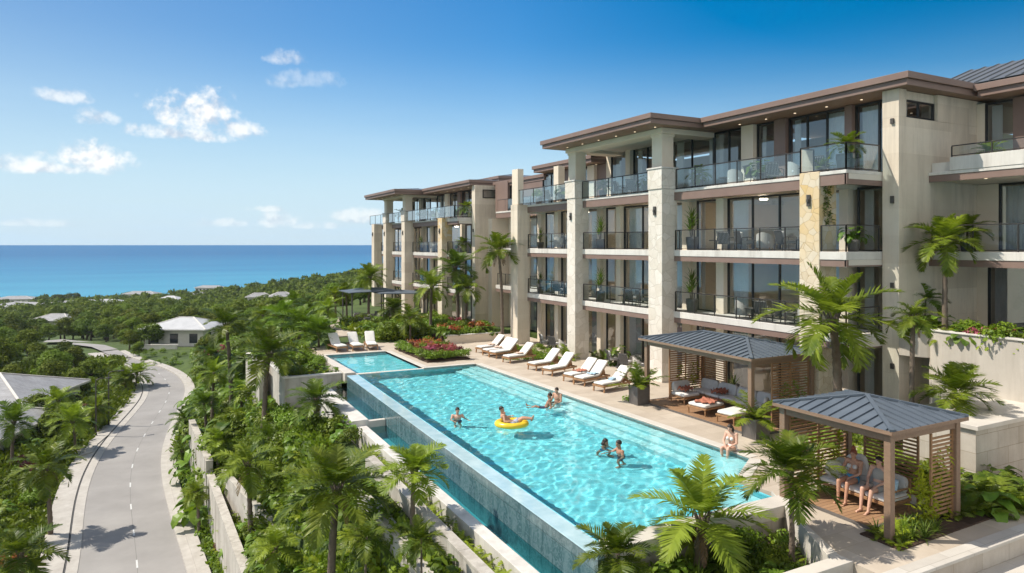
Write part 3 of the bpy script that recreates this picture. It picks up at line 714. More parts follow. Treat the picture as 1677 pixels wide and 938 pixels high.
def water_grid(name, xl_, xr_, y0, y1, step, z0, amp, mat):
    ny = int((y1-y0)/step)+1; nxw = int(7.6/step)+1
    Y = np.linspace(y0,y1,ny); t_ = np.linspace(0,1,nxw)
    XL = np.array([xl_(y) for y in Y]); XR = np.array([xr_(y) for y in Y])
    X = XL[:,None]+(XR-XL)[:,None]*t_[None]; YY = np.repeat(Y[:,None],nxw,1); Z = z0+amp*wave_z(X,YY)
    V = np.stack([X,YY,Z],-1).reshape(-1,3)
    i = np.arange(ny-1)[:,None]*nxw+np.arange(nxw-1)[None]; F = np.stack([i,i+1,i+nxw+1,i+nxw],-1).reshape(-1,4)
    me = bpy.data.meshes.new(name); me.vertices.add(len(V)); me.vertices.foreach_set('co', V.astype(np.float32).ravel())
    me.loops.add(F.size); me.loops.foreach_set('vertex_index', F.astype(np.int32).ravel()); me.polygons.add(len(F)); me.polygons.foreach_set('loop_start', np.arange(0,F.size,4,dtype=np.int32)); me.polygons.foreach_set('loop_total', np.full(len(F),4,np.int32))
    me.polygons.foreach_set('use_smooth', np.ones(len(F),bool)); me.materials.append(mat); me.update(calc_edges=True)
    o = bpy.data.objects.new(name, me); COL.objects.link(o); o.cycles.is_caustics_caster = True; return tag(o, kind='structure')
water_grid('pool_water', lambda y: lerp(9.2,9.85,(y-13.1)/22.9), pool_right, 13.1, 36.0, .042, WZ, 1.0, M['water'])
water_grid('upper_pool_water', lambda y: lerp(9.82,9.7,(y-36.34)/6.5), lambda y: 13.5, 36.3, 42.8, .08, WZ, .45, M['water'])
ld.cycles.is_caustics_light = True
for o in bpy.data.objects:
    if o.name.split('.')[0] in ('pool_basin','pool_divider'): o.cycles.is_caustics_receiver = True
wc = MB().add([(8.05,11.5,-.98),(8.72,11.5,-.98),(9.12,28.85,-.98),(8.2,28.85,-.98)], [(0,1,2,3)])
wc.add([(8.3,28.99,-.71),(9.12,28.99,-.71),(9.28,36.2,-.71),(8.4,36.2,-.71)], [(0,1,2,3)]); tag(wc.build('channel_water', M['water_still']), kind='structure')
# ------------------------------------------------------------------ resort building
def stone(name, c1, c2, crack, scale, warm=None):
    m, nt, out = newmat(name)
    tc = nt.nodes.new('ShaderNodeTexCoord'); p = N(nt, 'ShaderNodeBsdfPrincipled', Roughness=.85)
    nd = N(nt, 'ShaderNodeTexNoise', Scale=1.2, Detail=3); L(nt, tc.outputs['Object'], nd.inputs['Vector'])
    mv = mixcol(nt, .12, tc.outputs['Object'], nd.outputs[1])
    vo = nt.nodes.new('ShaderNodeTexVoronoi'); vo.feature = 'DISTANCE_TO_EDGE'; vo.inputs['Scale'].default_value = scale; L(nt, mv, vo.inputs['Vector'])
    vc = nt.nodes.new('ShaderNodeTexVoronoi'); vc.inputs['Scale'].default_value = scale; L(nt, mv, vc.inputs['Vector'])
    n1 = N(nt, 'ShaderNodeTexNoise', Scale=3, Detail=8, Roughness=.7); L(nt, tc.outputs['Object'], n1.inputs['Vector'])
    col = ramp(nt, n1.outputs[0], [(.3,c1),(.7,c2)])
    sp_ = nt.nodes.new('ShaderNodeSeparateColor'); L(nt, vc.outputs['Color'], sp_.inputs[0])
    col = mixcol(nt, 1, col, ramp(nt, sp_.outputs[0], [(0,(.86,.84,.80)),(1,(1,1,1))]), 'MULTIPLY')
    if warm:
        sx = nt.nodes.new('ShaderNodeSeparateXYZ'); L(nt, tc.outputs['Object'], sx.inputs[0])
        f = nt.nodes.new('ShaderNodeMapRange'); L(nt, mth(nt,'ADD',sx.outputs[2],mth(nt,'MULTIPLY',nd.outputs[0],3)), f.inputs[0]); f.inputs[1].default_value = 6.6; f.inputs[2].default_value = 9.6; f.inputs[4].default_value = .85
        col = mixcol(nt, f.outputs[0], col, mixcol(nt, sp_.outputs[1], warm, c1))
    edge = ramp(nt, vo.outputs[0], [(0,1),(.035,0)])
    col = mixcol(nt, mth(nt,'MULTIPLY',edge,.75), col, crack)
    L(nt, col, p.inputs['Base Color'])
    h = mth(nt,'SUBTRACT', mth(nt,'MULTIPLY',n1.outputs[0],.6), edge)
    bm = N(nt, 'ShaderNodeBump', Strength=.5, Distance=.02); L(nt, h, bm.inputs['Height']); L(nt, bm.outputs[0], p.inputs['Normal'])
    L(nt, p.outputs[0], out.inputs[0]); return m
M['stone_pale'] = stone('pale_stone_cladding', (.66,.605,.53), (.76,.705,.63), (.50,.44,.36), 2.2)
M['stone_warm'] = stone('warm_stone_cladding', (.64,.55,.42), (.75,.67,.55), (.42,.29,.14), 3.4, (.62,.41,.15))
m, nt, out = newmat('downlight'); em = nt.nodes.new('ShaderNodeEmission'); em.inputs[0].default_value = (1,.82,.55,1); em.inputs[1].default_value = 1.1; L(nt, em.outputs[0], out.inputs[0]); M['downlight'] = m
m, nt, out = newmat('ceiling_lamp'); em = nt.nodes.new('ShaderNodeEmission'); em.inputs[0].default_value = (1,.86,.66,1); em.inputs[1].default_value = 22; L(nt, em.outputs[0], out.inputs[0]); M['ceiling_lamp'] = m
M['glass'] = glassmat('window_glass', (.86,.90,.91), 2.3, 0, 1.6)
M['glass_rail'] = glassmat('rail_glass', (.82,.88,.89), 1.0, 0, 1.5)
M['glass_rail_blue'] = glassmat('blue_rail_glass', (.70,.88,.94), 2.6, .02, 1.55)

def window(par, x, y0, y1, z0, z1, mull=0, curt=(1,1), dark=False, frame=.06, transom=None, cdepth=.28):
    """window in a plane x facing -X"""
    f = MB()
    w = frame
    f.box(x-.05,x+.05,y0,y0+w,z0,z1); f.box(x-.05,x+.05,y1-w,y1,z0,z1)
    f.box(x-.05,x+.05,y0+w,y1-w,z0,z0+w); f.box(x-.05,x+.05,y0+w,y1-w,z1-w*1.3,z1)
    for i in range(mull):
        yy = y0 + (y1-y0)*(i+1)/(mull+1); f.box(x-.045,x+.045,yy-.035,yy+.035,z0+w,z1-w*1.3)
    o = f.build('window', M['frame'], par, world=True)
    MB().add([(x+.004,y0+w,z0+w),(x+.004,y1-w,z0+w),(x+.004,y1-w,z1-w*1.3),(x+.004,y0+w,z1-w*1.3)], [(0,3,2,1)]).build('pane', M['glass'], o, world=True)
    cw = min(1.15, (y1-y0)*.36)
    for side, on in ((0,curt[0]),(1,curt[1])):
        if not on: continue
        a = y0+w+.02 if side == 0 else y1-w-.02-cw*on
        nn = 26; c = MB()
        pts = [(x+cdepth+.045*math.sin(i*1.55), a+cw*on*i/nn) for i in range(nn+1)]
        vs = [(px_,py_,z0+.05) for px_,py_ in pts]+[(px_,py_,z1-.1) for px_,py_ in pts]
        c.add(vs, [(i,i+1,i+nn+2,i+nn+1) for i in range(nn)])
        c.build('curtain', M['curtain_dark' if dark else 'curtain'], o, world=True, smooth=True)
    return o

def windowY(par, y, x0, x1, z0, z1, mull=0, frame=.06):
    """window in a plane y facing -Y"""
    f = MB(); w = frame
    f.box(x0,x0+w,y-.05,y+.05,z0,z1); f.box(x1-w,x1,y-.05,y+.05,z0,z1); f.box(x0+w,x1-w,y-.05,y+.05,z0,z0+w); f.box(x0+w,x1-w,y-.05,y+.05,z1-w,z1)
    for i in range(mull):
        xx = x0+(x1-x0)*(i+1)/(mull+1); f.box(xx-.03,xx+.03,y-.045,y+.045,z0+w,z1-w)
    o = f.build('window', M['frame'], par, world=True)
    MB().add([(x0+w,y,z0+w),(x1-w,y,z0+w),(x1-w,y,z1-w),(x0+w,y,z1-w)], [(0,1,2,3)]).build('pane', M['glass'], o, world=True)
    return o

def railing(par, pts, z, h=.98, blue=False, gap=1.45, posts=True):
    """glass balustrade along pts (x,y) standing at floor height z"""
    r = MB(); g = MB(); ps = MB(); P = [Vector((*p,0)) for p in pts]
    for a, b in zip(P, P[1:]):
        r.bar((a.x,a.y,z+h), (b.x,b.y,z+h), .05, .04)
        r.bar((a.x,a.y,z+.06), (b.x,b.y,z+.06), .03, .03)
        n = max(1, round((b-a).length/gap))
        for i in range(n+1):
            q = a.lerp(b, i/n)
            if posts: r.box(q.x-.02,q.x+.02,q.y-.02,q.y+.02,z,z+h-.022)
        for i in range(n):
            q0, q1 = a.lerp(b,(i+.03)/n), a.lerp(b,(i+.97)/n)
            g.add([(q0.x,q0.y,z+.09),(q1.x,q1.y,z+.09),(q1.x,q1.y,z+h-.04),(q0.x,q0.y,z+h-.04)], [(0,1,2,3)])
    o = r.build('railing', M['rail'], par, world=True)
    g.build('glass_panel', M['glass_rail_blue' if blue else 'glass_rail'], o, world=True)
    return o

def slab(par, x0, x1, y0, y1, z, bronze=True, white=.30, bz=.25, side=False):
    o = MB().box(x0,x1,y0,y1,z-white,z).build('floor_slab', M['slab_white'], par, world=True, bevel=.012)
    b = MB().box(x0+.14,x1,y0+.003,y1-.003,z-white-.20,z-white-.003); b.build('ceiling', M['soffit_pale'], o, world=True)
    if bronze:
        f = MB().box(x0+.03,x0+.137,y0+.002,y1-.002,z-white-bz,z-white-.003)
        if side: f.box(x0+.14,x1,y0+.002,y0+.10,z-white-bz,z-white-.203)
        f.build('fascia', M['bronze'], o, world=True)
    dl = MB()
    yy = y0+.7
    while yy < y1-.3:
        MB().lathe([(.05,-.006),(.05,.0)], 10, (x0+.75, yy, z-white-.206)).build('downlight', M['downlight'], o, world=True); yy += 1.35
    return o

def facade(par, x, y0, y1, z0, z1, spec, pil_x=None, dark=False, wallm='plaster', thick=.25):
    """fill y1->y0 (far to near) with (kind, width, mullions) pieces; '*' takes the rest"""
    tot = sum(s[1] for s in spec if s[1] != '*'); y = y1
    for k, w, *r in spec:
        w = (y1-y0-tot) if w == '*' else w
        a, b = y-w, y
        if k == 'wall': MB().box(x-.06,x+thick,a,b,z0,z1).build('wall', M[wallm], par, world=True)
        elif k == 'pil': MB().box(x-.30,x+thick,a,b,z0,z1).build('pilaster', M['plaster'], par, world=True, bevel=.01)
        elif k == 'bronze': MB().box(x-.25,x+thick,a,b,z0,z1).build('cladding', M['bronze'], par, world=True, bevel=.01)
        else:
            cur = r[1] if len(r) > 1 else (1,1)
            window(par, x, a+.004, b-.004, z0+.01, z1-.005, r[0] if r else 0, cur, dark)
        y -= w

def roof(par, x0, x1, y0, y1, z, rise=.55, ridge_in=6, over=.0, ridge=True, top='roof_metal', sofz=.46):
    """thin eaves in two bronze steps, boarded soffit, low metal hip above; z is the top of the eave"""
    o = MB().box(x0+.12,x1-.12,y0+.12,y1-.12,z-sofz,z-sofz+.05).build('roof', M['soffit'], par, world=True)
    f = MB(); a, b, c, d = x0, x1, y0, y1
    def ring(i, t, z0, z1):
        f.box(a+i,a+i+t,c+i,d-i,z0,z1); f.box(b-i-t,b-i,c+i,d-i,z0,z1); f.box(a+i+t,b-i-t,c+i,c+i+t,z0,z1); f.box(a+i+t,b-i-t,d-i-t,d-i,z0,z1)
    ring(0,.10,z-.24,z); ring(.10,.10,z-sofz-.012,z-.243)
    f.build('fascia', M['bronze'], o, world=True, bevel=.008)
    t = MB(); q = min(ridge_in,(b-a)/2-.3,(d-c)/2-.3)
    e = .1
    A = [(a+e,c+e,z-.04),(b-e,c+e,z-.04),(b-e,d-e,z-.04),(a+e,d-e,z-.04)]
    B = [(a+q,c+q,z+rise),(b-q,c+q,z+rise),(b-q,d-q,z+rise),(a+q,d-q,z+rise)]
    t.add(A+B, [(0,1,5,4),(1,2,6,5),(2,3,7,6),(3,0,4,7),(4,5,6,7)])
    # standing seams on the two long slopes
    yy = c+.6
    while yy < d-.5:
        zz = z-.04; k = min(1, (yy-c-e)/(q-e) if q > e else 1, (d-e-yy)/(q-e))
        t.bar((a+e+.02,yy,z-.02), (a+e+(q-e)*k,yy,z-.02+(rise+.04)*k), .03, .05); yy += .55
    t.build('roof_sheet', M[top], o, world=True)
    dl = MB(); yy = y0+1
    while yy < y1-.5:
        MB().lathe([(.05,-.006),(.05,0)], 10, (x0+1.1, yy, z-sofz-.006)).build('downlight', M['downlight'], o, world=True); yy += 1.6
    return o

def column(par, x, y, w, d, z0, z1, mat, lightz=None):
    o = MB().box(x,x+w,y,y+d,z0,z1).build('column', M[mat], par, world=True, bevel=.02)
    if lightz:
        l = MB().box(x-.07,x-.003,y+d*.42,y+d*.58,lightz-.22,lightz+.22); l.box(x-.12,x-.071,y+d*.45,y+d*.55,lightz-.05,lightz+.05)
        l.build('wall_light', M['lamp_metal'], o, world=True)
    return o

def upper_column(par, x, y, z0, z1):
    o = MB().box(x-.03,x+1.0,y-.03,y+1.06,z0,z0+1.0).build('column', M['stone_pale'], par, world=True, bevel=.02)
    MB().box(x-.07,x+1.04,y-.07,y+1.10,z0+1.003,z0+1.08).build('cap', M['slab_white'], o, world=True, bevel=.01)
    MB().box(x+.12,x+.86,y+.12,y+.90,z0+1.083,z1).build('shaft', M['plaster'], o, world=True, bevel=.015)
    MB().box(x+.08,x+.90,y+.08,y+.94,z1-.12,z1-.003).build('capital', M['plaster'], o, world=True)
    return o

FZ = [0, 3.5, 6.55, 9.55]
near_b = thing('resort_building', 'near wing of the cream stone resort with glass balconies above the pool loungers', 'building', (24,28,0))
far_b = thing('resort_building', 'far wing of the cream resort building beyond the palms, nearest the sea', 'building', (24,63,0))

SP_BC = [('wall',.3),('win',1.6,0,(0,.3)),('pil',.5),('win','*',3,(1,.8)),('wall',.05)]
SP_AB = [('wall',.3),('win',1.3,0,(0,0)),('pil',.45),('win','*',2,(.8,1)),('wall',.05)]
SP_DA = [('wall',.3),('win',1.6,0,(0,.8)),('pil',.45),('win','*',2,(1,.7)),('wall',.05)]
def floors(b, bays, off, skip=()):
    for li in range(3):
        z0 = FZ[li]+(off if li else 0); z1 = FZ[li+1]+off-.50
        for (y0, y1, front, sp, xp) in bays:
            facade(b, xp, y0, y1, z0, z1, sp, dark=(li == 0))
            slab(b, front, 31, y0+(.25 if xp < 25 else .25), y1-.25, FZ[li+1]+off, side=True, **(dict(white=.13, bz=.40) if li == 2 else {}))
            if li == 0: MB().box(xp+.06,31,y0,y1,.002,.03).build('room_floor', M['interior_floor'], b, world=True)
            MB().box(xp+.26,31,y0+.002,y0+.12,z0+.003,z1).build('room_wall', M['interior'], b, world=True)
            for k_ in (.3,.7): MB().lathe([(.16,-.05),(.19,-.03),(.19,.0)], 16, (xp+2.2,lerp(y0,y1,k_),z1+.03)).build('ceiling_lamp', M['ceiling_lamp'], b, world=True)
    ya, yb = min(q[0] for q in bays), max(q[1] for q in bays)
    MB().box(31.003,31.2,ya,yb,0,12.4+off).build('room_wall', M['interior'], b, world=True)
    MB().box(31.5,46,ya+.5,yb-.5,0,12.3+off).build('rear_wall', M['plaster'], b, world=True)

# --- near wing
bays = [(18.27,26.85,23.2,SP_BC,24.7),(27.41,34.65,22.95,SP_AB,24.7),(35.07,41.85,23.2,SP_DA,24.7),(42.37,51.5,25.6,[('wall',.5),('win',1.6,0,(1,0)),('pil',1.0),('win','*',2,(1,1)),('pil',1.2)],27.0)]
floors(near_b, bays, 0)
for y, d, m_ in ((41.6,1.0,'limestone'),(34.4,.9,'stone_pale'),(26.6,1.05,'stone_pale'),(17.6,.9,'stone_warm')):
    MB().box(23.44,31,y+.004,y+d-.004,FZ[1]-.55,FZ[1]-.006).box(23.44,31,y+.004,y+d-.004,FZ[2]-.55,FZ[2]-.006).box(23.44,31,y+.004,y+d-.004,FZ[3]-.55,FZ[3]-.006).build('floor_beam', M['slab_white'], near_b, world=True)
    column(near_b, 22.45, y, .98, d, -.3, FZ[3]+.03, m_, 8.5 if y < 40 else None)
    MB().box(24.45,31,y+.25,y+d-.25,0,FZ[3]-.003).build('wall', M['plaster'], near_b, world=True)
# narrow glass balcony beside the fin wall
for li in range(3):
    slab(near_b, 22.46, 31, 16.47, 17.597, FZ[li+1], bronze=True, side=True, **(dict(white=.13, bz=.40) if li == 2 else {}))
    MB().box(22.49,24.6,16.50,16.56,FZ[li+1]-(.53 if li == 2 else .56),FZ[li+1]-(.134 if li == 2 else .304)).build('fascia', M['bronze' if li == 2 else 'slab_white'], near_b, world=True)
    window(near_b, 24.7, 16.47, 17.6, FZ[li]+.01, FZ[li+1]-.505, 0, (0,1))
    if li: railing(near_b, [(22.52,17.56),(22.52,16.52),(24.4,16.52)], FZ[li], .98)
# fin wall and the return wall with a slot window
fw = MB().box(24.5,31.2,15.8,16.45,-.3,11.55); fw.build('fin_wall', M['limestone'], near_b, world=True, bevel=.01)
MB().box(24.5,24.95,15.801,16.45,11.553,12.58).build('fin_wall', M['limestone'], near_b, world=True)
MB().box(24.953,26.9,15.95,16.44,11.556,11.60).box(24.953,26.9,15.95,16.44,12.25,12.58).box(26.9,31.2,15.802,16.44,11.556,12.58).build('lintel', M['limestone'], near_b, world=True)
windowY(near_b, 15.97, 24.96, 26.89, 11.6, 12.25, 1)
for za, zb in ((8.35,8.62),(5.2,5.4),(11.3,11.5),(2.2,2.4)): MB().box(24.43,24.497,15.98,16.10,za,zb).build('wall_light', M['lamp_metal'], near_b, world=True)
# railings
railing(near_b, [(23.27,26.55),(23.27,18.55)], FZ[1]); railing(near_b, [(23.27,26.55),(23.27,18.55)], FZ[2])
railing(near_b, [(23.02,34.36),(23.02,27.7)], FZ[1]); railing(near_b, [(23.02,34.36),(23.02,32.2),(24.6,32.2)], FZ[2])
railing(near_b, [(24.55,32.1),(24.55,27.7)], FZ[2])
railing(near_b, [(23.27,41.55),(23.27,35.35)], FZ[1]); railing(near_b, [(23.27,41.55),(23.27,35.35)], FZ[2])
for li in (1,2,3): railing(near_b, [(25.67,51),(25.67,42.7)], FZ[li], .95, li == 3)
# penthouse: terrace slab rails, glass line set back, pavilion and roofs
railing(near_b, [(23.27,26.5),(23.27,18.5),(22.52,18.5),(22.52,16.52),(24.4,16.52)], FZ[3], 1.0, True)
railing(near_b, [(22.9,34.3),(22.9,27.75)], FZ[3], 1.0, True)
railing(near_b, [(22.6,42.5),(22.6,35.4)], FZ[3], 1.0, True)
facade(near_b, 25.9, 16.46, 26.6, FZ[3], 12.58, [('win',2.1,1,(0,.4)),('pil',.75),('win',1.2,0,(0,.5)),('bronze',.65),('win',3.0,2,(1,.3)),('bronze',.35),('win','*',1,(1,1))])
facade(near_b, 25.9, 26.6, 36.0, FZ[3], 12.58, [('wall',.5),('win',1.8,0,(0,.8)),('pil',.45),('win',2.6,1,(0,.4)),('pil',.8),('win','*',1,(.5,.5))])
facade(near_b, 25.9, 36.0, 51.4, FZ[3], 12.0, [('bronze',2.2),('win',2.0,0,(1,0)),('wall',3.2),('win',2.4,1,(0,1)),('bronze',1.4),('win',2.4,1,(1,0)),('pil',.8),('wall','*')], wallm='bronze')
for y in (26.6, 36.0): MB().box(26.16,31,y-.06,y+.06,FZ[3],12.5).build('room_wall', M['interior'], near_b, world=True)
MB().box(22.5,22.95,41.65,42.5,FZ[3]+.04,12.03).build('pillar', M['plaster'], near_b, world=True, bevel=.015)
MB().box(24.0,24.5,38.8,39.4,FZ[3],12.03).build('pillar', M['plaster'], near_b, world=True, bevel=.015)
upper_column(near_b, 22.43, 34.4, FZ[3]+.033, 12.33); upper_column(near_b, 22.43, 26.6, FZ[3]+.033, 12.33)
for q in ((22.4,26.6,26.55,27.6),(22.4,26.6,34.35,35.4),(22.4,23.4,27.603,34.347)): MB().box(*q,12.333,12.59).build('beam', M['plaster'], near_b, world=True, bevel=.01)
MB().box(23.403,26.6,27.603,34.347,12.50,12.58).build('ceiling', M['soffit_pale'], near_b, world=True)
roof(near_b, 21.0, 31.5, 25.7, 36.05, 13.06, .5, 4)
roof(near_b, 24.1, 40, 15.2, 25.697, 13.06, .75, 5)
roof(near_b, 24.7, 40, 36.053, 43.6, 12.5, .5, 3)
roof(near_b, 25.7, 40, 43.603, 52.0, 12.05, .4, 3)

# --- right wing, closer to the camera
rw = near_b
RW = 26.3
slab(rw, RW, 34, 4.0, 15.797, FZ[1]); slab(rw, RW, 34, 4.0, 15.797, FZ[2]); slab(rw, RW, 34, 4.0, 15.797, FZ[3], white=.12)
MB().box(RW-.02,RW+.20,4,15.0,FZ[3]+.004,FZ[3]+.50).box(RW+.203,RW+.5,14.6,15.79,FZ[3]+.004,FZ[3]+.36).build('parapet', M['slab_white'], rw, world=True, bevel=.012)
railing(rw, [(RW+.12,4),(RW+.12,15.0)], FZ[3]+.50, .42); railing(rw, [(RW+.08,15.7),(RW+.08,4)], FZ[2])
facade(rw, 29.6, 4.0, 15.797, FZ[1], FZ[2]-.52, [('wall',.4),('win',4.2,2,(1,.4)),('wall',.2),('win','*',3,(.6,1))], dark=True)
facade(rw, 29.6, 4.0, 15.797, FZ[2], FZ[3]-.34, [('wall',.8),('win',4.0,2,(1,1)),('wall',.2),('win','*',3,(1,1))])
facade(rw, 29.6, 4.0, 15.797, FZ[3], 12.45, [('wall',.3),('win',1.1,0,(0,1)),('bronze',1.0),('win',3.6,1,(0,.4)),('bronze',.3),('win','*',2,(.6,1))])
facade(rw, 29.6, 4.0, 15.797, 0, FZ[1]-.5, [('wall','*')])
for li in (1,2,3): MB().box(29.9,34,3.9,4.0,FZ[li]+.004,min(12.4,FZ[li]+2.5)).build('room_wall', M['interior'], rw, world=True)
MB().box(34.003,34.2,3.9,15.79,0,12.5).build('room_wall', M['interior'], rw, world=True)
roof(rw, 28.2, 42, 3.0, 15.197, 12.98, 1.0, 5)
# grey barrel-like metal roof rising behind the wing eaves
rb = MB(); prof = [(29.6,13.35),(33.6,14.85),(38,14.6)]
ysn = np.linspace(8.5,18.2,18)
for i in range(len(prof)-1):
    rb.add([(prof[i][0],ysn[0],prof[i][1]),(prof[i+1][0],ysn[0],prof[i+1][1]),(prof[i+1][0],ysn[-1],prof[i+1][1]),(prof[i][0],ysn[-1],prof[i][1])], [(0,1,2,3)])
rb.add([(p_[0],ysn[-1],p_[1]) for p_ in prof]+[(38,ysn[-1],12.9),(29.6,ysn[-1],12.9)], [tuple(range(5))])
for y in ysn:
    for i in range(len(prof)-1): rb.bar((prof[i][0],y,prof[i][1]+.02),(prof[i+1][0],y,prof[i+1][1]+.02), .04,.06)
rb.build('roof_vault', M['roof_metal'], rw, world=True)
# curved planter on the fin wall
cp = thing('curved_planter', 'rounded cream planter built against the foot of the tall blank wall', 'planter', (25.5,15.5,2.7))
pts = [(25.5+1.15*math.cos(a)*.9, 15.78-1.3*math.sin(a)) for a in np.linspace(0, math.pi, 18)]
MB().prism(pts, 2.75, 3.72).build('wall', M['bed_plaster'], cp, world=True, bevel=.015)
MB().prism([(25.5+(p_[0]-25.5)*.86, 15.76+(p_[1]-15.78)*.86) for p_ in pts], 3.715, 3.735).build('soil', M['soil'], cp, world=True)
# flower terrace wall in front of the right wing
tw = thing('terrace_bed_wall', 'tall smooth cream wall holding up the flower bed under the right wing', 'wall', (24.9,10,0))
pts = [(25.9,15.0),(25.2,15.0),(24.85,14.9),(24.66,14.65),(24.6,14.3),(24.6,3.0)]
wl = MB()
for a, b in zip(pts, pts[1:]):
    d = (Vector(b)-Vector(a)).normalized(); n_ = Vector((-d.y, d.x)) * .24
    wl.add([(*a,-.2),(*b,-.2),(b[0]+n_.x*1,b[1]+n_.y*1,-.2),(a[0]+n_.x,a[1]+n_.y,-.2),(*a,3.74),(*b,3.74),(b[0]+n_.x,b[1]+n_.y,3.74),(a[0]+n_.x,a[1]+n_.y,3.74)],
           [(3,2,1,0),(4,5,6,7),(0,1,5,4),(1,2,6,5),(2,3,7,6),(3,0,4,7)])
wl.build('wall', M['bed_plaster'], tw, world=True)
MB().prism([(24.9,3.2),(24.9,14.5),(25.2,14.75),(26.28,14.8),(26.28,3.2)], 3.0, 3.50).build('soil', M['soil'], tw, world=True)
MB().prism([(24.55,3.0),(24.55,14.3),(24.62,14.68),(24.83,14.96),(25.2,15.06),(25.9,15.06),(25.9,14.75),(25.25,14.75),(25.0,14.62),(24.88,14.4),(24.86,3.0)], 3.743,3.80).build('coping', M['slab_white'], tw, world=True, bevel=.01)
# low block wall with a broad coping
bw = thing('block_wall', 'low wall of pale stone blocks with broad flat coping, right of the small cabana', 'wall', (22,12,0))
MB().box(20.35,26,10.9,13.0,-.2,1.66).build('wall', M['block'], bw, world=True, bevel=.012)
MB().box(20.25,26.1,10.8,13.1,1.663,1.79).build('coping', M['coping'], bw, world=True, bevel=.012)

# --- far wing
o2 = -.45
SPf = [('wall',.3),('win',1.4,0,(0,.6)),('pil',.45),('win','*',2,(1,.5)),('wall',.05)]
bays2 = [(56.3,65.0,23.2,SPf,24.7),(66.05,71.0,23.0,SPf,24.7),(72.0,75.3,23.2,[('wall',.4),('win','*',1,(1,0)),('wall',.4)],24.7)]
floors(far_b, bays2, o2)
for y, m_ in ((55.3,'stone_warm'),(65.0,'limestone'),(71.0,'limestone'),(75.3,'limestone')):
    column(far_b, 22.45, y, .98, .98, -.3, FZ[3]+o2+.03, m_, 8.0)
    if y < 75: MB().box(24.45,31,y+.3,y+.7,0,FZ[3]+o2-.003).build('wall', M['plaster'], far_b, world=True)
MB().box(24.72,31.2,75.31,75.6,0,FZ[3]+o2-.004).build('wall', M['plaster'], far_b, world=True)
for li in range(3):
    z = FZ[li+1]+o2
    slab(far_b, 22.9, 31, 52.97, 55.297, z, side=True)
    slab(far_b, 23.2, 24.7, 76.3, 77.6, z)
    window(far_b, 24.7, 52.97, 55.3, (FZ[li]+o2 if li else 0)+.01, z-.505, 1, (1,1))
    for a, b_ in ((56.35,64.95),(66.1,70.95),(72.05,75.25)): 
        if li < 2: railing(far_b, [(23.27,b_),(23.27,a)], z, .98)
    if li < 2: railing(far_b, [(22.97,55.25),(22.97,53.02),(24.4,53.02)], z, .98)
MB().box(24.2,31.2,52.3,52.95,-.3,11.8).build('fin_wall', M['limestone'], far_b, world=True, bevel=.01)
windowY(far_b, 52.28, 24.9, 27.4, 10.75, 11.45, 1)
MB().box(25.4,33,51.6,52.29,-.3,9.0).build('link_wall', M['plaster'], far_b, world=True)
MB().box(24.13,24.197,52.55,52.67,7.9,8.15).build('wall_light', M['lamp_metal'], far_b, world=True)
z3 = FZ[3]+o2
railing(far_b, [(22.6,77.4),(22.6,52.98),(24.2,52.98)], z3, 1.0, True, 2.0)
facade(far_b, 25.9, 52.96, 65.0, z3, 11.75, [('win',2.6,1,(0,1)),('pil',.8),('win',2.2,1,(1,0)),('bronze',.7),('win','*',3,(1,.5))])
facade(far_b, 25.9, 65.0, 75.0, z3, 11.75, [('wall',.4),('win',1.6,0,(1,0)),('pil',.8),('win',2.6,1,(1,0)),('pil',.8),('win','*',1,(0,1))])
for y in (71.0, 65.0): upper_column(far_b, 22.43, y, z3+.033, 11.55)
for q in ((22.4,26.6,64.95,66.0),(22.4,26.6,70.95,72.0),(22.4,23.4,66.003,70.947)): MB().box(*q,11.553,11.76).build('beam', M['plaster'], far_b, world=True)
roof(far_b, 21.0, 31.5, 63.8, 74.2, 12.2, .45, 4)
roof(far_b, 23.8, 40, 52.6, 63.797, 12.28, .5, 4)
roof(far_b, 27.5, 38, 54.5, 62, 12.95, .5, 3)
# ------------------------------------------------------------------ sun loungers (foot at local origin, head towards +x)
def make_lounger():
    t = thing('sun_lounger', 'x', 'sun lounger')
    f = MB()
    for y in (-.34,.34): f.box(0,2.0,y-.025,y+.025,.24,.33)
    f.box(0,.05,-.315,.315,.243,.327); f.box(1.95,2.0,-.315,.315,.243,.327)
    for i in range(12): f.box(.09+i*.105,.16+i*.105,-.315,.315,.29,.315)
    f.build('frame', M['teak'], t, bevel=.006)
    for x, y in ((.10,-.34),(.10,.34),(1.75,-.34),(1.75,.34)):
        MB().bar((x,y,.245),(x-.03 if x<1 else x+.03,y,0),.06,.05).build('leg', M['teak'], t)
    b = MB()
    hx, hz, an, ln = 1.22, .33, R(42), .86
    for y in (-.30,.30): b.bar((hx,y,hz),(hx+ln*math.cos(an),y,hz+ln*math.sin(an)),.04,.03)
    for i in range(7):
        s_ = .06+i*.12; b.obox((hx+s_*math.cos(an),0,hz+s_*math.sin(an)),(.07,.58,.015),(0,-an,0))
    b.bar((hx+.62*math.cos(an),0,hz+.62*math.sin(an)-.02),(1.85,0,.27),.03,.4)
    b.build('backrest', M['teak'], t)
    c = MB(); c.cushion((.63,0,.385),(1.26,.64,.12)); c.build('seat_cushion', M['cushion'], t, smooth=True)
    c = MB(); c.cushion((hx+.44*math.cos(an)-.05*math.sin(an)+.03,0,hz+.44*math.sin(an)+.075),(.94,.64,.12),(0,-an,0)); c.build('back_cushion', M['cushion'], t, smooth=True)
    return t
lg = make_lounger()
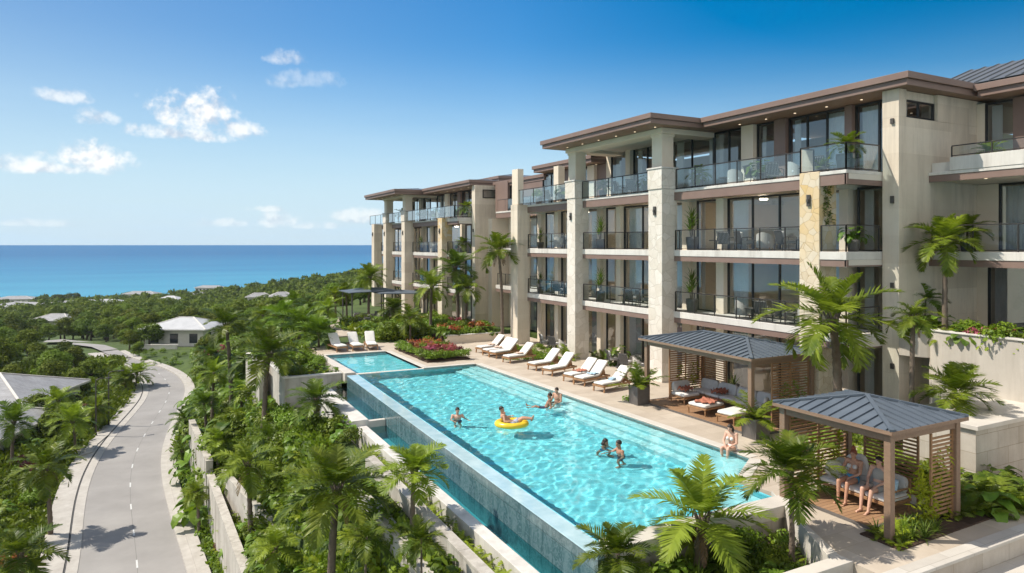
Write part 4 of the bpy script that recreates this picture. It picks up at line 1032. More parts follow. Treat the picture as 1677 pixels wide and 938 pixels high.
LG = [ # near foot leg and far foot leg in the photo, label
 ((988,644.6),(970,639),'nearest poolside lounger, beside the square dark planter, with a folded blue towel'),
 ((956,634.8),(938,628),'second lounger from the square dark planter, with a patterned towel near its headrest'),
 ((938,629),(920.5,622.5),'lounger with a rust coloured cloth on its seat, middle of the nearer trio'),
 ((903,617.8),(887,612.5),'white lounger just before the stone column, with a small gap behind it'),
 ((878.8,609.4),(861,603.5),'white lounger in front of the small palm by the stone column'),
 ((834.8,596.4),(821,592),'nearer lounger of the far quartet, left of the wider gap in the row'),
 ((811,588.5),(800,584.5),'low lounger squeezed between two others in the far quartet'),
 ((799,585.2),(789,581),'second farthest lounger of the poolside row'),
 ((786.5,580),(780.5,576.5),'farthest lounger of the poolside row, under the tall slim palm'),
]
GL = 'white cushioned teak loungers in a row beside the pool'
LPOS = []
for i, (a, b, lab) in enumerate(LG):
    A, B = Vector(at(*a)), Vector(at(*b)); mid = (A+B)/2
    ang = R(13) if i < 5 else R(9)
    o = lg if i == 0 else copy_tree(lg)
    o.location = (mid.x, mid.y, .001); o.rotation_euler = (0,0,ang + R((-3,2,0,3,-2,1,4,-2,2)[i])); o['label'] = lab; o['group'] = GL
    LPOS.append((mid.x, mid.y, o.rotation_euler.z))
for (u, v, ang, lab) in ((561,576.5,96,'left lounger of the three at the far end of the upper pool'),(587,575,88,'middle lounger of the three at the far end of the upper pool'),(610,573.5,80,'right lounger of the three at the far end of the upper pool')):
    x, y = at(u, v); o = copy_tree(lg); o.location = (x, y, .001); o.rotation_euler = (0,0,R(ang)); o['label'] = lab; o['group'] = 'loungers at the far end of the upper pool'
def on_lounger(i, s, w, z=.45):
    x, y, a = LPOS[i]; return (x + s*math.cos(a) - w*math.sin(a), y + s*math.sin(a) + w*math.cos(a), z)
def folded_towel(p, rz, mat, label, size=(.34,.26,.10), lump=.02):
    b = MB(); n = 8
    for k in range(3):
        b.cushion((.008*k,-.006*k,.02+size[2]/3*k),(size[0]-.02*k,size[1],size[2]/2.4),(0,0,.08*k),n=16,k=8)
    o = b.build('towel', M[mat], None, smooth=True); o.location = p; o.rotation_euler = (0,0,rz)
    tag(o, label, 'towel')
def crumpled(p, rz, size, mat, label, name='throw', cat='throw', seed=1, amp=.05):
    r = random.Random(seed); n = 14; b = MB(); vs = []
    for i in range(n+1):
        for j in range(n+1):
            x = (i/n-.5)*size[0]*(1+.12*math.sin(j*.8+seed)); y = (j/n-.5)*size[1]*(1+.15*math.sin(i*.7+seed*2))
            z = amp*(.5+.5*math.sin(i*1.3+seed)*math.cos(j*1.1+seed*1.7)) + r.uniform(0,amp*.5)
            vs.append((x,y,z))
    fs = [(i*(n+1)+j,(i+1)*(n+1)+j,(i+1)*(n+1)+j+1,i*(n+1)+j+1) for i in range(n) for j in range(n)]
    b.add(vs, fs); o = b.build(name, M[mat], None, smooth=True)
    sol = o.modifiers.new('thick','SOLIDIFY'); sol.thickness = .018; sol.offset = 1
    o.location = p; o.rotation_euler = (0,0,rz); return tag(o, label, cat)
folded_towel(on_lounger(0,.95,.0), .3, 'towel_blue', 'folded pale blue towel on the nearest poolside lounger')
crumpled(on_lounger(1,1.0,-.05), .4, (.45,.4), 'towel_blue', 'crumpled blue grey towel on the second lounger of the row', 'towel', 'towel', 3)
crumpled(on_lounger(2,.95,.0), .2, (.6,.5), 'throw', 'rust coloured cloth thrown over a white lounger seat', 'throw', 'throw', 4)
crumpled(on_lounger(5,1.05,.0), .2, (.45,.4), 'towel_tan', 'tan towel left near the headrest of the fourth farthest lounger', 'towel', 'towel', 5)
crumpled(on_lounger(7,1.0,.0), .9, (.5,.45), 'towel_tan', 'tan towel on the second farthest poolside lounger', 'towel', 'towel', 6)
crumpled(on_lounger(8,1.0,.0), .9, (.5,.45), 'towel_tan', 'tan towel on the farthest poolside lounger', 'towel', 'towel', 7)

# ------------------------------------------------------------------ cabanas
def cabana(label, x0, x1, y0, y1, h, apex, post=.17, over=.27, ridge=None, screens=(), floor=None):
    t = thing('cabana', label, 'cabana', ((x0+x1)/2,(y0+y1)/2,0))
    for x in (x0,x1):
        for y in (y0,y1):
            o = MB().box(x-post/2,x+post/2,y-post/2,y+post/2,.0,h-.02).build('post', M['cab_post'], t, world=True, bevel=.012)
    for a, b_ in (((x0,y0),(x1,y0)),((x1,y0),(x1,y1)),((x1,y1),(x0,y1)),((x0,y1),(x0,y0))):
        v = Vector((b_[0]-a[0], b_[1]-a[1], 0)).normalized()*(post/2+.003)
        MB().bar((a[0]+v.x,a[1]+v.y,h-.13),(b_[0]-v.x,b_[1]-v.y,h-.13),.10,.20).build('beam', M['cab_post'], t, world=True, bevel=.008)
    # hipped metal roof with standing seams
    rx0, rx1, ry0, ry1 = x0-over, x1+over, y0-over, y1+over
    cx = (x0+x1)/2; ra, rb_ = ridge or ((y0+y1)/2-.01,(y0+y1)/2+.01)
    ez = h+.06
    A = [(rx0,ry0,ez),(rx1,ry0,ez),(rx1,ry1,ez),(rx0,ry1,ez)]; Rg = [(cx,ra,apex),(cx,rb_,apex)]
    r = MB().add(A+Rg, [(3,0,4,5),(0,1,4),(1,2,5,4),(2,3,5)])
    ro = r.build('roof', M['cab_roof'], t, world=True)
    e = MB(); 
    for a, b_ in ((A[0],A[1]),(A[1],A[2]),(A[2],A[3]),(A[3],A[0])): e.bar((a[0],a[1],ez-.045),(b_[0],b_[1],ez-.045),.03,.085)
    e.build('eave', M['cab_post'], ro, world=True)
    u = MB().box(rx0+.05,rx1-.05,ry0+.05,ry1-.05,ez-.06,ez-.035); u.build('soffit', M['cab_post'], ro, world=True)
    sm_ = MB()
    def P3(p, s=.022): return (p[0],p[1],p[2]+s)
    def roofz(x, y):
        fx = min((x-rx0)/(cx-rx0), (rx1-x)/(rx1-cx)); fy = min((y-ry0)/(ra-ry0), (ry1-y)/(ry1-rb_))
        return ez+(apex-ez)*max(0,min(fx,fy,1))
    step = .30
    y = ry0+step*.5
    while y < ry1:
        k = max(0,min(1,(y-ry0)/(ra-ry0),(ry1-y)/(ry1-rb_)))
        if k > .06:
            for sgn, ex in ((1,rx0),(-1,rx1)):
                sm_.bar(P3((ex,y,ez)), P3((ex+(cx-ex)*k*.985,y,ez+(apex-ez)*k*.985)), .022, .034)
        y += step
    x = rx0+step*.5
    while x < rx1:
        k = max(0,min(1,(x-rx0)/(cx-rx0),(rx1-x)/(rx1-cx)))
        if k > .06:
            for ey, yt in ((ry0,ra),(ry1,rb_)):
                sm_.bar(P3((x,ey,ez)), P3((x,ey+(yt-ey)*k*.985,ez+(apex-ez)*k*.985)), .022, .034)
        x += step
    for a in A:
        tgt = Rg[0] if abs(a[1]-ra) < abs(a[1]-rb_) else Rg[1]
        sm_.bar(P3(a,.03), P3(tgt,.03), .10, .05)
    if rb_-ra > .1: sm_.bar(P3(Rg[0],.03),P3(Rg[1],.03),.10,.05)
    sm_.build('seams', M['cab_roof'], ro, world=True)
    for (a, b_, z0, z1) in screens:
        a, b_ = Vector((*a,0)), Vector((*b_,0)); d = b_-a
        s = MB(); z = z0
        while z < z1: s.bar((a.x,a.y,z),(b_.x,b_.y,z),.022,.052); z += .098
        nn = max(1, round(d.length/1.1))
        for i in range(nn+1):
            q = a.lerp(b_, i/nn); s.box(q.x-.025,q.x+.025,q.y-.025,q.y+.025,.03,z1+.04)
        s.build('screen', M['slat'], t, world=True)
    if floor:
        f = MB().prism(floor, .002, .045); f.build('floor', M['deckwood'], t, world=True)
        g = MB(); n_ = len(floor)
        for i in range(n_):
            a, b_ = floor[i], floor[(i+1)%n_]; g.bar((*a,.027),(*b_,.027),.09,.05)
        g.build('floor_edge', M['pot_dark'], t, world=True)
    return t
cab1 = cabana('large cabana with dark hipped metal roof beside the pool, in front of the stone columns', 19.1, 22.25, 17.8, 23.6, 2.72, 3.17, ridge=(19.5,21.9),
    screens=[((20.3,23.55),(22.15,23.55),.15,2.5),((20.2,17.85),(22.15,17.85),.2,2.5),((22.22,22.1),(22.22,23.5),.15,2.5)], floor=[(18.97,17.6),(22.42,17.6),(22.42,23.8),(18.97,23.8)])
cab2 = cabana('small square cabana with dark metal roof in the corner of the deck', 15.12, 17.72, 9.98, 12.95, 2.5, 2.92, over=.2,
    screens=[((15.3,12.93),(17.62,12.93),.2,2.35),((17.70,10.9),(17.70,12.4),.3,2.35),((16.75,10.0),(17.62,10.0),.25,2.2)], floor=[(15.28,10.55),(17.6,10.55),(17.6,12.85),(15.28,12.85)])
# planting bed beside the small cabana
tag(MB().prism([(14.8,9.5),(21.2,9.62),(21.2,10.86),(18.1,10.86),(18.1,10.50),(14.8,10.50)], -.02, .035).build('cabana_bed', M['soil']), kind='structure')

# ------------------------------------------------------------------ outdoor sofas
def sofa(name, label, loc, rz, length, depth=.85, arms=(1,1), backs=3, mat='cushion_grey', seat_mat='cushion_pale', cat='sofa', grp=None):
    """local: seat runs along y from 0 to length, faces -x"""
    t = thing(name, label, cat, loc, rz, grp)
    f = MB()
    f.box(0,.05,0,length,.24,.31); f.box(depth-.05,depth,0,length,.24,.31); f.box(.051,depth-.051,0,.05,.24,.31); f.box(.051,depth-.051,length-.05,length,.24,.31)
    k = max(3,int(length/.16))
    for i in range(k): f.box(.051,depth-.051,.06+i*(length-.12)/k,.12+i*(length-.12)/k,.27,.295)
    f.build('frame', M['teak'], t, bevel=.008)
    for x in (.04,depth-.04):
        for y in (.06,length-.06): MB().tube([(x,y,.24),(x,y,0)],[.032,.024],8).build('leg', M['teak'], t)
    if backs:
        bk = MB()
        for z in (.48,.60,.72): bk.box(depth-.045,depth-.01,0.02,length-.02,z,z+.06)
        for y in (.04,length/2,length-.04): bk.box(depth-.05,depth-.005,y-.025,y+.025,.312,.80)
        bk.build('back_frame', M['teak'], t)
    ns = max(1, round(length/.8)); w = length/ns
    for i in range(ns):
        MB().cushion((depth/2-.02,w*(i+.5),.375),(depth-.06,w-.02,.15)).build('seat_cushion', M[seat_mat], t, smooth=True)
    for i in range(backs):
        w2 = length/backs
        MB().cushion((depth-.19,w2*(i+.5),.64),(.17,w2-.03,.46),(0,R(12),0)).build('back_cushion', M[mat], t, smooth=True)
    for on, y in zip(arms,(0.03,length-.03)):
        if on:
            a = MB().tube([(.05,y,0.02),(.06,y,.40),(.12,y,.53),(.3,y,.57),(depth-.1,y,.58)],.03,8)
            a.tube([(.07,y,.40),(depth-.05,y,.40)],.02,6)
            a.build('arm', M['teak'], t, smooth=True)
    return t
sofa('outdoor_sofa', 'long grey cushioned teak sofa along the back of the large cabana', (21.15,19.0,.046), 0, 4.2, .9, (1,0), 4)
sofa('outdoor_sofa', 'short end of the corner seating against the far slatted screen of the large cabana', (20.95,22.3,.046), R(90), .95, .9, (0,0), 1)
def ottoman(label, loc, rz, L_, D_):
    t = thing('ottoman', label, 'ottoman', loc, rz)
    f = MB(); f.box(0,L_,0,.05,.24,.31); f.box(0,L_,D_-.05,D_,.24,.31); f.box(0,.05,.051,D_-.051,.24,.31); f.box(L_-.05,L_,.051,D_-.051,.24,.31)
    for i in range(6): f.box(.06+i*(L_-.1)/6,.13+i*(L_-.1)/6,.051,D_-.051,.27,.295)
    f.build('frame', M['teak'], t, bevel=.008)
    for x in (.05,L_-.05):
        for y in (.05,D_-.05): MB().tube([(x,y,.24),(x,y,0)],[.034,.026],8).build('leg', M['teak'], t)
    MB().cushion((L_/2,D_/2,.38),(L_-.03,D_-.03,.16)).build('cushion', M['cushion'], t, smooth=True)
    return t
ottoman('nearer white cushioned ottoman at the pool side of the large cabana', (19.35,18.85,.046), R(8), 1.5, .85)
ottoman('farther white ottoman in the large cabana, with a rust throw on it', (19.35,20.35,.046), R(6), 1.2, .95)
tb = thing('low_table', 'low dark slatted coffee table in the corner of the large cabana seating', 'coffee table', (20.45,21.3,.046))
w_ = MB()
for i in range(7): w_.box(-.3+i*.09,-.225+i*.09,-.35,.35,.27,.30)
w_.box(-.3,.33,-.33,-.27,.22,.269); w_.box(-.3,.33,.27,.33,.22,.269); w_.build('top', M['cab_post'], tb)
for x in (-.26,.29):
    for y in (-.3,.3): MB().bar((x,y,.22),(x,y,0),.05).build('leg', M['cab_post'], tb)
crumpled((19.95,20.85,.50), .4, (1.0,.7), 'throw', 'rust patterned throw crumpled over the farther ottoman', 'throw', 'throw', 9, .07)
crumpled((21.5,21.7,.50), .2, (.7,.55), 'throw', 'rust patterned throw bunched on the long sofa near the screen', 'throw', 'throw', 11, .16)
crumpled((20.5,22.8,.50), .2, (.6,.5), 'throw', 'rust patterned throw on the short end of the corner seating', 'throw', 'throw', 13, .18)
def pillow(loc, rot, mat, label, size=(.44,.14,.42)):
    o = MB().cushion((0,0,0), size, e=.6).build('pillow', M[mat], None, smooth=True); o.location = loc; o.rotation_euler = rot
    tag(o, label, 'pillow')
pillow((21.6,20.4,.72), (R(0),R(18),R(80)), 'cushion_pale', 'pale scatter pillow leaning in the middle of the long sofa')
pillow((21.35,19.15,.66), (R(10),R(10),R(30)), 'cushion', 'white pillow by the near arm of the long sofa')
sofa('outdoor_sofa', 'teak sofa with pale cushions under the small cabana, two people seated on it', (16.25,10.75,.046), 0, 2.05, .95, (1,1), 2)
pillow((16.75,10.92,.66), (R(12),R(14),R(35)), 'towel_blue', 'pale blue pillow leaning on the near arm of the small cabana sofa')
pillow((16.65,12.6,.68), (R(8),R(14),R(-25)), 'cushion', 'white pillow at the far end of the small cabana sofa')
pillow((16.98,12.1,.86), (0,R(16),R(90)), 'cushion_pale', 'tall pale pillow standing against the back of the small cabana sofa', (.6,.16,.6))

# ------------------------------------------------------------------ planters
def pot_square(s=.62, h=.72):
    b = MB(); a = s/2; c = a*.93
    b.add([(-c,-c,0),(c,-c,0),(c,c,0),(-c,c,0),(-a,-a,h),(a,-a,h),(a,a,h),(-a,a,h)], [(3,2,1,0),(0,1,5,4),(1,2,6,5),(2,3,7,6),(3,0,4,7)])
    i = a-.05
    b.add([(-a,-a,h),(a,-a,h),(a,a,h),(-a,a,h),(-i,-i,h),(i,-i,h),(i,i,h),(-i,i,h),(-i,-i,h-.08),(i,-i,h-.08),(i,i,h-.08),(-i,i,h-.08)],
        [(0,1,5,4),(1,2,6,5),(2,3,7,6),(3,0,4,7),(4,5,9,8),(5,6,10,9),(6,7,11,10),(7,4,8,11),(8,9,10,11)])
    return b
def pot_round(r=.34, h=.6):
    return MB().lathe([(r*.72,0),(r*.80,.03),(r*.98,h*.7),(r,h),(r*.9,h),(r*.86,h-.07),(.02,h-.07)], 22)

# ------------------------------------------------------------------ balcony and patio chairs
def make_chair():
    t = thing('lounge_chair', 'x', 'chair')
    f = MB()
    for x in (-.30,.30): f.tube([(x,-.30,0),(x,-.29,.58),(x,.0,.60),(x,.30,.57),(x,.36,0)],.02,6)
    f.bar((-.3,-.29,.30),(.3,-.29,.30),.035); f.bar((-.3,.30,.30),(.3,.30,.30),.035)
    f.build('frame', M['chair_dark'], t)
    b = MB()
    for i in range(9):
        x = -.26+i*.065; b.bar((x,.27,.30),(x,.40,.86),.035,.02)
    b.bar((-.3,.40,.86),(.3,.40,.86),.04); b.build('backrest', M['chair_dark'], t)
    MB().cushion((0,-.01,.37),(.56,.56,.13)).build('seat_cushion', M['cushion_grey'], t, smooth=True)
    MB().cushion((0,.26,.62),(.52,.13,.44),(R(-13),0,0)).build('back_cushion', M['cushion_grey'], t, smooth=True)
    return t
def make_table():
    t = thing('side_table', 'x', 'table')
    MB().lathe([(.30,.44),(.33,.45),(.33,.475),(.30,.48)],20).build('top', M['chair_dark'], t)
    MB().tube([(0,0,.44),(0,0,.03)],.03,8).lathe([(.2,0),(.2,.02),(.03,.04)],16).build('base', M['chair_dark'], t)
    return t
ch0, tb0 = make_chair(), make_table()
def make_armchair():
    t = thing('armchair', 'x', 'armchair')
    b = MB(); n = 14
    for i in range(n):      # rounded tub shell
        a0, a1 = math.pi*(-.08+1.16*i/n), math.pi*(-.08+1.16*(i+1)/n)
        h0 = .58+.22*max(0,math.sin(a0)); h1 = .58+.22*max(0,math.sin(a1))
        P_ = [(.36*math.cos(a),.34*math.sin(a)) for a in (a0,a1)]; Q_ = [(.30*math.cos(a),.28*math.sin(a)) for a in (a0,a1)]
        b.add([(*P_[0],.12),(*P_[1],.12),(*P_[1],h1),(*P_[0],h0),(*Q_[0],.12),(*Q_[1],.12),(*Q_[1],h1),(*Q_[0],h0)], [(0,1,2,3),(5,4,7,6),(3,2,6,7),(1,0,4,5),(0,3,7,4),(1,5,6,2)])
    b.build('shell', M['chair_pale'], t)
    MB().cushion((0,-.02,.36),(.56,.58,.17)).build('seat_cushion', M['cushion_pale'], t, smooth=True)
    for x in (-.26,.26):
        for y in (-.2,.22): MB().tube([(x,y,.13),(x*1.1,y*1.1,0)],[.025,.018],6).build('leg', M['teak'], t)
    return t
ac0 = make_armchair(); used_a = [0]; used_c = [0]; used_t = [0]
def chair(x, y, z, deg, lab, grp, s=1):
    o = ch0 if not used_c[0] else copy_tree(ch0); used_c[0] = 1
    o.location = (x,y,z+.004); o.rotation_euler = (0,0,R(deg)); o['label'] = lab; o['group'] = grp
def table(x, y, z, lab, grp):
    o = tb0 if not used_t[0] else copy_tree(tb0); used_t[0] = 1
    o.location = (x,y,z+.004); o['label'] = lab; o['group'] = grp
lvl = {0:'patio',1:'first balcony',2:'second balcony',3:'top terrace'}
def setting(li, y0, n, x, where, off=0, zoff=0):
    z = FZ[li]+zoff if li else .03
    grp = 'grey chairs on the %s %s' % (lvl[li], where); lab = 'grey cushioned chair on the %s %s' % (lvl[li], where)
    for i in range(n):
        yy = y0+i*1.15
        if (i+li) % 3 == 1:
            o = ac0 if not used_a[0] else copy_tree(ac0); used_a[0] = 1
            o.location = (x,yy,z+.004); o.rotation_euler = (0,0,R(90+(-30 if i % 2 else 25))); o['label'] = 'pale rounded armchair on the %s %s' % (lvl[li], where); o['group'] = 'pale armchairs on the %s %s' % (lvl[li], where)
        else: chair(x, yy, z, 90 + (-18 if i % 2 else 22), lab, grp)
        if i % 2 == 0: table(x-.05, yy+.58, z, 'small round table between grey chairs on the %s %s' % (lvl[li], where), 'small tables on the %s %s' % (lvl[li], where))
setting(1, 19.4, 4, 24.0, 'behind the yellowed stone column'); setting(2, 19.3, 5, 24.0, 'behind the yellowed stone column'); setting(3, 19.2, 5, 24.5, 'above the yellowed stone column')
setting(1, 28.4, 3, 23.7, 'between the two tallest stone columns'); setting(2, 28.5, 2, 25.6, 'between the two tallest stone columns'); setting(3, 28.4, 4, 23.9, 'under the raised pavilion roof')
setting(1, 36.2, 3, 23.9, 'beyond the two tallest stone columns'); setting(2, 36.2, 3, 23.9, 'beyond the two tallest stone columns'); setting(3, 37.0, 3, 23.6, 'beyond the raised pavilion')
setting(0, 28.2, 4, 23.2, 'between the two tallest stone columns'); setting(0, 36.0, 4, 23.4, 'beyond the two tallest stone columns')
setting(2, 8.5, 4, 27.4, 'of the right wing'); setting(3, 58, 4, 23.8, 'of the far wing', 0, -.45); setting(2, 58, 3, 23.9, 'of the far wing', 0, -.45)
# dark interior chairs seen through glass of the right wing
# ------------------------------------------------------------------ far canopy pavilion and its seats
px_, py_, _ = atd(612, 490, 62)
pg = thing('garden_pergola', 'thin dark canopy on slim posts over seating far beyond the upper pool', 'pergola', (px_,py_,0))
c = MB()
nn = 12
for (x0,x1,y0,y1,z,s) in ((-2.6,1.6,-1.6,2.2,2.75,1),(-.2,4.4,-2.6,.6,2.55,-1)):
    vs = []; 
    for i in range(nn+1):
        for j in range(nn+1):
            a, b_ = i/nn, j/nn
            vs.append((x0+(x1-x0)*a, y0+(y1-y0)*b_, z+.22*(1-4*(a-.5)**2)*(1-4*(b_-.5)**2)+.12*s*(a-.5)))
    m0 = len(vs); vs += [(q[0],q[1],q[2]-.06) for q in vs]
    fs = [(i*(nn+1)+j,(i+1)*(nn+1)+j,(i+1)*(nn+1)+j+1,i*(nn+1)+j+1) for i in range(nn) for j in range(nn)]
    fs += [tuple(k+m0 for k in reversed(f_)) for f_ in fs]
    ed = [i*(nn+1) for i in range(nn+1)]+[nn*(nn+1)+j for j in range(1,nn+1)]+[i*(nn+1)+nn for i in range(nn-1,-1,-1)]+[j for j in range(nn-1,0,-1)]
    fs += [(ed[k],ed[(k+1)%len(ed)],ed[(k+1)%len(ed)]+m0,ed[k]+m0) for k in range(len(ed))]
    o_ = MB().add(vs, fs); o_.build('canopy', M['cab_roof'], pg)
for x, y in ((-2.3,-1.3),(1.3,-1.3),(-2.3,1.9),(1.3,1.9),(.2,-2.3),(4.0,-2.3),(4.0,.3)): MB().tube([(x,y,0),(x,y,2.62)],.06,8).build('post', M['chair_dark'], pg)
tag(MB().prism([at(545,552),(px_-4.5,py_-5),(px_-4.5,py_+4),(px_+5.5,py_+4),(px_+5.5,py_-1.5),at(632,545)], -.08, .02).build('garden_terrace', M['deck']), kind='structure')
k = 0
for (u, v, dg) in ((583,528,90),(594,529,90),(606,530,100),(618,525,80),(630,527,120),(640,522,60),(600,536,90),(588,537,80)):
    x, y = at(u, v, 0); o = copy_tree(ch0); o.location = (x,y,.025); o.rotation_euler = (0,0,R(dg+90)); o['label'] = 'low chair among the seats under the far dark canopy'; o['group'] = 'seats under the far canopy'

# ------------------------------------------------------------------ street lamps on the left verge
def lamp(loc, rz, label, h=4.6):
    t = thing('street_lamp', label, 'street lamp', loc, rz, 'dark street lamps along the left verge')
    MB().tube([(0,0,0),(0,0,h*.5),(0,0,h),(.05,0,h+.15),(.35,0,h+.24),(.75,0,h+.22)],[.075,.06,.05,.045,.04,.035],8).build('pole', M['lamp_metal'], t, smooth=True)
    MB().cushion((.95,0,h+.20),(.5,.2,.09)).build('lamp_head', M['lamp_metal'], t, smooth=True)
    MB().lathe([(.16,0),(.16,.05),(.10,.09),(.08,.3)],12).build('base', M['lamp_metal'], t)
x, y = at(178,697,ROAD_Z); lamp((x,y,ROAD_Z-.05), R(15), 'tall street lamp on the left verge where the road bends, arm over the walk')
x, y = at(157,714,ROAD_Z); lamp((x,y,ROAD_Z-.05), R(15), 'street lamp on the left verge nearer than the one at the bend')
x, y = at(232,541,-14); lamp((x,y,tz(x,y)), R(190), 'small street lamp far off beside the white villa road')
# ------------------------------------------------------------------ plants
def np_mesh(name, quads, mats, midx=None, smooth=False):
    """quads: (n,4,3)"""
    q = np.asarray(quads, np.float32); n = len(q)
    me = bpy.data.meshes.new(name)
    me.vertices.add(n*4); me.vertices.foreach_set('co', q.reshape(-1))
    me.loops.add(n*4); me.loops.foreach_set('vertex_index', np.arange(n*4, dtype=np.int32))
    me.polygons.add(n); me.polygons.foreach_set('loop_start', np.arange(0,n*4,4,dtype=np.int32)); me.polygons.foreach_set('loop_total', np.full(n,4,np.int32))
    for mt in (mats if isinstance(mats,(list,tuple)) else [mats]): me.materials.append(mt)
    if midx is not None: me.polygons.foreach_set('material_index', np.asarray(midx,np.int32))
    me.update(calc_edges=True); me.validate(); return me

def leaf_strip(Q, p0, d, side, up, ln, w, droop=.3, segs=2):
    """tapered bending leaflet as quads"""
    pts = []; p = np.array(p0, float); d = np.array(d, float)
    prof = [.55,1,.72,.06] if segs == 3 else ([.6,1,.06] if segs == 2 else [.8,.1])
    for i in range(segs+1):
        hw = w*.5*prof[i]
        pts.append((p-side*hw, p+side*hw))
        d2 = d + np.array([0,0,-1])*droop*(i+1)/segs; d2 /= np.linalg.norm(d2)
        p = p + d2*ln/segs
    for i in range(segs): Q.append((pts[i][0], pts[i][1], pts[i+1][1], pts[i+1][0]))

def frond(Q, r, org, azm, el0, ln, bend, nl, lw, lfrac=.36, stem=.12, hang=.35, segs=2, vee=.45, rw=.02):
    ca, sa = math.cos(azm), math.sin(azm)
    side = np.array([-sa, ca, 0.]); n = 12
    p = np.array(org, float); P = [p.copy()]; T = []
    for i in range(n):
        s = (i+.5)/n; e = el0 - bend*s**1.25
        t = np.array([ca*math.cos(e), sa*math.cos(e), math.sin(e)]); T.append(t); p = p + t*ln/n; P.append(p.copy())
    T.append(T[-1]); P = np.array(P); T = np.array(T)
    for i in range(n):       # rachis
        w0 = rw*(1-.8*i/n); w1 = rw*(1-.8*(i+1)/n)
        Q.append((P[i]-side*w0, P[i]+side*w0, P[i+1]+side*w1, P[i+1]-side*w1))
    for k in range(nl):
        if r.random() < .05: continue
        s = stem + (1-stem)*(k+.5)/nl; f = s*n; i = min(int(f), n-1); a = f-i
        q = P[i]*(1-a)+P[i+1]*a; t = T[i]*(1-a)+T[min(i+1,n)]*a; t = t/np.linalg.norm(t)
        up = np.cross(t, side); up = up if up[2] > 0 else -up
        L_ = ln*lfrac*(math.sin(math.pi*min(1,(s*.82+.16)))**.7)*r.uniform(.9,1.08)
        for sg in (-1,1):
            sw = .35+.5*s + r.uniform(-.08,.08)
            d = side*sg*(1-.25*s) + t*sw + up*vee*r.uniform(.6,1.3); d /= np.linalg.norm(d)
            ws = np.cross(d, up); ws /= (np.linalg.norm(ws)+1e-9)
            ws = ws*.8 + up*.25*r.uniform(-1,1); ws /= np.linalg.norm(ws)
            leaf_strip(Q, q, d, ws, up, L_, lw, hang*r.uniform(.6,1.5), segs)

def palm_crown(seed, n=20, ln=1.0, nl=26, lw=.05, bend=(1.0,1.7), spread=1.0, segs=2, low=-.35, lfrac=.36, hang=.34):
    r = random.Random(seed); Q = []
    for i in range(n):
        f = i/(n-1)
        el = lerp(1.45, low, f**.85)*spread + r.uniform(-.12,.12)
        frond(Q, r, (0.02*math.cos(i*2.4),0.02*math.sin(i*2.4),-.05*f), i*2.39996+r.uniform(-.25,.25), el, ln*r.uniform(.86,1.08)*(1-.22*(f<.18)), lerp(bend[0],bend[1],f)*r.uniform(.8,1.2), nl, lw*ln, lfrac=lfrac, hang=hang, segs=segs, rw=.014*ln)
    return np.array(Q)

def scaled(Q, s): return np.asarray(Q)*s
CR = []      # unit palm crowns
for sd_, args in enumerate([dict(n=19,nl=38,lw=.030,bend=(.7,1.25),low=-.25), dict(n=16,nl=36,lw=.031,bend=(.8,1.4),low=-.35), dict(n=19,nl=34,lw=.032,bend=(.75,1.35),low=-.1), dict(n=13,nl=34,lw=.030,bend=(1.1,1.8),low=-.2,hang=.6), dict(n=17,nl=37,lw=.030,bend=(.6,1.6),low=-.5,lfrac=.33), dict(n=21,nl=34,lw=.031,bend=(.9,1.2),low=-.1,lfrac=.4), dict(n=14,nl=38,lw=.031,bend=(1.0,1.5),low=-.4,hang=.5), dict(n=18,nl=36,lw=.030,bend=(.75,1.7),low=-.3)]):
    CR.append(palm_crown(40+sd_, **args))
def crown_mesh(i, mat, nm): return np_mesh(nm, CR[i], M[mat])
CRM = {(i,m_): crown_mesh(i,m_,'crown') for i in range(8) for m_ in ('palm','palm_dark')}
# dry hanging fronds and bud, used on a few palms
def trunk_mesh(h, r0, r1, lean=0., seed=0, n=12):
    r = random.Random(seed); b = MB(); pts = []; rad = []
    k = max(6, int(h/.16))
    for i in range(k+1):
        s = i/k; pts.append((lean*s*s, lean*.35*math.sin(s*2.6), h*s))
        ring = 1+(.10 if i % 2 else -.06)+r.uniform(-.03,.03)
        fl = 1+.5*math.exp(-s*h*5)
        rad.append(lerp(r0,r1,s)*ring*fl)
    b.tube(pts, rad, n)
    return b.mesh('trunk', M['trunk'], True), pts[-1]

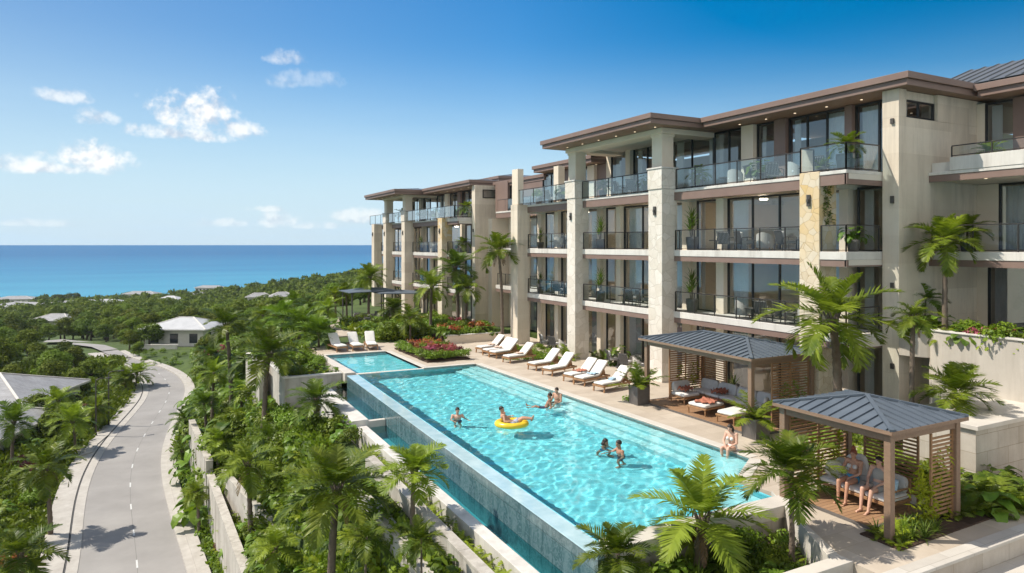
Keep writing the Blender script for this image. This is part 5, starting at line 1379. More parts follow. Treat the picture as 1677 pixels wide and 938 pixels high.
def ground(x, y):
    return tz(x, y)
PALMS = []
def palm(u, vc, d, L_, label, kind=0, mat='palm', base=None, r0=None, lean=0., group=None, extra=True, rot=None):
    x, y, zc = atd(u, vc, d)
    zb = ground(x, y)-.1 if base is None else base-.06
    hgt = max(.35, zc-zb)
    sd_ = int(u*7+vc*3)
    r = random.Random(sd_); lean = lean or r.uniform(-.07,.07)*hgt; x -= lean*.8
    if r.random() < .5: kind = kind+4
    t = thing('palm_tree', label, 'palm tree', (x,y,zb), 0, group)
    rr = (r0 or (.075+.022*hgt)*(.8+.1*L_))*.8
    tm, top = trunk_mesh(hgt, rr, rr*.68, lean, sd_)
    o = bpy.data.objects.new('trunk', tm); COL.objects.link(o); o.parent = t
    c = bpy.data.objects.new('crown', CRM[(kind,mat)]); COL.objects.link(c); c.parent = t
    c.location = (top[0],top[1],hgt-.02); c.scale = (L_,L_,L_*r.uniform(.95,1.1)); c.rotation_euler = (r.uniform(-.08,.08),r.uniform(-.08,.08),rot if rot is not None else r.uniform(0,6.28))
    if extra:   # leaf bases under the crown
        b = MB()
        for i in range(14):
            a = i*2.4; e = .5+.05*(i%5)
            b.tube([(rr*.5*math.cos(a),rr*.5*math.sin(a),-.28-.02*(i%4)),(rr*1.1*math.cos(a),rr*1.1*math.sin(a),-.08),(rr*1.7*math.cos(a),rr*1.7*math.sin(a),.12)],[rr*.28,rr*.22,rr*.10],5)
        lb = b.build('leaf_bases', M['bark'], t); lb.location = (top[0],top[1],hgt)
    if extra and sd_ % 3 != 0:
        Q = []
        for i in range(2+sd_ % 3): frond(Q, r, (0,0,-.06), r.uniform(0,6.28), -.55, L_*r.uniform(.55,.8), .9, 16, .018*L_, lfrac=.22, hang=1.2, rw=.012)
        dq = bpy.data.objects.new('dry_fronds', np_mesh('dry_fronds', np.array(Q), M['dry'])); COL.objects.link(dq); dq.parent = t; dq.location = (top[0],top[1],hgt-.05)
    PALMS.append((x,y))
    return t

# --- named palms, from the camera outwards
palm(1150,846,15.8,1.75,'thick trunked feathery palm in the soil bed below the near end of the pool',0,base=-.62,r0=.15,rot=.6)
palm(1294,768,16.0,1.25,'slim palm beside the pale walk, just left of the small cabana',1,base=-.62,r0=.085)
palm(1362,516,23.6,2.5,'large palm between the two cabana roofs and the yellowed stone column',0,base=0,r0=.21,rot=2.2)
palm(1496,518,21.9,0.95,'small palm standing right behind the small cabana roof, against the fin wall',2,base=0,r0=.115)
palm(1546,392,24.9,1.4,'tall palm rising from the curved planter by the right wing',0,base=3.7,r0=.12,lean=-.05)
palm(550,795,20,1.8,'biggest foreground palm on the terraced slope below the pool',0,r0=.17,rot=1.1)
palm(678,770,19.4,1.08,'palm in the strip between two terrace walls beside the overflow channel',1,r0=.10)
palm(406,756,30.5,1.75,'palm above the pale roadside wall with a straight dark trunk',2,r0=.15)
palm(518,652,31,1.4,'young palm in front of the planter box end wall',0,'palm_dark',r0=.12)
palm(440,578,36,2.1,'broad palm in front of the left side of the planter box',0,r0=.17)
palm(372,530,50,2.1,'palm with drooping fronds between the white villa and the broad palm',1,r0=.2)
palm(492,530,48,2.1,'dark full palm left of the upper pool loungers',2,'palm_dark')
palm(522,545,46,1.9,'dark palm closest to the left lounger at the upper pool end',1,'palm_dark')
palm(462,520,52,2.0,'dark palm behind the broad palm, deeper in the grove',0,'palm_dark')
palm(426,555,45,1.7,'smaller palm tucked left of the broad palm',3,'palm_dark')
palm(537,505,56,1.6,'slender palm at the left edge of the far terrace',1)
palm(606,452,62,1.8,'tall palm standing at the far corner of the building, against the sea',0,base=0)
palm(548,482,64,1.4,'slim palm left of the dark canopy, the leftmost of the far pair',1)
palm(566,476,66,1.4,'slim palm nearest the dark canopy in the far pair',0)
palm(707,468,52,1.95,'palm covering the balconies of the far wing, left of the tall slim one',1,base=0)
palm(746,436,55,2.1,'high crowned palm against the far fin wall',0,'palm_dark',base=0)
palm(765,470,54,1.7,'lower palm between the high crowned one and the tall slim palm',3,base=0)
palm(817,408,48,1.9,'tall slim palm with a bare straight trunk at the end of the lounger row',0,base=0,r0=.15)
palm(672,520,49,1.5,'short palm in the hedge bed behind the red flowers',2,base=0)
palm(645,505,56,1.5,'small palm under the right end of the dark canopy',1,base=0)
palm(76,762,38,2.0,'full palm on the near left verge of the road',0,rot=.3)
palm(120,690,53,2.0,'palm by the driveway to the grey roofed house',2)
palm(96,655,60,2.1,'spreading palm in front of the grey roofed house',1)
palm(158,668,60,1.7,'palm behind the nearer street lamp',3)
palm(206,618,76,1.9,'left palm of the pair at the bend of the road',0)
palm(224,612,78,2.0,'right palm of the pair at the bend of the road',1)
palm(172,597,90,1.6,'small palm beyond the pair at the road bend',0)
palm(34,905,31,1.9,'low sprawling palm at the near left edge beside the walk',1,base=-9.6)
palm(22,690,50,1.9,'palm at the left edge in front of the house wall',2,'palm_dark')
palm(303,684,53,1.45,'small dark palm on the right kerb of the road',0,'palm_dark')
palm(298,738,48,1.15,'low palm leaning over the right kerb',2,'palm_dark')
palm(322,805,38,1.0,'multi stemmed thin palm at the foot of the roadside wall',3)
palm(452,905,25,1.2,'bushy trunkless palm between the roadside wall and the big foreground palm',2,base=-4.4)
palm(1012,905,14.6,0.95,'short palm at the outer corner of the pool end wall',0,base=-.9,r0=.08,extra=False)
palm(600,880,17.2,0.85,'thin feathery young palm low between the terrace walls',3,extra=False,r0=.05)
palm(690,882,16.5,0.7,'wispy seedling palm in front of the middle terrace wall',3,base=-2.2,extra=False,r0=.04)
palm(1563,640,21.2,1.35,'trunkless palm clump at the foot of the tall cream bed wall',2,base=.55,extra=False)
palm(1515,490,26.2,1.0,'dark palm clump in the shade between fin wall and right wing',2,'palm_dark',base=3.6,extra=False)
palm(1580,335,29,1.05,'small palm in the shade under the right wing balcony',1,'palm_dark',base=6.6,extra=False,r0=.05)
# palms of the grove on the slope: alike, mixed
gl = 'palm in the dense grove on the slope between road and pool'
for i, (u, v, d, L_) in enumerate([(350,610,52,2.0),(335,660,48,1.8),(395,640,46,2.0),(382,690,42,1.9),(345,582,58,2.0),(470,615,42,1.9),(360,720,40,1.6),(440,715,34,1.6),(400,596,50,2.1),(430,515,60,2.0),(505,505,60,2.0),(480,492,68,1.8)]):
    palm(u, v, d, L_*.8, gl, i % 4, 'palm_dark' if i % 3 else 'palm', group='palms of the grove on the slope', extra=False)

# ------------------------------------------------------------------ small plants
def fern_q(seed, n=13, ln=.6, nl=15, lw=.05, lo=.1, hi=1.25, bend=1.2, lfrac=.24):
    r = random.Random(seed); Q = []
    for i in range(n):
        frond(Q, r, (r.uniform(-.03,.03),r.uniform(-.03,.03),0), i*2.4+r.uniform(-.3,.3), r.uniform(lo,hi), ln*r.uniform(.75,1.1), bend*r.uniform(.7,1.3), nl, lw*ln*1.6, lfrac=lfrac, hang=.3, segs=1, vee=.15, stem=.10, rw=.008)
    return np.array(Q)
def spike_q(seed, n=26, ln=.6, w=.05, lo=.15, hi=1.45, bend=.8):
    r = random.Random(seed); Q = []
    for i in range(n):
        a = i*2.4; e = lerp(hi, lo, i/n)+r.uniform(-.12,.12); p = np.array([0,0,.02]); side = np.array([-math.sin(a),math.cos(a),0.])
        L_ = ln*r.uniform(.8,1.1); k = 4; prev = None
        for j in range(k+1):
            s = j/k; hw = w*.5*(1-s**1.6)*(.55+.9*min(1,s*3)*.5)
            cur = (p-side*hw, p+side*hw)
            if prev: Q.append((prev[0],prev[1],cur[1],cur[0]))
            prev = cur; ee = e-bend*s**1.4; p = p+np.array([math.cos(a)*math.cos(ee),math.sin(a)*math.cos(ee),math.sin(ee)])*L_/k
    return np.array(Q)
def broad_q(seed, n=20, ln=.55, leaf=.34, hi=1.3, lo=.35):
    """large lobed leaves on arching stalks"""
    r = random.Random(seed); Q = []
    for i in range(n):
        a = i*2.4+r.uniform(-.3,.3); e = r.uniform(lo,hi); st = ln*r.uniform(.55,1.05)
        d = np.array([math.cos(a)*math.cos(e),math.sin(a)*math.cos(e),math.sin(e)]); side = np.array([-math.sin(a),math.cos(a),0.])
        p = d*st; Q.append((np.array([0,0,0])-side*.008,side*.008,p+side*.006,p-side*.006))
        L_ = leaf*r.uniform(.75,1.15); ee = e-.9; prev = None; k = 5
        for j in range(k+1):
            s = j/k; hw = L_*.42*math.sin(math.pi*(.12+.86*s))**.8*(1 if j % 2 == 0 else .78)
            ez = ee-1.1*s; fold = np.array([0,0,.22*hw])
            cur = (p-side*hw+fold, p.copy(), p+side*hw+fold)
            if prev: Q.append((prev[0],prev[1],cur[1],cur[0])); Q.append((prev[1],prev[2],cur[2],cur[1]))
            prev = cur; p = p+np.array([math.cos(a)*math.cos(ez),math.sin(a)*math.cos(ez),math.sin(ez)])*L_/k
    return np.array(Q)
def leaf_cloud(seed, n, lobes, size, up=.35, shell=.55):
    """n leaf quads over several lobes (center,radius)"""
    g = np.random.default_rng(seed)
    C = np.array([l[0] for l in lobes]); Rr = np.array([l[1] for l in lobes])
    w = Rr**2; idx = g.choice(len(lobes), n, p=w/w.sum())
    d = g.normal(size=(n,3)); d[:,2] = np.where(d[:,2] < -.35*np.abs(d[:,2]).mean(), np.abs(d[:,2])*.6, d[:,2]); d /= np.linalg.norm(d,axis=1)[:,None]
    rad = Rr[idx]*(shell+(1-shell)*g.random(n)**.6)*g.uniform(.9,1.12,n)
    P = C[idx]+d*rad[:,None]*np.array([1,1,.82])
    nrm = d+g.normal(size=(n,3))*.38+np.array([0,0,up]); nrm /= np.linalg.norm(nrm,axis=1)[:,None]
    a = np.cross(nrm, g.normal(size=(n,3))); a /= np.linalg.norm(a,axis=1)[:,None]; b = np.cross(nrm,a)
    s = size*g.uniform(.6,1.35,n)[:,None]
    return np.stack([P-a*s, P-b*s*.55+a*s*.1, P+a*s, P+b*s*.55+a*s*.1],1)
def lobes_round(seed, n, R0, r0, flat=1.0, zc=0):
    r = random.Random(seed); out = []
    for i in range(n):
        a = r.uniform(0,6.283); z = r.uniform(-.25,.9); k = math.sqrt(max(0,1-z*z))*r.uniform(.5,1)
        out.append(((R0*k*math.cos(a),R0*k*math.sin(a),zc+R0*flat*z*.8), r0*r.uniform(.65,1.25)))
    return out
P = {}
def proto(key, Q, mat, midx=None): P[key] = np_mesh(key[0], Q, mat if isinstance(mat,list) else M[mat], midx)
for i in range(3):
    proto(('fern',i), fern_q(60+i, 13+i, .62), 'fern')
    proto(('philodendron',i), broad_q(70+i, 20+2*i), 'broad')
    proto(('spiky_plant',i), spike_q(80+i, 26, .62), 'spike')
    proto(('shrub',i), leaf_cloud(90+i, 620, lobes_round(90+i,11,.34,.26,1,.26), .052), 'box')
    proto(('cycad',i), fern_q(100+i, 16, 1.0, 22, .035, .15, 1.35, .9, .26), 'palm')
a = leaf_cloud(111,300,lobes_round(111,9,.34,.22,.8,.24),.06); b = leaf_cloud(112,260,lobes_round(112,8,.38,.20,.8,.36),.05)
P[('flowering_shrub',0)] = np_mesh('flowering_shrub', np.concatenate([a,b]), [M['box'],M['bloom']], [0]*300+[1]*260)
P[('flowering_shrub',1)] = np_mesh('flowering_shrub', np.concatenate([a*1.05,b]), [M['croton'],M['bloom_o']], [0]*300+[1]*260)
P[('flowering_shrub',2)] = np_mesh('flowering_shrub', np.concatenate([spike_q(7,30,.55,.07),leaf_cloud(113,90,lobes_round(113,6,.3,.14,.8,.42),.045)]), [M['broad'],M['bloom_o']], [0]*len(spike_q(7,30,.55,.07))+[1]*90)
P[('croton',0)] = np_mesh('croton', leaf_cloud(114,420,lobes_round(114,9,.32,.24,1,.26),.07), M['croton'])
KN = {'fern':'fern','philodendron':'philodendron','spiky_plant':'spiky plant','shrub':'shrub','cycad':'cycad','flowering_shrub':'flowering shrub','croton':'croton'}
NV = {'fern':3,'philodendron':3,'spiky_plant':3,'shrub':3,'cycad':3,'flowering_shrub':3,'croton':1}
DESC = {'fern':'bright green arching fern','philodendron':'large leaved dark green philodendron','spiky_plant':'spiky rosette plant','shrub':'rounded leafy shrub','cycad':'stiff feathery cycad','flowering_shrub':'pink flowered shrub','croton':'red leaved croton'}
def plant(kind, x, y, z, s, where, var=None, rz=None, label=None, group=None, sz=1):
    v = rng.integers(NV[kind]) if var is None else var
    o = bpy.data.objects.new(kind, P[(kind,int(v))]); COL.objects.link(o)
    o.location = (x,y,z); o.scale = (s,s,s*sz); o.rotation_euler = (rng.uniform(-.1,.1),rng.uniform(-.1,.1),rng.uniform(0,6.28) if rz is None else rz)
    tag(o, label or '%s %s' % (DESC[kind], where), KN[kind], None if (label and not group) else (group or '%ss %s' % (KN[kind], where)), 'thing')
    return o
def scatter(n, fn, kinds, smin, smax, where, sep=.0, zf=None, zo=-.03, keep_off=False):
    """n plants; fn gives a random (x,y); kinds weighted"""
    ks = [k for k, w in kinds]; ws = np.array([w for k, w in kinds], float); ws /= ws.sum(); done = []; tries = 0
    while len(done) < n and tries < n*12:
        tries += 1; x, y = fn()
        if sep and any((x-a)**2+(y-b)**2 < sep*sep for a, b in done): continue
        z = (zf(x,y) if zf else tz(x,y)); u, v, d = proj(x,y,z+.3)
        if keep_off and not clear(x, y, 2.2): continue
        if d < 3 or u < -60 or u > 1740 or v > 1010: continue
        done.append((x,y)); k = str(rng.choice(ks, p=ws)); s = rng.uniform(smin,smax)
        if k in ('cycad',): s *= .75
        plant(k, x, y, z+zo, s, where)
def rect(x0,x1,y0,y1): return lambda: (rng.uniform(x0,x1), rng.uniform(y0,y1))
# strips between the terrace walls
for j in range(34):
    y = 11.5+j*.43; plant('fern', 7.42+rng.uniform(-.1,.1), y, -1.22, rng.uniform(.65,.95), 'in the narrow strip beside the overflow channel wall')
for j in range(34):
    y = 11.0+j*.36; plant(str(rng.choice(['fern','philodendron','shrub'],p=[.65,.2,.15])), 6.52+rng.uniform(-.12,.12), y, -1.45, rng.uniform(.6,.95), 'in the strip between the upper and middle terrace walls')
scatter(30, lambda: (rng.uniform(6.5,7.55), rng.uniform(27.5,36.6)), [('fern',4),('philodendron',2),('shrub',2)], .8,1.3, 'beside the tall end of the overflow channel wall', .4)
scatter(125, rect(4.0,5.85,13,31), [('fern',4),('philodendron',4),('cycad',2),('shrub',3),('spiky_plant',1)], .7,1.3, 'on the steep slope above the roadside wall', .38)
scatter(80, lambda: (rng.uniform(3.5,6.2), rng.uniform(31,43)), [('fern',3),('philodendron',4),('cycad',2),('shrub',4),('flowering_shrub',.3)], .9,1.6, 'in the thicket between the roadside wall and the planter box', .55)
scatter(70, lambda: (lambda y: (rng.uniform(xr(y)+1.2, 3.3), y))(rng.uniform(24,50)), [('fern',3),('philodendron',3),('spiky_plant',3),('croton',1.5),('shrub',2),('flowering_shrub',.5)], .45,.85, 'in the strip between the road kerb and the roadside wall', .45)
scatter(150, lambda: (lambda y: (rng.uniform(xr(y)+1.4, interp(y,[43,60,80],[5.6,12.5,18])), y))(rng.uniform(43,84)), [('philodendron',4),('shrub',5),('fern',2),('cycad',2)], 1.6,3.0, 'on the wooded slope below the upper pool', .9)
scatter(28, rect(6.7,8.9,37.4,44), [('philodendron',4),('fern',4),('shrub',3),('spiky_plant',1)], .9,1.5, 'inside the raised planter box', .4, lambda x,y: -.45)
scatter(20, rect(5.9,9.0,44,46.6), [('philodendron',4),('fern',2),('shrub',3)], 1.1,1.7, 'at the far end of the raised planter box', .5, lambda x,y: -.45)
# left verge of the road
scatter(120, lambda: (lambda y: (xl(min(y,100))-2.1-abs(rng.normal(0,6)), y))(rng.uniform(33,100)), [('philodendron',3),('shrub',5),('fern',2),('cycad',1.5),('croton',.4),('flowering_shrub',.4)], .9,1.9, 'on the left side of the road', .8)
# island bed with flowers by the upper pool
tag(MB().prism([(14.3,37.45),(17.0,37.45),(17.0,43.4),(14.3,43.4)], -.02, .09).build('island_bed', M['soil']), kind='structure')
for j in range(20):
    t_ = j/19; x, y = (lerp(14.5,16.85,t_),37.7) if j % 2 else (14.5, lerp(37.7,43.2,t_)); plant('shrub', x, y, .06, rng.uniform(.7,.95), 'clipped along the edge of the flower island')
scatter(30, rect(14.8,16.8,38.2,43), [('flowering_shrub',3.2),('croton',2),('shrub',2.2),('spiky_plant',.6)], .8,1.3, 'in the flower island by the upper pool', .35, lambda x,y: .06)
# hedge garden in front of the far wing
tag(MB().prism([(13.6,47.05),(22.3,44.0),(22.3,54.9),(25.3,54.9),(25.3,57),(14.8,57)], -.02, .04).build('hedge_bed', M['ground']), kind='structure')
scatter(120, lambda: (rng.uniform(14.5,22.2), rng.uniform(47,57)), [('shrub',7),('philodendron',2),('fern',1),('flowering_shrub',.8),('spiky_plant',.6)], 1.0,1.9, 'in the hedge garden before the far wing', .5, lambda x,y: .02)
hw_ = thing('hedge_bed_wall', 'low cream wall edging the hedge bed beyond the lounger row', 'wall', (20,44,0))
MB().box(18.2,22.4,44.0,44.25,-.1,.52).build('wall', M['plaster'], hw_, world=True, bevel=.012)
MB().box(18.16,22.42,43.96,44.29,.523,.57).build('coping', M['slab_white'], hw_, world=True)
tag(MB().box(18.3,22.4,44.26,47.5,-.02,.42).build('hedge_soil', M['soil']), kind='structure')
scatter(34, rect(18.4,22.3,44.5,47.3), [('shrub',4),('philodendron',3),('flowering_shrub',2),('spiky_plant',1)], .9,1.5, 'in the low walled bed beyond the loungers', .4, lambda x,y: .40)
# near soil bed round the front palms
scatter(52, lambda: (lambda y: (rng.uniform(9.4, 12.9 if y < 10 else min(14.4, 12.9+(y-10)*.5)), y))(rng.uniform(7.5,12.3)), [('fern',3),('philodendron',3.5),('spiky_plant',2),('shrub',1.2),('cycad',1)], .5,.95, 'in the soil bed round the near palms', .32, lambda x,y: -.62)
scatter(10, rect(12.0,13.0,10.0,11.6), [('fern',1),('spiky_plant',2)], .35,.5, 'on the bare mulch beside the slim palm', .25, lambda x,y: -.62)
plant('spiky_plant', 12.75, 10.35, -.6, 1.05, '', 0, label='large spiky green plant at the corner of the stone kerb')
# beds beside the small cabana
scatter(16, rect(14.95,16.9,9.6,10.4), [('fern',3),('spiky_plant',3),('philodendron',.6)], .5,.95, 'in the mulch bed at the front of the small cabana', .25, lambda x,y: .03)
scatter(16, rect(17.9,20.9,9.75,10.75), [('cycad',4),('fern',2.5),('philodendron',1)], 1.0,1.5, 'along the right side of the small cabana', .35, lambda x,y: .03)
scatter(14, rect(18.3,20.2,10.9,13.4), [('cycad',3),('fern',2),('philodendron',1)], 1.1,1.6, 'between the small cabana and the block wall', .4, lambda x,y: .0)
scatter(20, lambda: (rng.uniform(20.4,24.3), rng.uniform(13.4,16.6)), [('cycad',2),('fern',3),('philodendron',3),('shrub',1)], .9,1.5, 'at the foot of the fin wall behind the small cabana', .45, lambda x,y: .0)
scatter(12, lambda: (rng.uniform(22.6,24.4), rng.uniform(16.5,17.5)), [('fern',3),('philodendron',2),('shrub',2)], .7,1.1, 'beside the foot of the yellowed stone column', .3, lambda x,y: .0)
# flower terrace under the right wing
scatter(90, rect(24.95,26.2,6.5,14.5), [('fern',6),('philodendron',2.5),('flowering_shrub',.3),('shrub',1.5),('cycad',1.5)], .8,1.3, 'on the raised flower terrace under the right wing', .24, lambda x,y: 3.48)
scatter(10, lambda: (rng.uniform(24.9,26.1), rng.uniform(14.9,15.6)), [('philodendron',3),('fern',2)], .7,1.1, 'in the curved planter by the fin wall', .25, lambda x,y: 3.7)
# patio planting by the columns
for (u, v, s, k, lab) in ((928,588,1.15,'cycad','leafy cycad at the foot of the second stone column'),(1000,598,.9,'philodendron','patio plant between loungers and glass doors'),(905,604,.5,'shrub','low green shrub behind the loungers'),(846,570,.8,'fern','fern at the foot of the column beyond the loungers'),(884,572,.6,'shrub','low shrub on the lawn strip behind the far loungers')):
    x, y = at(u, v); plant(k, x, y, .0, s, '', label=lab)
scatter(9, lambda: (rng.uniform(23.7,24.3), rng.uniform(28,41)), [('cycad',2),('philodendron',2),('spiky_plant',1)], .7,1.1, 'by the ground floor glass doors behind the loungers', 1.0, lambda x,y: .0)
gs = MB(); tag(gs.prism([at(815,568),at(838,563),at(925,586),at(905,596)], -.02, .012).build('lawn_strip', M['ground']), kind='structure')
x, y = at(1028,655); plant('philodendron', x, y, .0, .45, '', label='small bright rosette plant on the paving left of the dark planter')

# ------------------------------------------------------------------ potted plants
def potted(label, loc, square, kind, s, group=None, pr=.34, ph=.6, mat='pot_dark', var=None, size=.62):
    t = thing('potted_plant', label, 'potted plant', loc, 0, group)
    (pot_square(size, ph) if square else pot_round(pr, ph)).build('pot', M[mat], t, smooth=not square)
    MB().lathe([(pr*.8 if not square else size*.42,0),(.02,.012)], 12 if not square else 4, (0,0,ph-.075)).build('soil', M['soil'], t)
    if kind == 'palm':
        MB().tube([(0,0,ph-.08),(.03,0,ph+.45*s)],[.05,.035],7).build('stem', M['trunk'], t)
        c = bpy.data.objects.new('foliage', CRM[(var or 0,'palm')]); c.scale = (s,)*3; c.location = (.03,0,ph+.45*s)
    elif kind == 'dracaena':
        for k_, (dx, dy, hh) in enumerate(((0,0,.62),(.10,.06,.38),(-.09,.05,.22))):
            MB().tube([(dx*.4,dy*.4,ph-.08),(dx,dy,ph+hh*s)],[.03,.022],6).build('stem', M['trunk'], t)
            c = bpy.data.objects.new('foliage', P[('spiky_plant',k_)]); c.scale = (s*.95,)*3; c.location = (dx,dy,ph+hh*s-.05)
            if k_ < 2: COL.objects.link(c); c.parent = t
    else:
        c = bpy.data.objects.new('foliage', P[(kind,var or 0)]); c.scale = (s,)*3; c.location = (0,0,ph-.07)
    COL.objects.link(c); c.parent = t; c.rotation_euler = (0,0,rng.uniform(0,6))
    return t
x, y = at(1047,662); t = potted('square dark planter of feathery leaves at the far corner of the large cabana', (x+.05,y+.1,0), True, 'cycad', 1.35, ph=.78)
x, y = at(1236,718); t = potted('square dark planter of bushy fronds at the near corner of the large cabana', (x+.15,y+.1,0), True, 'cycad', 1.25, ph=.72, var=1, size=.7)
potted('big grey bowl pot with a leafy palm on the top terrace beside the fin wall', (22.95,16.85,FZ[3]), False, 'palm', .75, pr=.34, ph=.62, mat='pot_grey', var=2)
for li, lab in ((1,'dark pot with a spiky plant on the first balcony, beside the tallest stone column'),(2,'dark pot with a spiky plant on the second balcony, beside the tallest stone column')):
    potted(lab, (23.75,25.9,FZ[li]), False, 'dracaena', 1.4, pr=.30, ph=.65, var=li)
for li, lab in ((1,'potted plant on the first balcony at its far end, between the tallest columns'),(2,'potted plant on the corner balcony of the second floor, between the tallest columns')):
    potted(lab, (23.5,33.3,FZ[li]), False, 'dracaena', 1.3, pr=.28, ph=.6, var=li)
for (x, y, z, k, s, lab) in ((23.9,25.6,FZ[3],'palm',.7,'small potted palm on the top terrace above the first brown fascia'),(24.6,22.3,FZ[3],'philodendron',1.2,'potted leafy plant halfway along the top terrace'),(24.3,19.0,FZ[3],'cycad',.7,'potted feathery plant on the top terrace above the yellowed column'),
    (23.6,33.2,FZ[3],'palm',.6,'potted palm in the raised pavilion near its far pillar'),(23.6,29.2,FZ[3],'philodendron',1.0,'leafy pot in the raised pavilion near its near pillar'),(23.5,40.5,FZ[3],'shrub',1.0,'round potted shrub on the terrace beyond the pavilion'),(23.5,37.2,FZ[3],'philodendron',1.1,'leafy pot beside the far pillar of the pavilion'),
    (23.8,40.8,FZ[2],'dracaena',1.0,'potted plant on the second balcony beyond the tallest columns'),(23.8,40.8,FZ[1],'dracaena',1.0,'potted plant on the first balcony beyond the tallest columns'),(26.4,48.3,FZ[3],'shrub',1.0,'potted shrub on the small top balcony of the link building'),
    (23.6,17.0,FZ[2],'philodendron',1.0,'potted plant behind the glass of the narrow second balcony'),(24.1,53.8,FZ[3]-.45,'palm',.95,'potted palm on the top terrace of the far wing by its fin wall'),(24.2,60.5,FZ[3]-.45,'philodendron',1.2,'leafy pot on the top terrace of the far wing'),(24.0,64.2,FZ[3]-.45,'shrub',1.3,'dark round pot plant beside the far pavilion pillar'),
    (23.5,68.5,FZ[3]-.45,'palm',1.0,'potted palm under the far pavilion roof'),(23.7,63.8,FZ[2]-.45,'dracaena',1.15,'potted plant on the second balcony of the far wing'),(23.7,63.5,FZ[1]-.45,'dracaena',1.15,'potted plant on the first balcony of the far wing'),(23.8,54.0,FZ[2]-.45,'palm',.9,'potted palm on the second balcony by the far fin wall'),
    (27.3,14.2,FZ[3],'palm',.6,'potted palm in the corner of the right wing top balcony'),(27.1,11.6,FZ[3]+.0,'flowering_shrub',1.0,'flowering pot on the right wing top balcony'),(27.4,15.0,FZ[2],'palm',.9,'potted palm in the corner of the right wing middle balcony'),(23.6,23.0,0.03,'spiky_plant',1.1,'patio pot behind the large cabana'),(23.6,31.8,.03,'philodendron',1.2,'leafy patio pot by the glass doors between the tallest columns')):
    potted(lab, (x,y,z), False, k, s, pr=.24, ph=.45, mat='pot_dark')
# ------------------------------------------------------------------ vines
def vine_q(seed, p0, p1, h, n=14, dens=46):
    r = random.Random(seed); Q = []; p0 = np.array(p0); p1 = np.array(p1)
    d = (p1-p0)/np.linalg.norm(p1-p0); nr = np.array([-d[1],d[0],0])
    for i in range(n):
        p = p0+(p1-p0)*r.random(); p = np.array([p[0],p[1],p0[2]]); top = h*r.uniform(.45,1); ph = r.uniform(0,6); k = int(dens*top/h)
        for j in range(k):
            s = j/k; q = p+d*.14*math.sin(s*5+ph)+np.array([0,0,top*s])+nr*r.uniform(-.10,.10)
            nx_ = p+d*.14*math.sin((s+1/k)*5+ph)+np.array([0,0,top*(s+1/k)])
            if j % 2 == 0: Q.append((q-d*.006,q+d*.006,nx_+d*.006,nx_-d*.006))
            dd = d*r.uniform(-1,1)+np.array([0,0,r.uniform(-.5,.7)])+nr*r.uniform(-1,1); dd /= np.linalg.norm(dd)
            sd_ = np.cross(dd,[r.uniform(-1,1),r.uniform(-1,1),r.uniform(-1,1)]); sd_ /= np.linalg.norm(sd_)
            leaf_strip(Q, q, dd, sd_, None, r.uniform(.10,.22), .045, .4, 2)
    return np.array(Q)
def vine(label, seed, p0, p1, h, n, mat='vine'):
    o = bpy.data.objects.new('climbing_vine', np_mesh('climbing_vine', vine_q(seed,p0,p1,h,n), M[mat])); COL.objects.link(o); tag(o, label, 'vine', None, 'thing')
vine('yellow green vine climbing the far slatted screen of the small cabana', 3, (15.6,12.80,.05), (17.2,12.80,.05), 2.1, 12)
vine('tall tangled vine climbing the near right corner of the small cabana', 4, (16.2,10.02,.05), (17.6,10.05,.05), 1.9, 16)
vine('vine on the far slatted screen of the large cabana', 5, (20.6,23.4,.05), (21.9,23.4,.05), 1.9, 7)
vine('vine on the near slatted screen of the large cabana', 6, (20.5,17.72,.05), (22.0,17.72,.05), 2.1, 8, 'broad')
vine('small creeper hanging on the yellowed stone column', 8, (22.75,17.55,7.6), (23.05,17.55,7.6), 2.0, 5, 'broad')
vine('creeper hanging down the end wall of the planter box', 9, (9.0,36.8,-1.5), (9.2,36.8,-1.5), 1.4, 4, 'broad')
# ------------------------------------------------------------------ trees
def tree_quads(seed, n, Rc, hc, style):
    r = random.Random(seed)
    if style == 'umbrella':
        lob = [((Rc*.75*math.cos(a)*k,Rc*.75*math.sin(a)*k,hc+r.uniform(-.1,.25)*Rc), Rc*.30*r.uniform(.8,1.2)) for a, k in [(r.uniform(0,6.28), math.sqrt(r.random())) for _ in range(16)]]
    else:
        lob = []
        for i in range(22):
            a = r.uniform(0,6.283); z = r.uniform(-.55,1); k = math.sqrt(max(0,1-z*z))*r.uniform(.55,1)
            lob.append(((Rc*.72*k*math.cos(a),Rc*.72*k*math.sin(a),hc+Rc*.62*z), Rc*.36*r.uniform(.65,1.25)))
    return leaf_cloud(seed, n, lob, Rc*(.066 if n > 2000 else .085 if n > 700 else (.13 if n > 250 else .21)), .25, .6)
HT = [tree_quads(200+i, 2600, 3.0, 2.7, 'round') for i in range(4)] + [tree_quads(210+i, 1000, 3.4, 5.2, 'umbrella') for i in range(2)]
LT = [tree_quads(220+i, 300, 3.0, 2.5, 'round') for i in range(4)]; LT2 = [tree_quads(230+i, 120, 3.0, 2.4, 'round') for i in range(4)]
def trunk_b(h, r, lean=0):
    b = MB(); b.tube([(0,0,-.6),(.05,0,h*.4),(lean,.1,h*.8)],[r*1.4,r,r*.7],8)
    for i in range(5):
        a = i*1.26; b.tube([(lean*.8,.06,h*.62),(lean+1.0*math.cos(a),1.0*math.sin(a),h*.95),(lean+1.7*math.cos(a),1.7*math.sin(a),h*1.15)],[r*.5,r*.33,r*.16],6)
    return b
TM = []
for i, q in enumerate(HT):
    mt = M['tree'] if i % 2 == 0 else M['tree_dark']
    TM.append((np_mesh('crown', q, mt), trunk_b(2.6 if i < 4 else 4.9, .2, .1).mesh('trunk', M['bark'], True)))
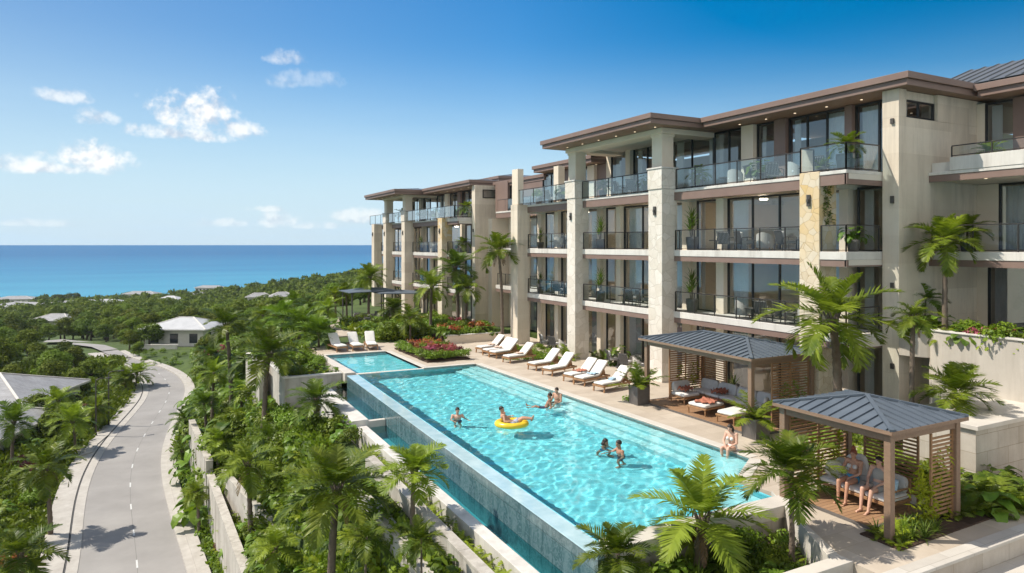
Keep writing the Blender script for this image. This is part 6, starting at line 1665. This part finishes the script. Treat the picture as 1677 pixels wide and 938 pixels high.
def big_tree(k, x, y, s, label, group, z=None):
    t = thing('broadleaf_tree' if k < 4 else 'umbrella_tree', label, 'tree', (x,y,tz(x,y)-.1 if z is None else z), rng.uniform(0,6.28), group)
    t.scale = (s,s,s*rng.uniform(.85,1.1))
    for nm, me in zip(('crown','trunk'), TM[k]):
        o = bpy.data.objects.new(nm, me); COL.objects.link(o); o.parent = t
ROADPTS = np.concatenate([LE, RE, np.array(sp_l), np.array(sp_r), np.array(pk)])
HOUSE = []
def clear(x, y, m=4.2):
    if np.min(np.hypot(ROADPTS[:,0]-x, ROADPTS[:,1]-y)) < m: return False
    if y < 112 and xl(min(y,103))-2.2 < x < xr(min(y,103))+1.6: return False
    return all((x-hx)**2+(y-hy)**2 > hr*hr for hx, hy, hr in HOUSE)

# ------------------------------------------------------------------ houses down the hillside
def house(name, label, x, y, rz, w, d, h, rise, z=None, white=True, grp=None, porch=False):
    z = tz(x,y)-.2 if z is None else z
    t = thing(name, label, 'house', (x,y,z), rz, grp)
    o = MB().box(-w/2,w/2,-d/2,d/2,-4,h).build('wall', M['house_wall'], t, bevel=.02)
    e = .7; r = min(w,d)/2*.55
    A = [(-w/2-e,-d/2-e,h),(w/2+e,-d/2-e,h),(w/2+e,d/2+e,h),(-w/2-e,d/2+e,h)]
    if w >= d: B = [(-w/2+d/2*.9,0,h+rise),(w/2-d/2*.9,0,h+rise)]; f = [(0,1,5,4),(1,2,5),(2,3,4,5),(3,0,4)]
    else: B = [(0,-d/2+w/2*.9,h+rise),(0,d/2-w/2*.9,h+rise)]; f = [(0,1,4),(1,2,5,4),(2,3,5),(3,0,4,5)]
    ro = MB().add(A+B, f+[(3,2,1,0)]).build('roof', M['house_roof_white' if white else 'house_roof'], t)
    fa = MB(); 
    for a, b in ((A[0],A[1]),(A[1],A[2]),(A[2],A[3]),(A[3],A[0])): fa.bar((a[0],a[1],h-.1),(b[0],b[1],h-.1),.06,.2)
    for a in A: 
        tg = B[0] if (Vector(a)-Vector(B[0])).length < (Vector(a)-Vector(B[1])).length else B[1]
        fa.bar((a[0],a[1],a[2]+.03),(tg[0],tg[1],tg[2]+.03),.2,.08)
    fa.bar((B[0][0],B[0][1],B[0][2]+.03),(B[1][0],B[1][1],B[1][2]+.03),.2,.08); fa.build('eave', M['house_wall'], ro)
    for sx_ in (-1,1):
        k = int(w/2.6)
        for i in range(k):
            xx = -w/2+(i+.5)*w/k
            fw_ = MB().obox((xx,sx_*(d/2+.012),h*.5),(1.3,.05,1.5)).build('window', M['frame'], t); MB().obox((xx,sx_*(d/2+.03),h*.5),(1.14,.04,1.34)).build('pane', M['glass_dark'], fw_)
        k = max(1,int(d/3))
        for i in range(k):
            yy = -d/2+(i+.5)*d/k
            fw_ = MB().obox((sx_*(w/2+.012),yy,h*.5),(.05,1.3,1.5)).build('window', M['frame'], t); MB().obox((sx_*(w/2+.03),yy,h*.5),(.04,1.14,1.34)).build('pane', M['glass_dark'], fw_)
    HOUSE.append((x,y,max(w,d)*.62))
    if name == 'far_house':
        for k in (8,15,22,30,38): HOUSE.append((x*(1-k/math.hypot(x,y)), y*(1-k/math.hypot(x,y)), max(5,w*.5-.12*k)))
    return t
M['glass_dark'] = surf('dark_glazing', (.02,.025,.03), (.04,.05,.06), 1, .08, 0, spec=.7)
x, y, _ = atd(60, 640, 66); hz = ROAD_Z-1.2
house('hillside_house', 'grey roofed house left of the road, nearest of the houses', x-4.6, y+2.5, R(-22), 12.5, 10.5, 3.7, 1.9, hz-.7, False)
x2, y2, _ = atd(10, 690, 57); house('hillside_annex', 'lower grey roofed annex in front of the grey roofed house', x2-2.5, y2-.5, R(-22), 9, 8, 3.4, 1.7, hz-.7, False)
x, y, _ = atd(290, 575, 112); vz = 6.8-(574-401)*112/FPX
house('hillside_villa', 'white roofed villa beside the far end of the road', x+1.5, y+2, R(-30), 9.5, 8, 3.0, 1.5, vz+.7, True)
for k in (7,12,17,22): HOUSE.append(((x+1.5)*(1-k/math.hypot(x,y)), (y+2)*(1-k/math.hypot(x,y)), 4.6))
HOUSE.append((x-3,y-5,4.0))
wv = thing('villa_wall', 'low white garden wall before the white roofed villa', 'wall', (x-3,y-4,vz))
MB().obox((0,0,.5),(6.5,.3,2.2)).build('wall', M['house_wall'], wv); MB().obox((0,0,1.64),(6.7,.44,.08)).build('coping', M['slab_white'], wv)
wv.rotation_euler = (0,0,R(-30))
far_h = [(45,503,300,26,14,'long grey roofed house low on the left hillside'),(118,499,315,22,14,'broad grey roofed house left of the hill centre'),(28,488,420,20,12,'pale roofed house close to the shore at the left edge'),(172,506,300,16,10,'white roofed house on the slope above the side road'),(158,497,340,15,9,'small white roofed house behind a clump of trees'),(232,480,420,18,9,'white roofed house halfway up the shore hill'),(322,482,400,16,9,'pale roofed house above the white villa'),(95,540,190,10,7,'white roofed house beyond the parking area'),(280,494,330,9,7,'tiny white roofed house on the middle of the slope'),
         (345,470,520,20,8,'white house in the shore row, leftmost'),(385,478,430,16,9,'white house in the shore row, second from the left'),(410,474,480,18,9,'white house in the shore row, centre'),(452,470,470,16,8,'white house in the shore row, second from the right'),(482,473,440,18,9,'white house in the shore row, rightmost'),(462,492,260,8,6,'pale flat house above the palm grove'),(425,497,280,9,6,'small pale house among trees above the grove')]
for i, (u, v, d, w, dp, lab) in enumerate(far_h):
    x, y, z = atd(u, v, d); house('far_house', lab, x, y, R(-28+ (i*37)%40-20), w, dp, 3.4, 1.5, max(z-3.6, tz(x,y)-.5), i in (3,8,12))

# ------------------------------------------------------------------ wooded hillside
cand = []
gx = np.random.default_rng(5)
for (u_,v_,r_) in ((95,556,7),(130,562,6),(150,569,5),(178,574,5),(85,565,6),(110,572,5)):
    hx_, hy_ = at(u_, v_, ROAD_Z-1); HOUSE.append((hx_,hy_,r_)); HOUSE.append((hx_*.93,hy_*.93,r_)); HOUSE.append((hx_*.87,hy_*.87,r_*.9))
def visible(x, y, z):
    u, v, d = proj(x, y, z)
    return -460 < u < (640 if d > 62 else 560) and v < 1000
taken = []
cell = {}
def free(x, y, m):
    i, j = int(x//5), int(y//5)
    for a in range(i-1,i+2):
        for b in range(j-1,j+2):
            for (p, q) in cell.get((a,b),()):
                if (p-x)**2+(q-y)**2 < m*m: return False
    cell.setdefault((i,j),[]).append((x,y)); return True
N_T = 30000
for _ in range(N_T):
    d = 40+ (gx.random()**.62)*600; uu = gx.uniform(-60, 660) if gx.random() < .8 else gx.uniform(-460,-60); r_ = (uu-838.5)/FPX*d
    x, y = d*sn+r_*cs, d*cs-r_*sn
    if y > 640 or y < 30: continue
    if d < 72 and gx.random() < .82: continue
    if x > xr(min(y,103)) and y < 96 and not (y > 79 and x > 15 and gx.random() < .8): continue       # slope below the pool is planted separately
    z = tz(x, y)
    if not visible(x,y,z+3) or not clear(x,y,4.6 if d > 80 else 4.4): continue
    if not free(x, y, 3.4 if d < 160 else 4.3): continue
    cand.append((d,x,y,z))
cand.sort(key=lambda q: (proj(q[1],q[2],q[3]+2)[0] < -70, q[0]))
print('trees', len(cand))
GT = 'broad leaved trees of the wooded hillside'
for i, (d,x,y,z) in enumerate(cand[:290]):
    s = rng.uniform(.6,1.25) if d > 130 else (rng.uniform(.5,.85) if d > 70 else rng.uniform(.4,.6))
    big_tree(int(rng.integers(4)), x, y, s, 'dense round crowned tree of the wooded hillside left of the resort', GT)
far = []; fark = []
rg = np.random.default_rng(11)
for (d,x,y,z) in cand[290:]:
    T = LT if d < 260 else LT2
    q = T[rg.integers(4)]; a = rg.uniform(0,6.28); s = rg.uniform(.62,1.25)*(1.0 if d < 300 else 1.12); ca, sa = math.cos(a), math.sin(a)
    o = np.empty_like(q); o[...,0] = (q[...,0]*ca-q[...,1]*sa)*s+x; o[...,1] = (q[...,0]*sa+q[...,1]*ca)*s+y; o[...,2] = q[...,2]*s*rg.uniform(.8,1.1)+z-.6*s
    far.append(o)
far = np.concatenate(far); print('far quads', len(far))
M['tree_far'] = leafmat('far_tree_leaf', (.055,.098,.017), (.180,.220,.032), .0, .26, .16, .6, None, .05)
o = bpy.data.objects.new('far_woods', np_mesh('far_woods', far, M['tree_far'])); COL.objects.link(o)
tag(o, 'mass of distant trees covering the hillside down to the sea', 'woods', None, 'stuff')
# umbrella crowned trees standing out against the water
for (u, d, lab, s) in ((36,430,'flat topped tree standing alone on the shore, leftmost',1.0),(5,400,'leafy tree at the left edge of the shore',1.1),(66,420,'flat topped shore tree, left of the shore pair',.95),(78,425,'flat topped shore tree, right of the shore pair',1.0),(100,400,'wide shore tree with a dense dark crown',1.35),(118,395,'wide dark crowned shore tree beside the pavilion roofs',1.3),(185,480,'tiny flat topped tree on the ridge',.8),(212,470,'wide umbrella crowned tree on the ridge',1.5),(295,500,'round shore tree on the ridge above the white houses',1.3),(330,520,'low umbrella tree on the ridge right of the round one',1.2),(480,470,'umbrella tree on the right shore ridge',1.3)):
    x, y, _ = atd(u, 480, d); big_tree(4+int(d)%2, x, y, s, lab, None)

# ------------------------------------------------------------------ undergrowth between the plants
def tufts(n, fn, size, k=7, name='undergrowth', mat='box', label='', cat='undergrowth', zf=tz, h=.5):
    Q = []; g = np.random.default_rng(n)
    for _ in range(n):
        x, y = fn()
        z = zf(x,y); u, v, d = proj(x,y,z)
        if d < 3 or u < -40 or u > 1720 or v > 980: continue
        c = np.array([x,y,z]); s = size*g.uniform(.7,1.3)*(1 if d < 50 else 1.5)
        dirs = g.normal(size=(k,3)); dirs[:,2] = np.abs(dirs[:,2])+.4; dirs /= np.linalg.norm(dirs,axis=1)[:,None]
        base = c+np.c_[g.normal(0,s*.35,(k,2)), g.uniform(0,h*s,k)]
        side = np.cross(dirs, g.normal(size=(k,3))); side /= np.linalg.norm(side,axis=1)[:,None]
        ln = s*g.uniform(.5,1.0,k)[:,None]; w = s*.16
        tip = base+dirs*ln+np.array([0,0,-.15])*ln; mid = base+dirs*ln*.5
        Q.append(np.stack([base, mid-side*w, tip, mid+side*w],1))
    o = bpy.data.objects.new(name, np_mesh(name, np.concatenate(Q), M[mat])); COL.objects.link(o)
    tag(o, label, cat, None, 'stuff')
def slope_pt():
    y = rng.uniform(12,90); e = xr(min(y,103))+1.1; return (rng.uniform(e, interp(y,[12,37,46,60,80,90],[6.9,6.3,6.0,12.5,18,24])), y)
tufts(5500, slope_pt, .36, 8, label='dense leafy undergrowth covering the slope between road and pool')
def left_pt():
    y = rng.uniform(30,112); return (xl(min(y,100))-1.9-abs(rng.normal(0,11)), y)
tufts(8000, left_pt, .5, 8, mat='box', label='leafy undergrowth along the left side of the road', name='verge_undergrowth')
tufts(1500, lambda: (rng.uniform(9.2,13), rng.uniform(7,12.4)), .22, 6, label='low ground cover in the soil bed by the near palms', name='bed_ground_cover', mat='broad', zf=lambda x,y: -.62)
tufts(1200, lambda: (rng.uniform(14.2,22.2), rng.uniform(47,56.8)), .4, 7, label='green ground cover in the hedge garden', name='hedge_ground_cover', mat='fern', zf=lambda x,y: .02)
tufts(2600, lambda: (lambda y: (xl(min(y,100))-1.8-abs(rng.uniform(0,1.6)), y))(rng.uniform(34,98)), .16, 8, label='mown grass verge beside the left walk', name='grass', mat='grass', cat='grass', h=.2)
tufts(420, lambda: (lambda a,b: (a,b))(*[(p_[0],p_[1]) for p_ in [at(rng.uniform(826,905), rng.uniform(567,590))]][0]), .16, 8, label='short lawn strip behind the far loungers', name='lawn_grass', mat='grass', cat='grass', zf=lambda x,y: .01, h=.2)

scatter(110, lambda: (lambda y: (xr(min(y,103))+rng.uniform(1.8,18), y))(rng.uniform(86,126)), [('shrub',6),('philodendron',3),('flowering_shrub',.4)], 1.8,3.4, 'below the white roofed villa', 1.2, None, -.1, True)

scatter(24, lambda: at(rng.uniform(222,345), rng.uniform(575,600), ROAD_Z), [('shrub',6),('philodendron',2),('flowering_shrub',.3)], 0.8,1.3, 'round the foot of the villa wall', 1.0)
for (u,v,s,lab) in ((212,571,.6,'small round tree by the junction of the side road'),(228,584,.4,'little round tree between the road end and the villa')):
    x, y = at(u,v,ROAD_Z); big_tree(int(u)%4, x, y, s, lab, None)
# past 300 shrubs the smallest in the picture become one mass
sh_ = [o for o in COL.objects if o.type == 'MESH' and o.name.split('.')[0] == 'shrub' and o.parent is None]
sh_.sort(key=lambda o: -o.scale[0]/max(3, proj(*o.location)[2]))
rest = sh_[285:]
if rest:
    QQ = []
    for o in rest:
        me = o.data; co = np.empty(len(me.vertices)*3, np.float32); me.vertices.foreach_get('co', co); li = np.empty(len(me.loops), np.int32); me.loops.foreach_get('vertex_index', li)
        m4 = np.array(Matrix.LocRotScale(o.location, o.rotation_euler, o.scale)); co = co.reshape(-1,3)@m4[:3,:3].T+m4[:3,3]
        QQ.append(co[li].reshape(-1,4,3)); bpy.data.objects.remove(o)
    o = bpy.data.objects.new('shrubbery', np_mesh('shrubbery', np.concatenate(QQ), M['box'])); COL.objects.link(o)
    tag(o, 'mass of small distant leafy shrubs on the planted slopes', 'shrubbery', None, 'stuff')
# ------------------------------------------------------------------ sea air
hz_ = MB().box(-720,720,-70,770,-60,22)
m, nt, out = newmat('haze_air'); pv = nt.nodes.new('ShaderNodeVolumePrincipled'); pv.inputs['Color'].default_value = (.80,.90,1,1); pv.inputs['Density'].default_value = .00013; pv.inputs['Anisotropy'].default_value = .2
L(nt, pv.outputs[0], out.inputs['Volume'])
tag(hz_.build('haze', m), 'thin blue sea haze over the hillside and shore', 'haze', None, 'stuff')
# ------------------------------------------------------------------ people
def hand(b, w, d, nrm, s=1, curl=.5):
    """palm and five separate fingers from wrist w along d; nrm points out of the palm's back"""
    w, d, nrm = Vector(w), Vector(d).normalized(), Vector(nrm).normalized()
    sd_ = d.cross(nrm).normalized(); nrm = sd_.cross(d).normalized()
    c = w+d*.045
    for k in (-.024,-.008,.008,.024): b.tube([w+sd_*k*.7, w+d*.085+sd_*k],[.015,.0135],7); b.ball(w+d*.085+sd_*k,.0135,7,5)
    for k, L_ in ((-.030,.066),(-.010,.078),(.010,.074),(.030,.058)):
        p0 = w+d*.085+sd_*k; d1 = (d*math.cos(curl*.5)-nrm*math.sin(curl*.5)+sd_*k*3).normalized(); p1 = p0+d1*L_*.5
        d2 = (d*math.cos(curl*1.4)-nrm*math.sin(curl*1.4)+sd_*k*3).normalized(); p2 = p1+d2*L_*.5
        b.tube([p0,p1,p2],[.0105,.0095,.0085],7); b.ball(p2,.0085,7,5)
    t0 = w+d*.03+sd_*.028*s; t1 = t0+(d*.6+sd_*.8*s-nrm*.2).normalized()*.04; t2 = t1+(d*.9+sd_*.35*s-nrm*.3).normalized()*.034
    b.tube([t0,t1,t2],[.014,.012,.010],7); b.ball(t2,.010,7,5)

def person(label, J, loc, rz, skin, hair, suit, top=None, hairstyle='short', female=False, voxel=.0105, group=None):
    J = {k: Vector(v) for k, v in J.items()}
    t = thing('person', label, 'person', loc, rz, group)
    b = MB()
    def seg(a, c, r0, r1, n=12):
        b.tube([a, a.lerp(c,.33), c],[r0, lerp(r0,r1,.28)*1.04, r1],n); b.ball(a,r0,n,8); b.ball(c,r1,n,8)
    pel, che, nek, hd = J['pelvis'], J['chest'], J['neck'], J['head']
    upv = (che-pel).normalized(); lat = (J['shL']-J['shR']).normalized(); fw = lat.cross(upv).normalized()
    if fw.dot(J['face']) < 0: fw = -fw
    q = Matrix((fw, lat, upv)).transposed()
    def ell(c, rx, ry, rz_):
        m = len(b.v); b.ball((0,0,0),(rx,ry,rz_),16,12)
        for i in range(m,len(b.v)): v_ = q@Vector(b.v[i]); b.v[i] = (v_.x+c.x,v_.y+c.y,v_.z+c.z)
    sw = .93 if female else 1.0
    ell(pel, .115, .165*(1.04 if female else 1), .13); ell(pel.lerp(che,.45), .098*sw, .135*sw, .17); ell(che, .118*sw, .165*sw, .18); ell(che+upv*.10, .09*sw, .17*sw, .09)
    if female:
        for s in (-1,1): b.ball(che+fw*.09+lat*s*.075-upv*.02,.062,10,8)
    b.tube([che+upv*.1, nek, hd-(hd-nek)*.25],[.075,.056,.054],12)
    for s in ('L','R'):
        seg(J['sh'+s], J['el'+s], .056*sw, .041*sw); seg(J['el'+s], J['wr'+s], .041*sw, .027*sw)
        b.ball(J['sh'+s], .066*sw, 12, 8); b.tube([che+upv*.10, J['sh'+s]],[.075,.06],10)
        dv = (J['wr'+s]-J['el'+s]).normalized(); hn = J.get('hn'+s, Vector((0,0,1)))
        hn = hn-dv*hn.dot(dv); hn = hn if hn.length > .1 else dv.orthogonal()
        hand(b, J['wr'+s], dv, hn, 1 if s == 'L' else -1, .6)
        seg(J['hip'+s], J['kn'+s], .088, .056); seg(J['kn'+s], J['an'+s], .055, .034)
        mid = J['kn'+s].lerp(J['an'+s],.3); b.ball(mid-(J.get('back',Vector((0,0,0)))*.02),.052,10,8)
        tv = J['toe'+s]; b.tube([J['an'+s]-tv*.045-Vector((0,0,.02)), J['an'+s]+tv*.06-Vector((0,0,.035)), J['an'+s]+tv*.17-Vector((0,0,.052))],[.036,.036,.022],10)
        b.ball(J['an'+s]-tv*.045-Vector((0,0,.02)),.036,10,8)
        for k in range(5):
            lt = Vector((-tv.y,tv.x,0)); b.ball(J['an'+s]+tv*(.185-.006*k)+lt*(.028-.014*k)*(1 if s=='R' else -1)-Vector((0,0,.056)),.0125,7,5)
    # head: skull, jaw, nose, ears
    f = J['face'].normalized(); up = (hd-nek).normalized(); ls = up.cross(f).normalized(); f = ls.cross(up).normalized()
    Q = Matrix((f, ls, up)).transposed()
    def hp(x,y,z): return hd+Q@Vector((x,y,z))
    def he(c, r):
        m = len(b.v); b.ball((0,0,0),r,14,10)
        for i in range(m,len(b.v)): v_ = Q@Vector(b.v[i]); b.v[i] = (v_.x+c.x,v_.y+c.y,v_.z+c.z)
    he(hp(-.01,0,.03),(.094,.076,.09)); he(hp(.02,0,-.03),(.07,.062,.075)); he(hp(.045,0,-.085),(.042,.045,.03))
    b.tube([hp(.082,0,.02),hp(.108,0,-.022),hp(.085,0,-.03)],[.010,.015,.012],8); b.ball(hp(.106,0,-.022),.014,8,6)
    for s in (-1,1): he(hp(-.005,s*.078,-.005),(.018,.010,.030)); b.ball(hp(.074,s*.032,.032),.017,8,6)
    he(hp(.083,0,-.056),(.012,.026,.010))
    o = b.build('body', M[skin], t, smooth=True); o.cycles.is_caustics_receiver = True
    rm = o.modifiers.new('r','REMESH'); rm.mode = 'VOXEL'; rm.voxel_size = voxel; rm.use_smooth_shade = True
    sm_ = o.modifiers.new('s','SMOOTH'); sm_.factor = .5; sm_.iterations = 3
    dg = bpy.context.evaluated_depsgraph_get(); me = bpy.data.meshes.new_from_object(o.evaluated_get(dg)); o.modifiers.clear(); o.data = me
    e = MB()
    for s in (-1,1):
        MB().ball(hp(.083,s*.031,.013),(.008,.012,.007),8,6).build('eye', M['eye'], t, smooth=True)
    MB().tube([hp(.090,-.022,-.055),hp(.097,0,-.056),hp(.090,.022,-.055)],[.003,.007,.003],6).build('mouth', M['lip'], t, smooth=True)
    # hair cap with its own outline
    h = MB(); rr = random.Random(len(label)); nn, kk = 20, 12; vs = []; fs = []
    for i in range(kk+1):
        th = math.pi*.62*i/kk
        for j in range(nn):
            ph = 2*math.pi*j/nn; fr = max(0, math.cos(ph))
            th2 = th*(1-.42*fr) if hairstyle != 'long' else th*(1-.40*fr)*(1.12 if fr == 0 else 1)
            w_ = 1+.02*math.sin(ph*9+i)
            vs.append(tuple(hp(-.012+.103*w_*math.sin(th2)*math.cos(ph), .087*w_*math.sin(th2)*math.sin(ph), .032+.101*w_*math.cos(th2))))
    for i in range(kk):
        for j in range(nn): fs.append((i*nn+j,i*nn+(j+1)%nn,(i+1)*nn+(j+1)%nn,(i+1)*nn+j))
    h.add(vs, fs)
    if hairstyle == 'bun':
        for k in range(7):
            a = k*.9; h.tube([hp(-.03+.02*math.cos(a),.02*math.sin(a),.11),hp(-.02+.035*math.cos(a+.8),.035*math.sin(a+.8),.17),hp(-.02+.012*math.cos(a+1.6),.012*math.sin(a+1.6),.235)],[.026,.028,.010],7)
    if hairstyle == 'long':
        for k in range(9):
            a = math.pi*.5+math.pi*k/8; h.tube([hp(-.01+.085*math.cos(a),.075*math.sin(a),.02),hp(-.02+.098*math.cos(a),.085*math.sin(a),-.09),hp(-.02+.085*math.cos(a),.07*math.sin(a),-.19)],[.026,.026,.010],7)
    h.build('hair', M[hair], t, smooth=True)
    # swimwear hugging the hips (and chest)
    s_ = MB(); m = 0
    def sell(c, rx, ry, rz_, cut=None):
        vs = []; fs = []; n, k = 20, 10
        for i in range(k+1):
            zz = -1+2*i/k; zz = max(-.72,min(.72,zz)) if cut else zz
            for j in range(n):
                ph = 2*math.pi*j/n; rad = math.sqrt(max(0,1-zz*zz))
                v_ = q@Vector((rx*rad*math.cos(ph),ry*rad*math.sin(ph),rz_*zz)); vs.append((v_.x+c.x,v_.y+c.y,v_.z+c.z))
        for i in range(k):
            for j in range(n): fs.append((i*n+j,i*n+(j+1)%n,(i+1)*n+(j+1)%n,(i+1)*n+j))
        s_.add(vs, fs)
    sell(pel, .126, .177*(1.04 if female else 1), .135, True)
    ext = .62 if not female else .16
    for s in ('L','R'):
        a, c = J['hip'+s], J['hip'+s].lerp(J['kn'+s],ext); s_.tube([a,c],[.101,.094 if not female else .10],14,cap=False)
    s_.build('trunks' if not female else 'bikini_bottom', M[suit], t, smooth=True)
    if top:
        s_ = MB(); 
        if female:
            for s in (-1,1): s_.ball(che+fw*.098+lat*s*.075-upv*.02,.063,12,8)
            s_.tube([che+fw*.12-upv*.04+lat*.06, che+lat*.172*sw-upv*.03, che-fw*.125-upv*.03, che-lat*.172*sw-upv*.03, che+fw*.12-upv*.04-lat*.06],.011,6)
        else: sell(che-upv*.02, .13, .178, .2, True)
        s_.build('bikini_top' if female else 'shirt', M[top], t, smooth=True)
    return t

def sit(lean=.0, knee=.42, drop=.44, armL=None, armR=None, feet=.0, spread=.1):
    """facing -x, seat at z = 0 under the pelvis"""
    J = dict(pelvis=(0,0,.12), chest=(.02+lean,0,.43), neck=(-.0+lean*1.3,0,.615), head=(-.03+lean*1.5,0,.745), face=(-1,0,-.1),
        shL=(.02+lean,-.185,.555), shR=(.02+lean,.185,.555), elL=(-.06+lean,-.25,.29), elR=(-.06+lean,.25,.29), wrL=(-.27+lean*.5,-.13,.20), wrR=(-.27+lean*.5,.13,.20),
        hipL=(-.02,-.095,.09), hipR=(-.02,.095,.09), knL=(-knee,-spread,.10), knR=(-knee-.03,spread+.02,.11), anL=(-knee-.05-feet,-spread,-drop+.10), anR=(-knee-.02-feet*1.3,spread,-drop+.10), toeL=(-1,-.1,0), toeR=(-1,.1,0))
    if armL: J['elL'], J['wrL'] = armL
    if armR: J['elR'], J['wrR'] = armR
    return J
def stand(depth=0, armL=None, armR=None, step=.1, lean=.04, face=(-1,0,0)):
    """facing -x, feet at z = 0, 1.74 m tall"""
    J = dict(pelvis=(0,0,.93), chest=(-lean,0,1.24), neck=(-lean*1.3,0,1.455), head=(-lean*1.5-.02,0,1.605), face=face,
        shL=(-lean,-.19,1.39), shR=(-lean,.19,1.39), elL=(-.04,-.29,1.12), elR=(-.04,.29,1.12), wrL=(-.22,-.27,.95), wrR=(-.22,.27,.95),
        hipL=(0,-.095,.90), hipR=(0,.095,.90), knL=(-.05-step,-.11,.50), knR=(-.03+step,.11,.50), anL=(.0-step,-.12,.075), anR=(.04+step,.12,.075), toeL=(-1,-.1,0), toeR=(-1,.1,0))
    if armL: J['elL'], J['wrL'] = armL
    if armR: J['elR'], J['wrR'] = armR
    return J
SZ = .50      # sofa seat height (cushion tops)
person('woman with piled up red hair and blue bikini bottoms on the small cabana sofa', sit(.05,.46,.47,armR=((-.08,.24,.33),(-.24,.02,.36)),armL=((-.10,-.25,.31),(-.26,-.10,.22)),feet=.05), (16.60,11.98,SZ-.015), R(8), 'skin_a', 'hair_red', 'swim_blue', 'swim_white', 'bun', True)
person('dark haired person in grey swimwear sitting on the small cabana sofa, nearer of two', sit(.05,.46,.47,feet=.09), (16.62,11.28,SZ-.015), R(4), 'skin_b', 'hair_dark', 'pot_grey', 'pot_grey', 'short', False)
person('woman sitting on the pool edge with her feet in the water', sit(-.06,.40,.44,armR=((-.16,.22,.28),(-.33,.05,.20)),feet=-.02), (17.10,16.75,.025), R(12), 'skin_b', 'hair_dark', 'swim_white', 'swim_white', 'long', True)
PF = -1.37
def fix(x, y, top):   # stand on the pool floor
    return (x, y, PF)
x, y = at(749,681); person('dark haired man standing chest deep alone in the pool, nearest the overflow edge', stand(armR=((-.16,.27,1.14),(-.36,.16,1.12)),armL=((-.12,-.33,1.15),(-.26,-.42,1.13))), fix(x,y,0), R(70), 'skin_b', 'hair_dark', 'swim_dark')
x, y = at(1017,738); person('man standing in the pool reaching one arm towards a companion', stand(armR=((-.26,.24,1.25),(-.50,.20,1.20)),armL=((-.08,-.33,1.15),(-.22,-.36,1.0))), fix(x,y,0), R(-12), 'skin_c', 'hair_dark', 'swim_dark')
x, y = at(988,724); person('woman with wet dark hair in the pool, shoulder deep, beside the reaching man', {k:(v if k in ('face','toeL','toeR') else (v[0],v[1],v[2]-.22 if v[2] > .7 else v[2])) for k, v in stand(armR=((-.18,.28,1.18),(-.3,.16,1.12)),step=.16).items()}, fix(x,y,0), R(120), 'skin_c', 'hair_dark', 'swim_blue', 'swim_blue', 'long', True)
x, y = at(906,655); J = sit(.0,.4,.40); person('man sitting on the underwater steps by the pool edge, upper of a pair', J, (15.95,y+.0,-.33), R(25), 'skin_a', 'hair_dark', 'swim_dark')
x, y = at(893,664)
Jr = dict(pelvis=(0,0,-.02), chest=(.16,0,.24), neck=(.20,0,.41), head=(.19,0,.545), face=(-1,0,.0), shL=(.17,-.185,.36), shR=(.17,.185,.36), elL=(.28,-.28,.12), elR=(.25,.28,.12), wrL=(.12,-.34,-.03), wrR=(.08,.34,-.03),
    hipL=(-.04,-.095,-.03), hipR=(-.04,.095,-.03), knL=(-.40,-.12,.10), knR=(-.42,.14,-.02), anL=(-.74,-.12,-.03), anR=(-.78,.14,.06), toeL=(-.3,-.1,.9), toeR=(-.3,.1,.9))
person('swimmer leaning back in the pool with one foot out of the water', Jr, (x,y,-.12), R(-35), 'skin_c', 'hair_dark', 'swim_dark', None, 'short')
# swim ring with a person lying in it
x, y = at(838,693.5); RZ = -YAW
sr = MB(); n, k = 40, 16; vs = []; fs = []
for i in range(n):
    a = 2*math.pi*i/n
    for j in range(k):
        c = 2*math.pi*j/k; rr = .45+.128*math.cos(c); vs.append((rr*1.14*math.cos(a), rr*math.sin(a), .128*math.sin(c)*(1+.04*math.sin(a*9))))
for i in range(n):
    for j in range(k): fs.append((i*k+j,((i+1)%n)*k+j,((i+1)%n)*k+(j+1)%k,i*k+(j+1)%k))
sr.add(vs, fs); ro = sr.build('swim_ring', M['yellow'], None, smooth=True); ro.location = (x,y,.0); ro.rotation_euler = (0,0,RZ)
tag(ro, 'yellow inflatable ring floating in the middle of the pool', 'swim ring', None, 'thing')
Jf = dict(pelvis=(.0,0,.02), chest=(-.27,0,.24), neck=(-.37,0,.41), head=(-.38,0,.555), face=(.8,-.55,.1), shL=(-.30,.19,.37), shR=(-.30,-.19,.37), elL=(-.28,.36,.16), elR=(-.26,-.36,.18), wrL=(-.04,.44,.20), wrR=(-.02,-.40,.21),
    hipL=(.05,.095,.02), hipR=(.05,-.095,.02), knL=(.42,.11,.22), knR=(.40,-.11,.24), anL=(.80,.10,.20), anR=(.76,-.12,.23), toeL=(.25,.1,.95), toeR=(.25,-.1,.95))
person('person in patterned shorts lying back in the yellow ring', Jf, (x,y,-.02), RZ, 'skin_a', 'hair_dark', 'swim_pattern')
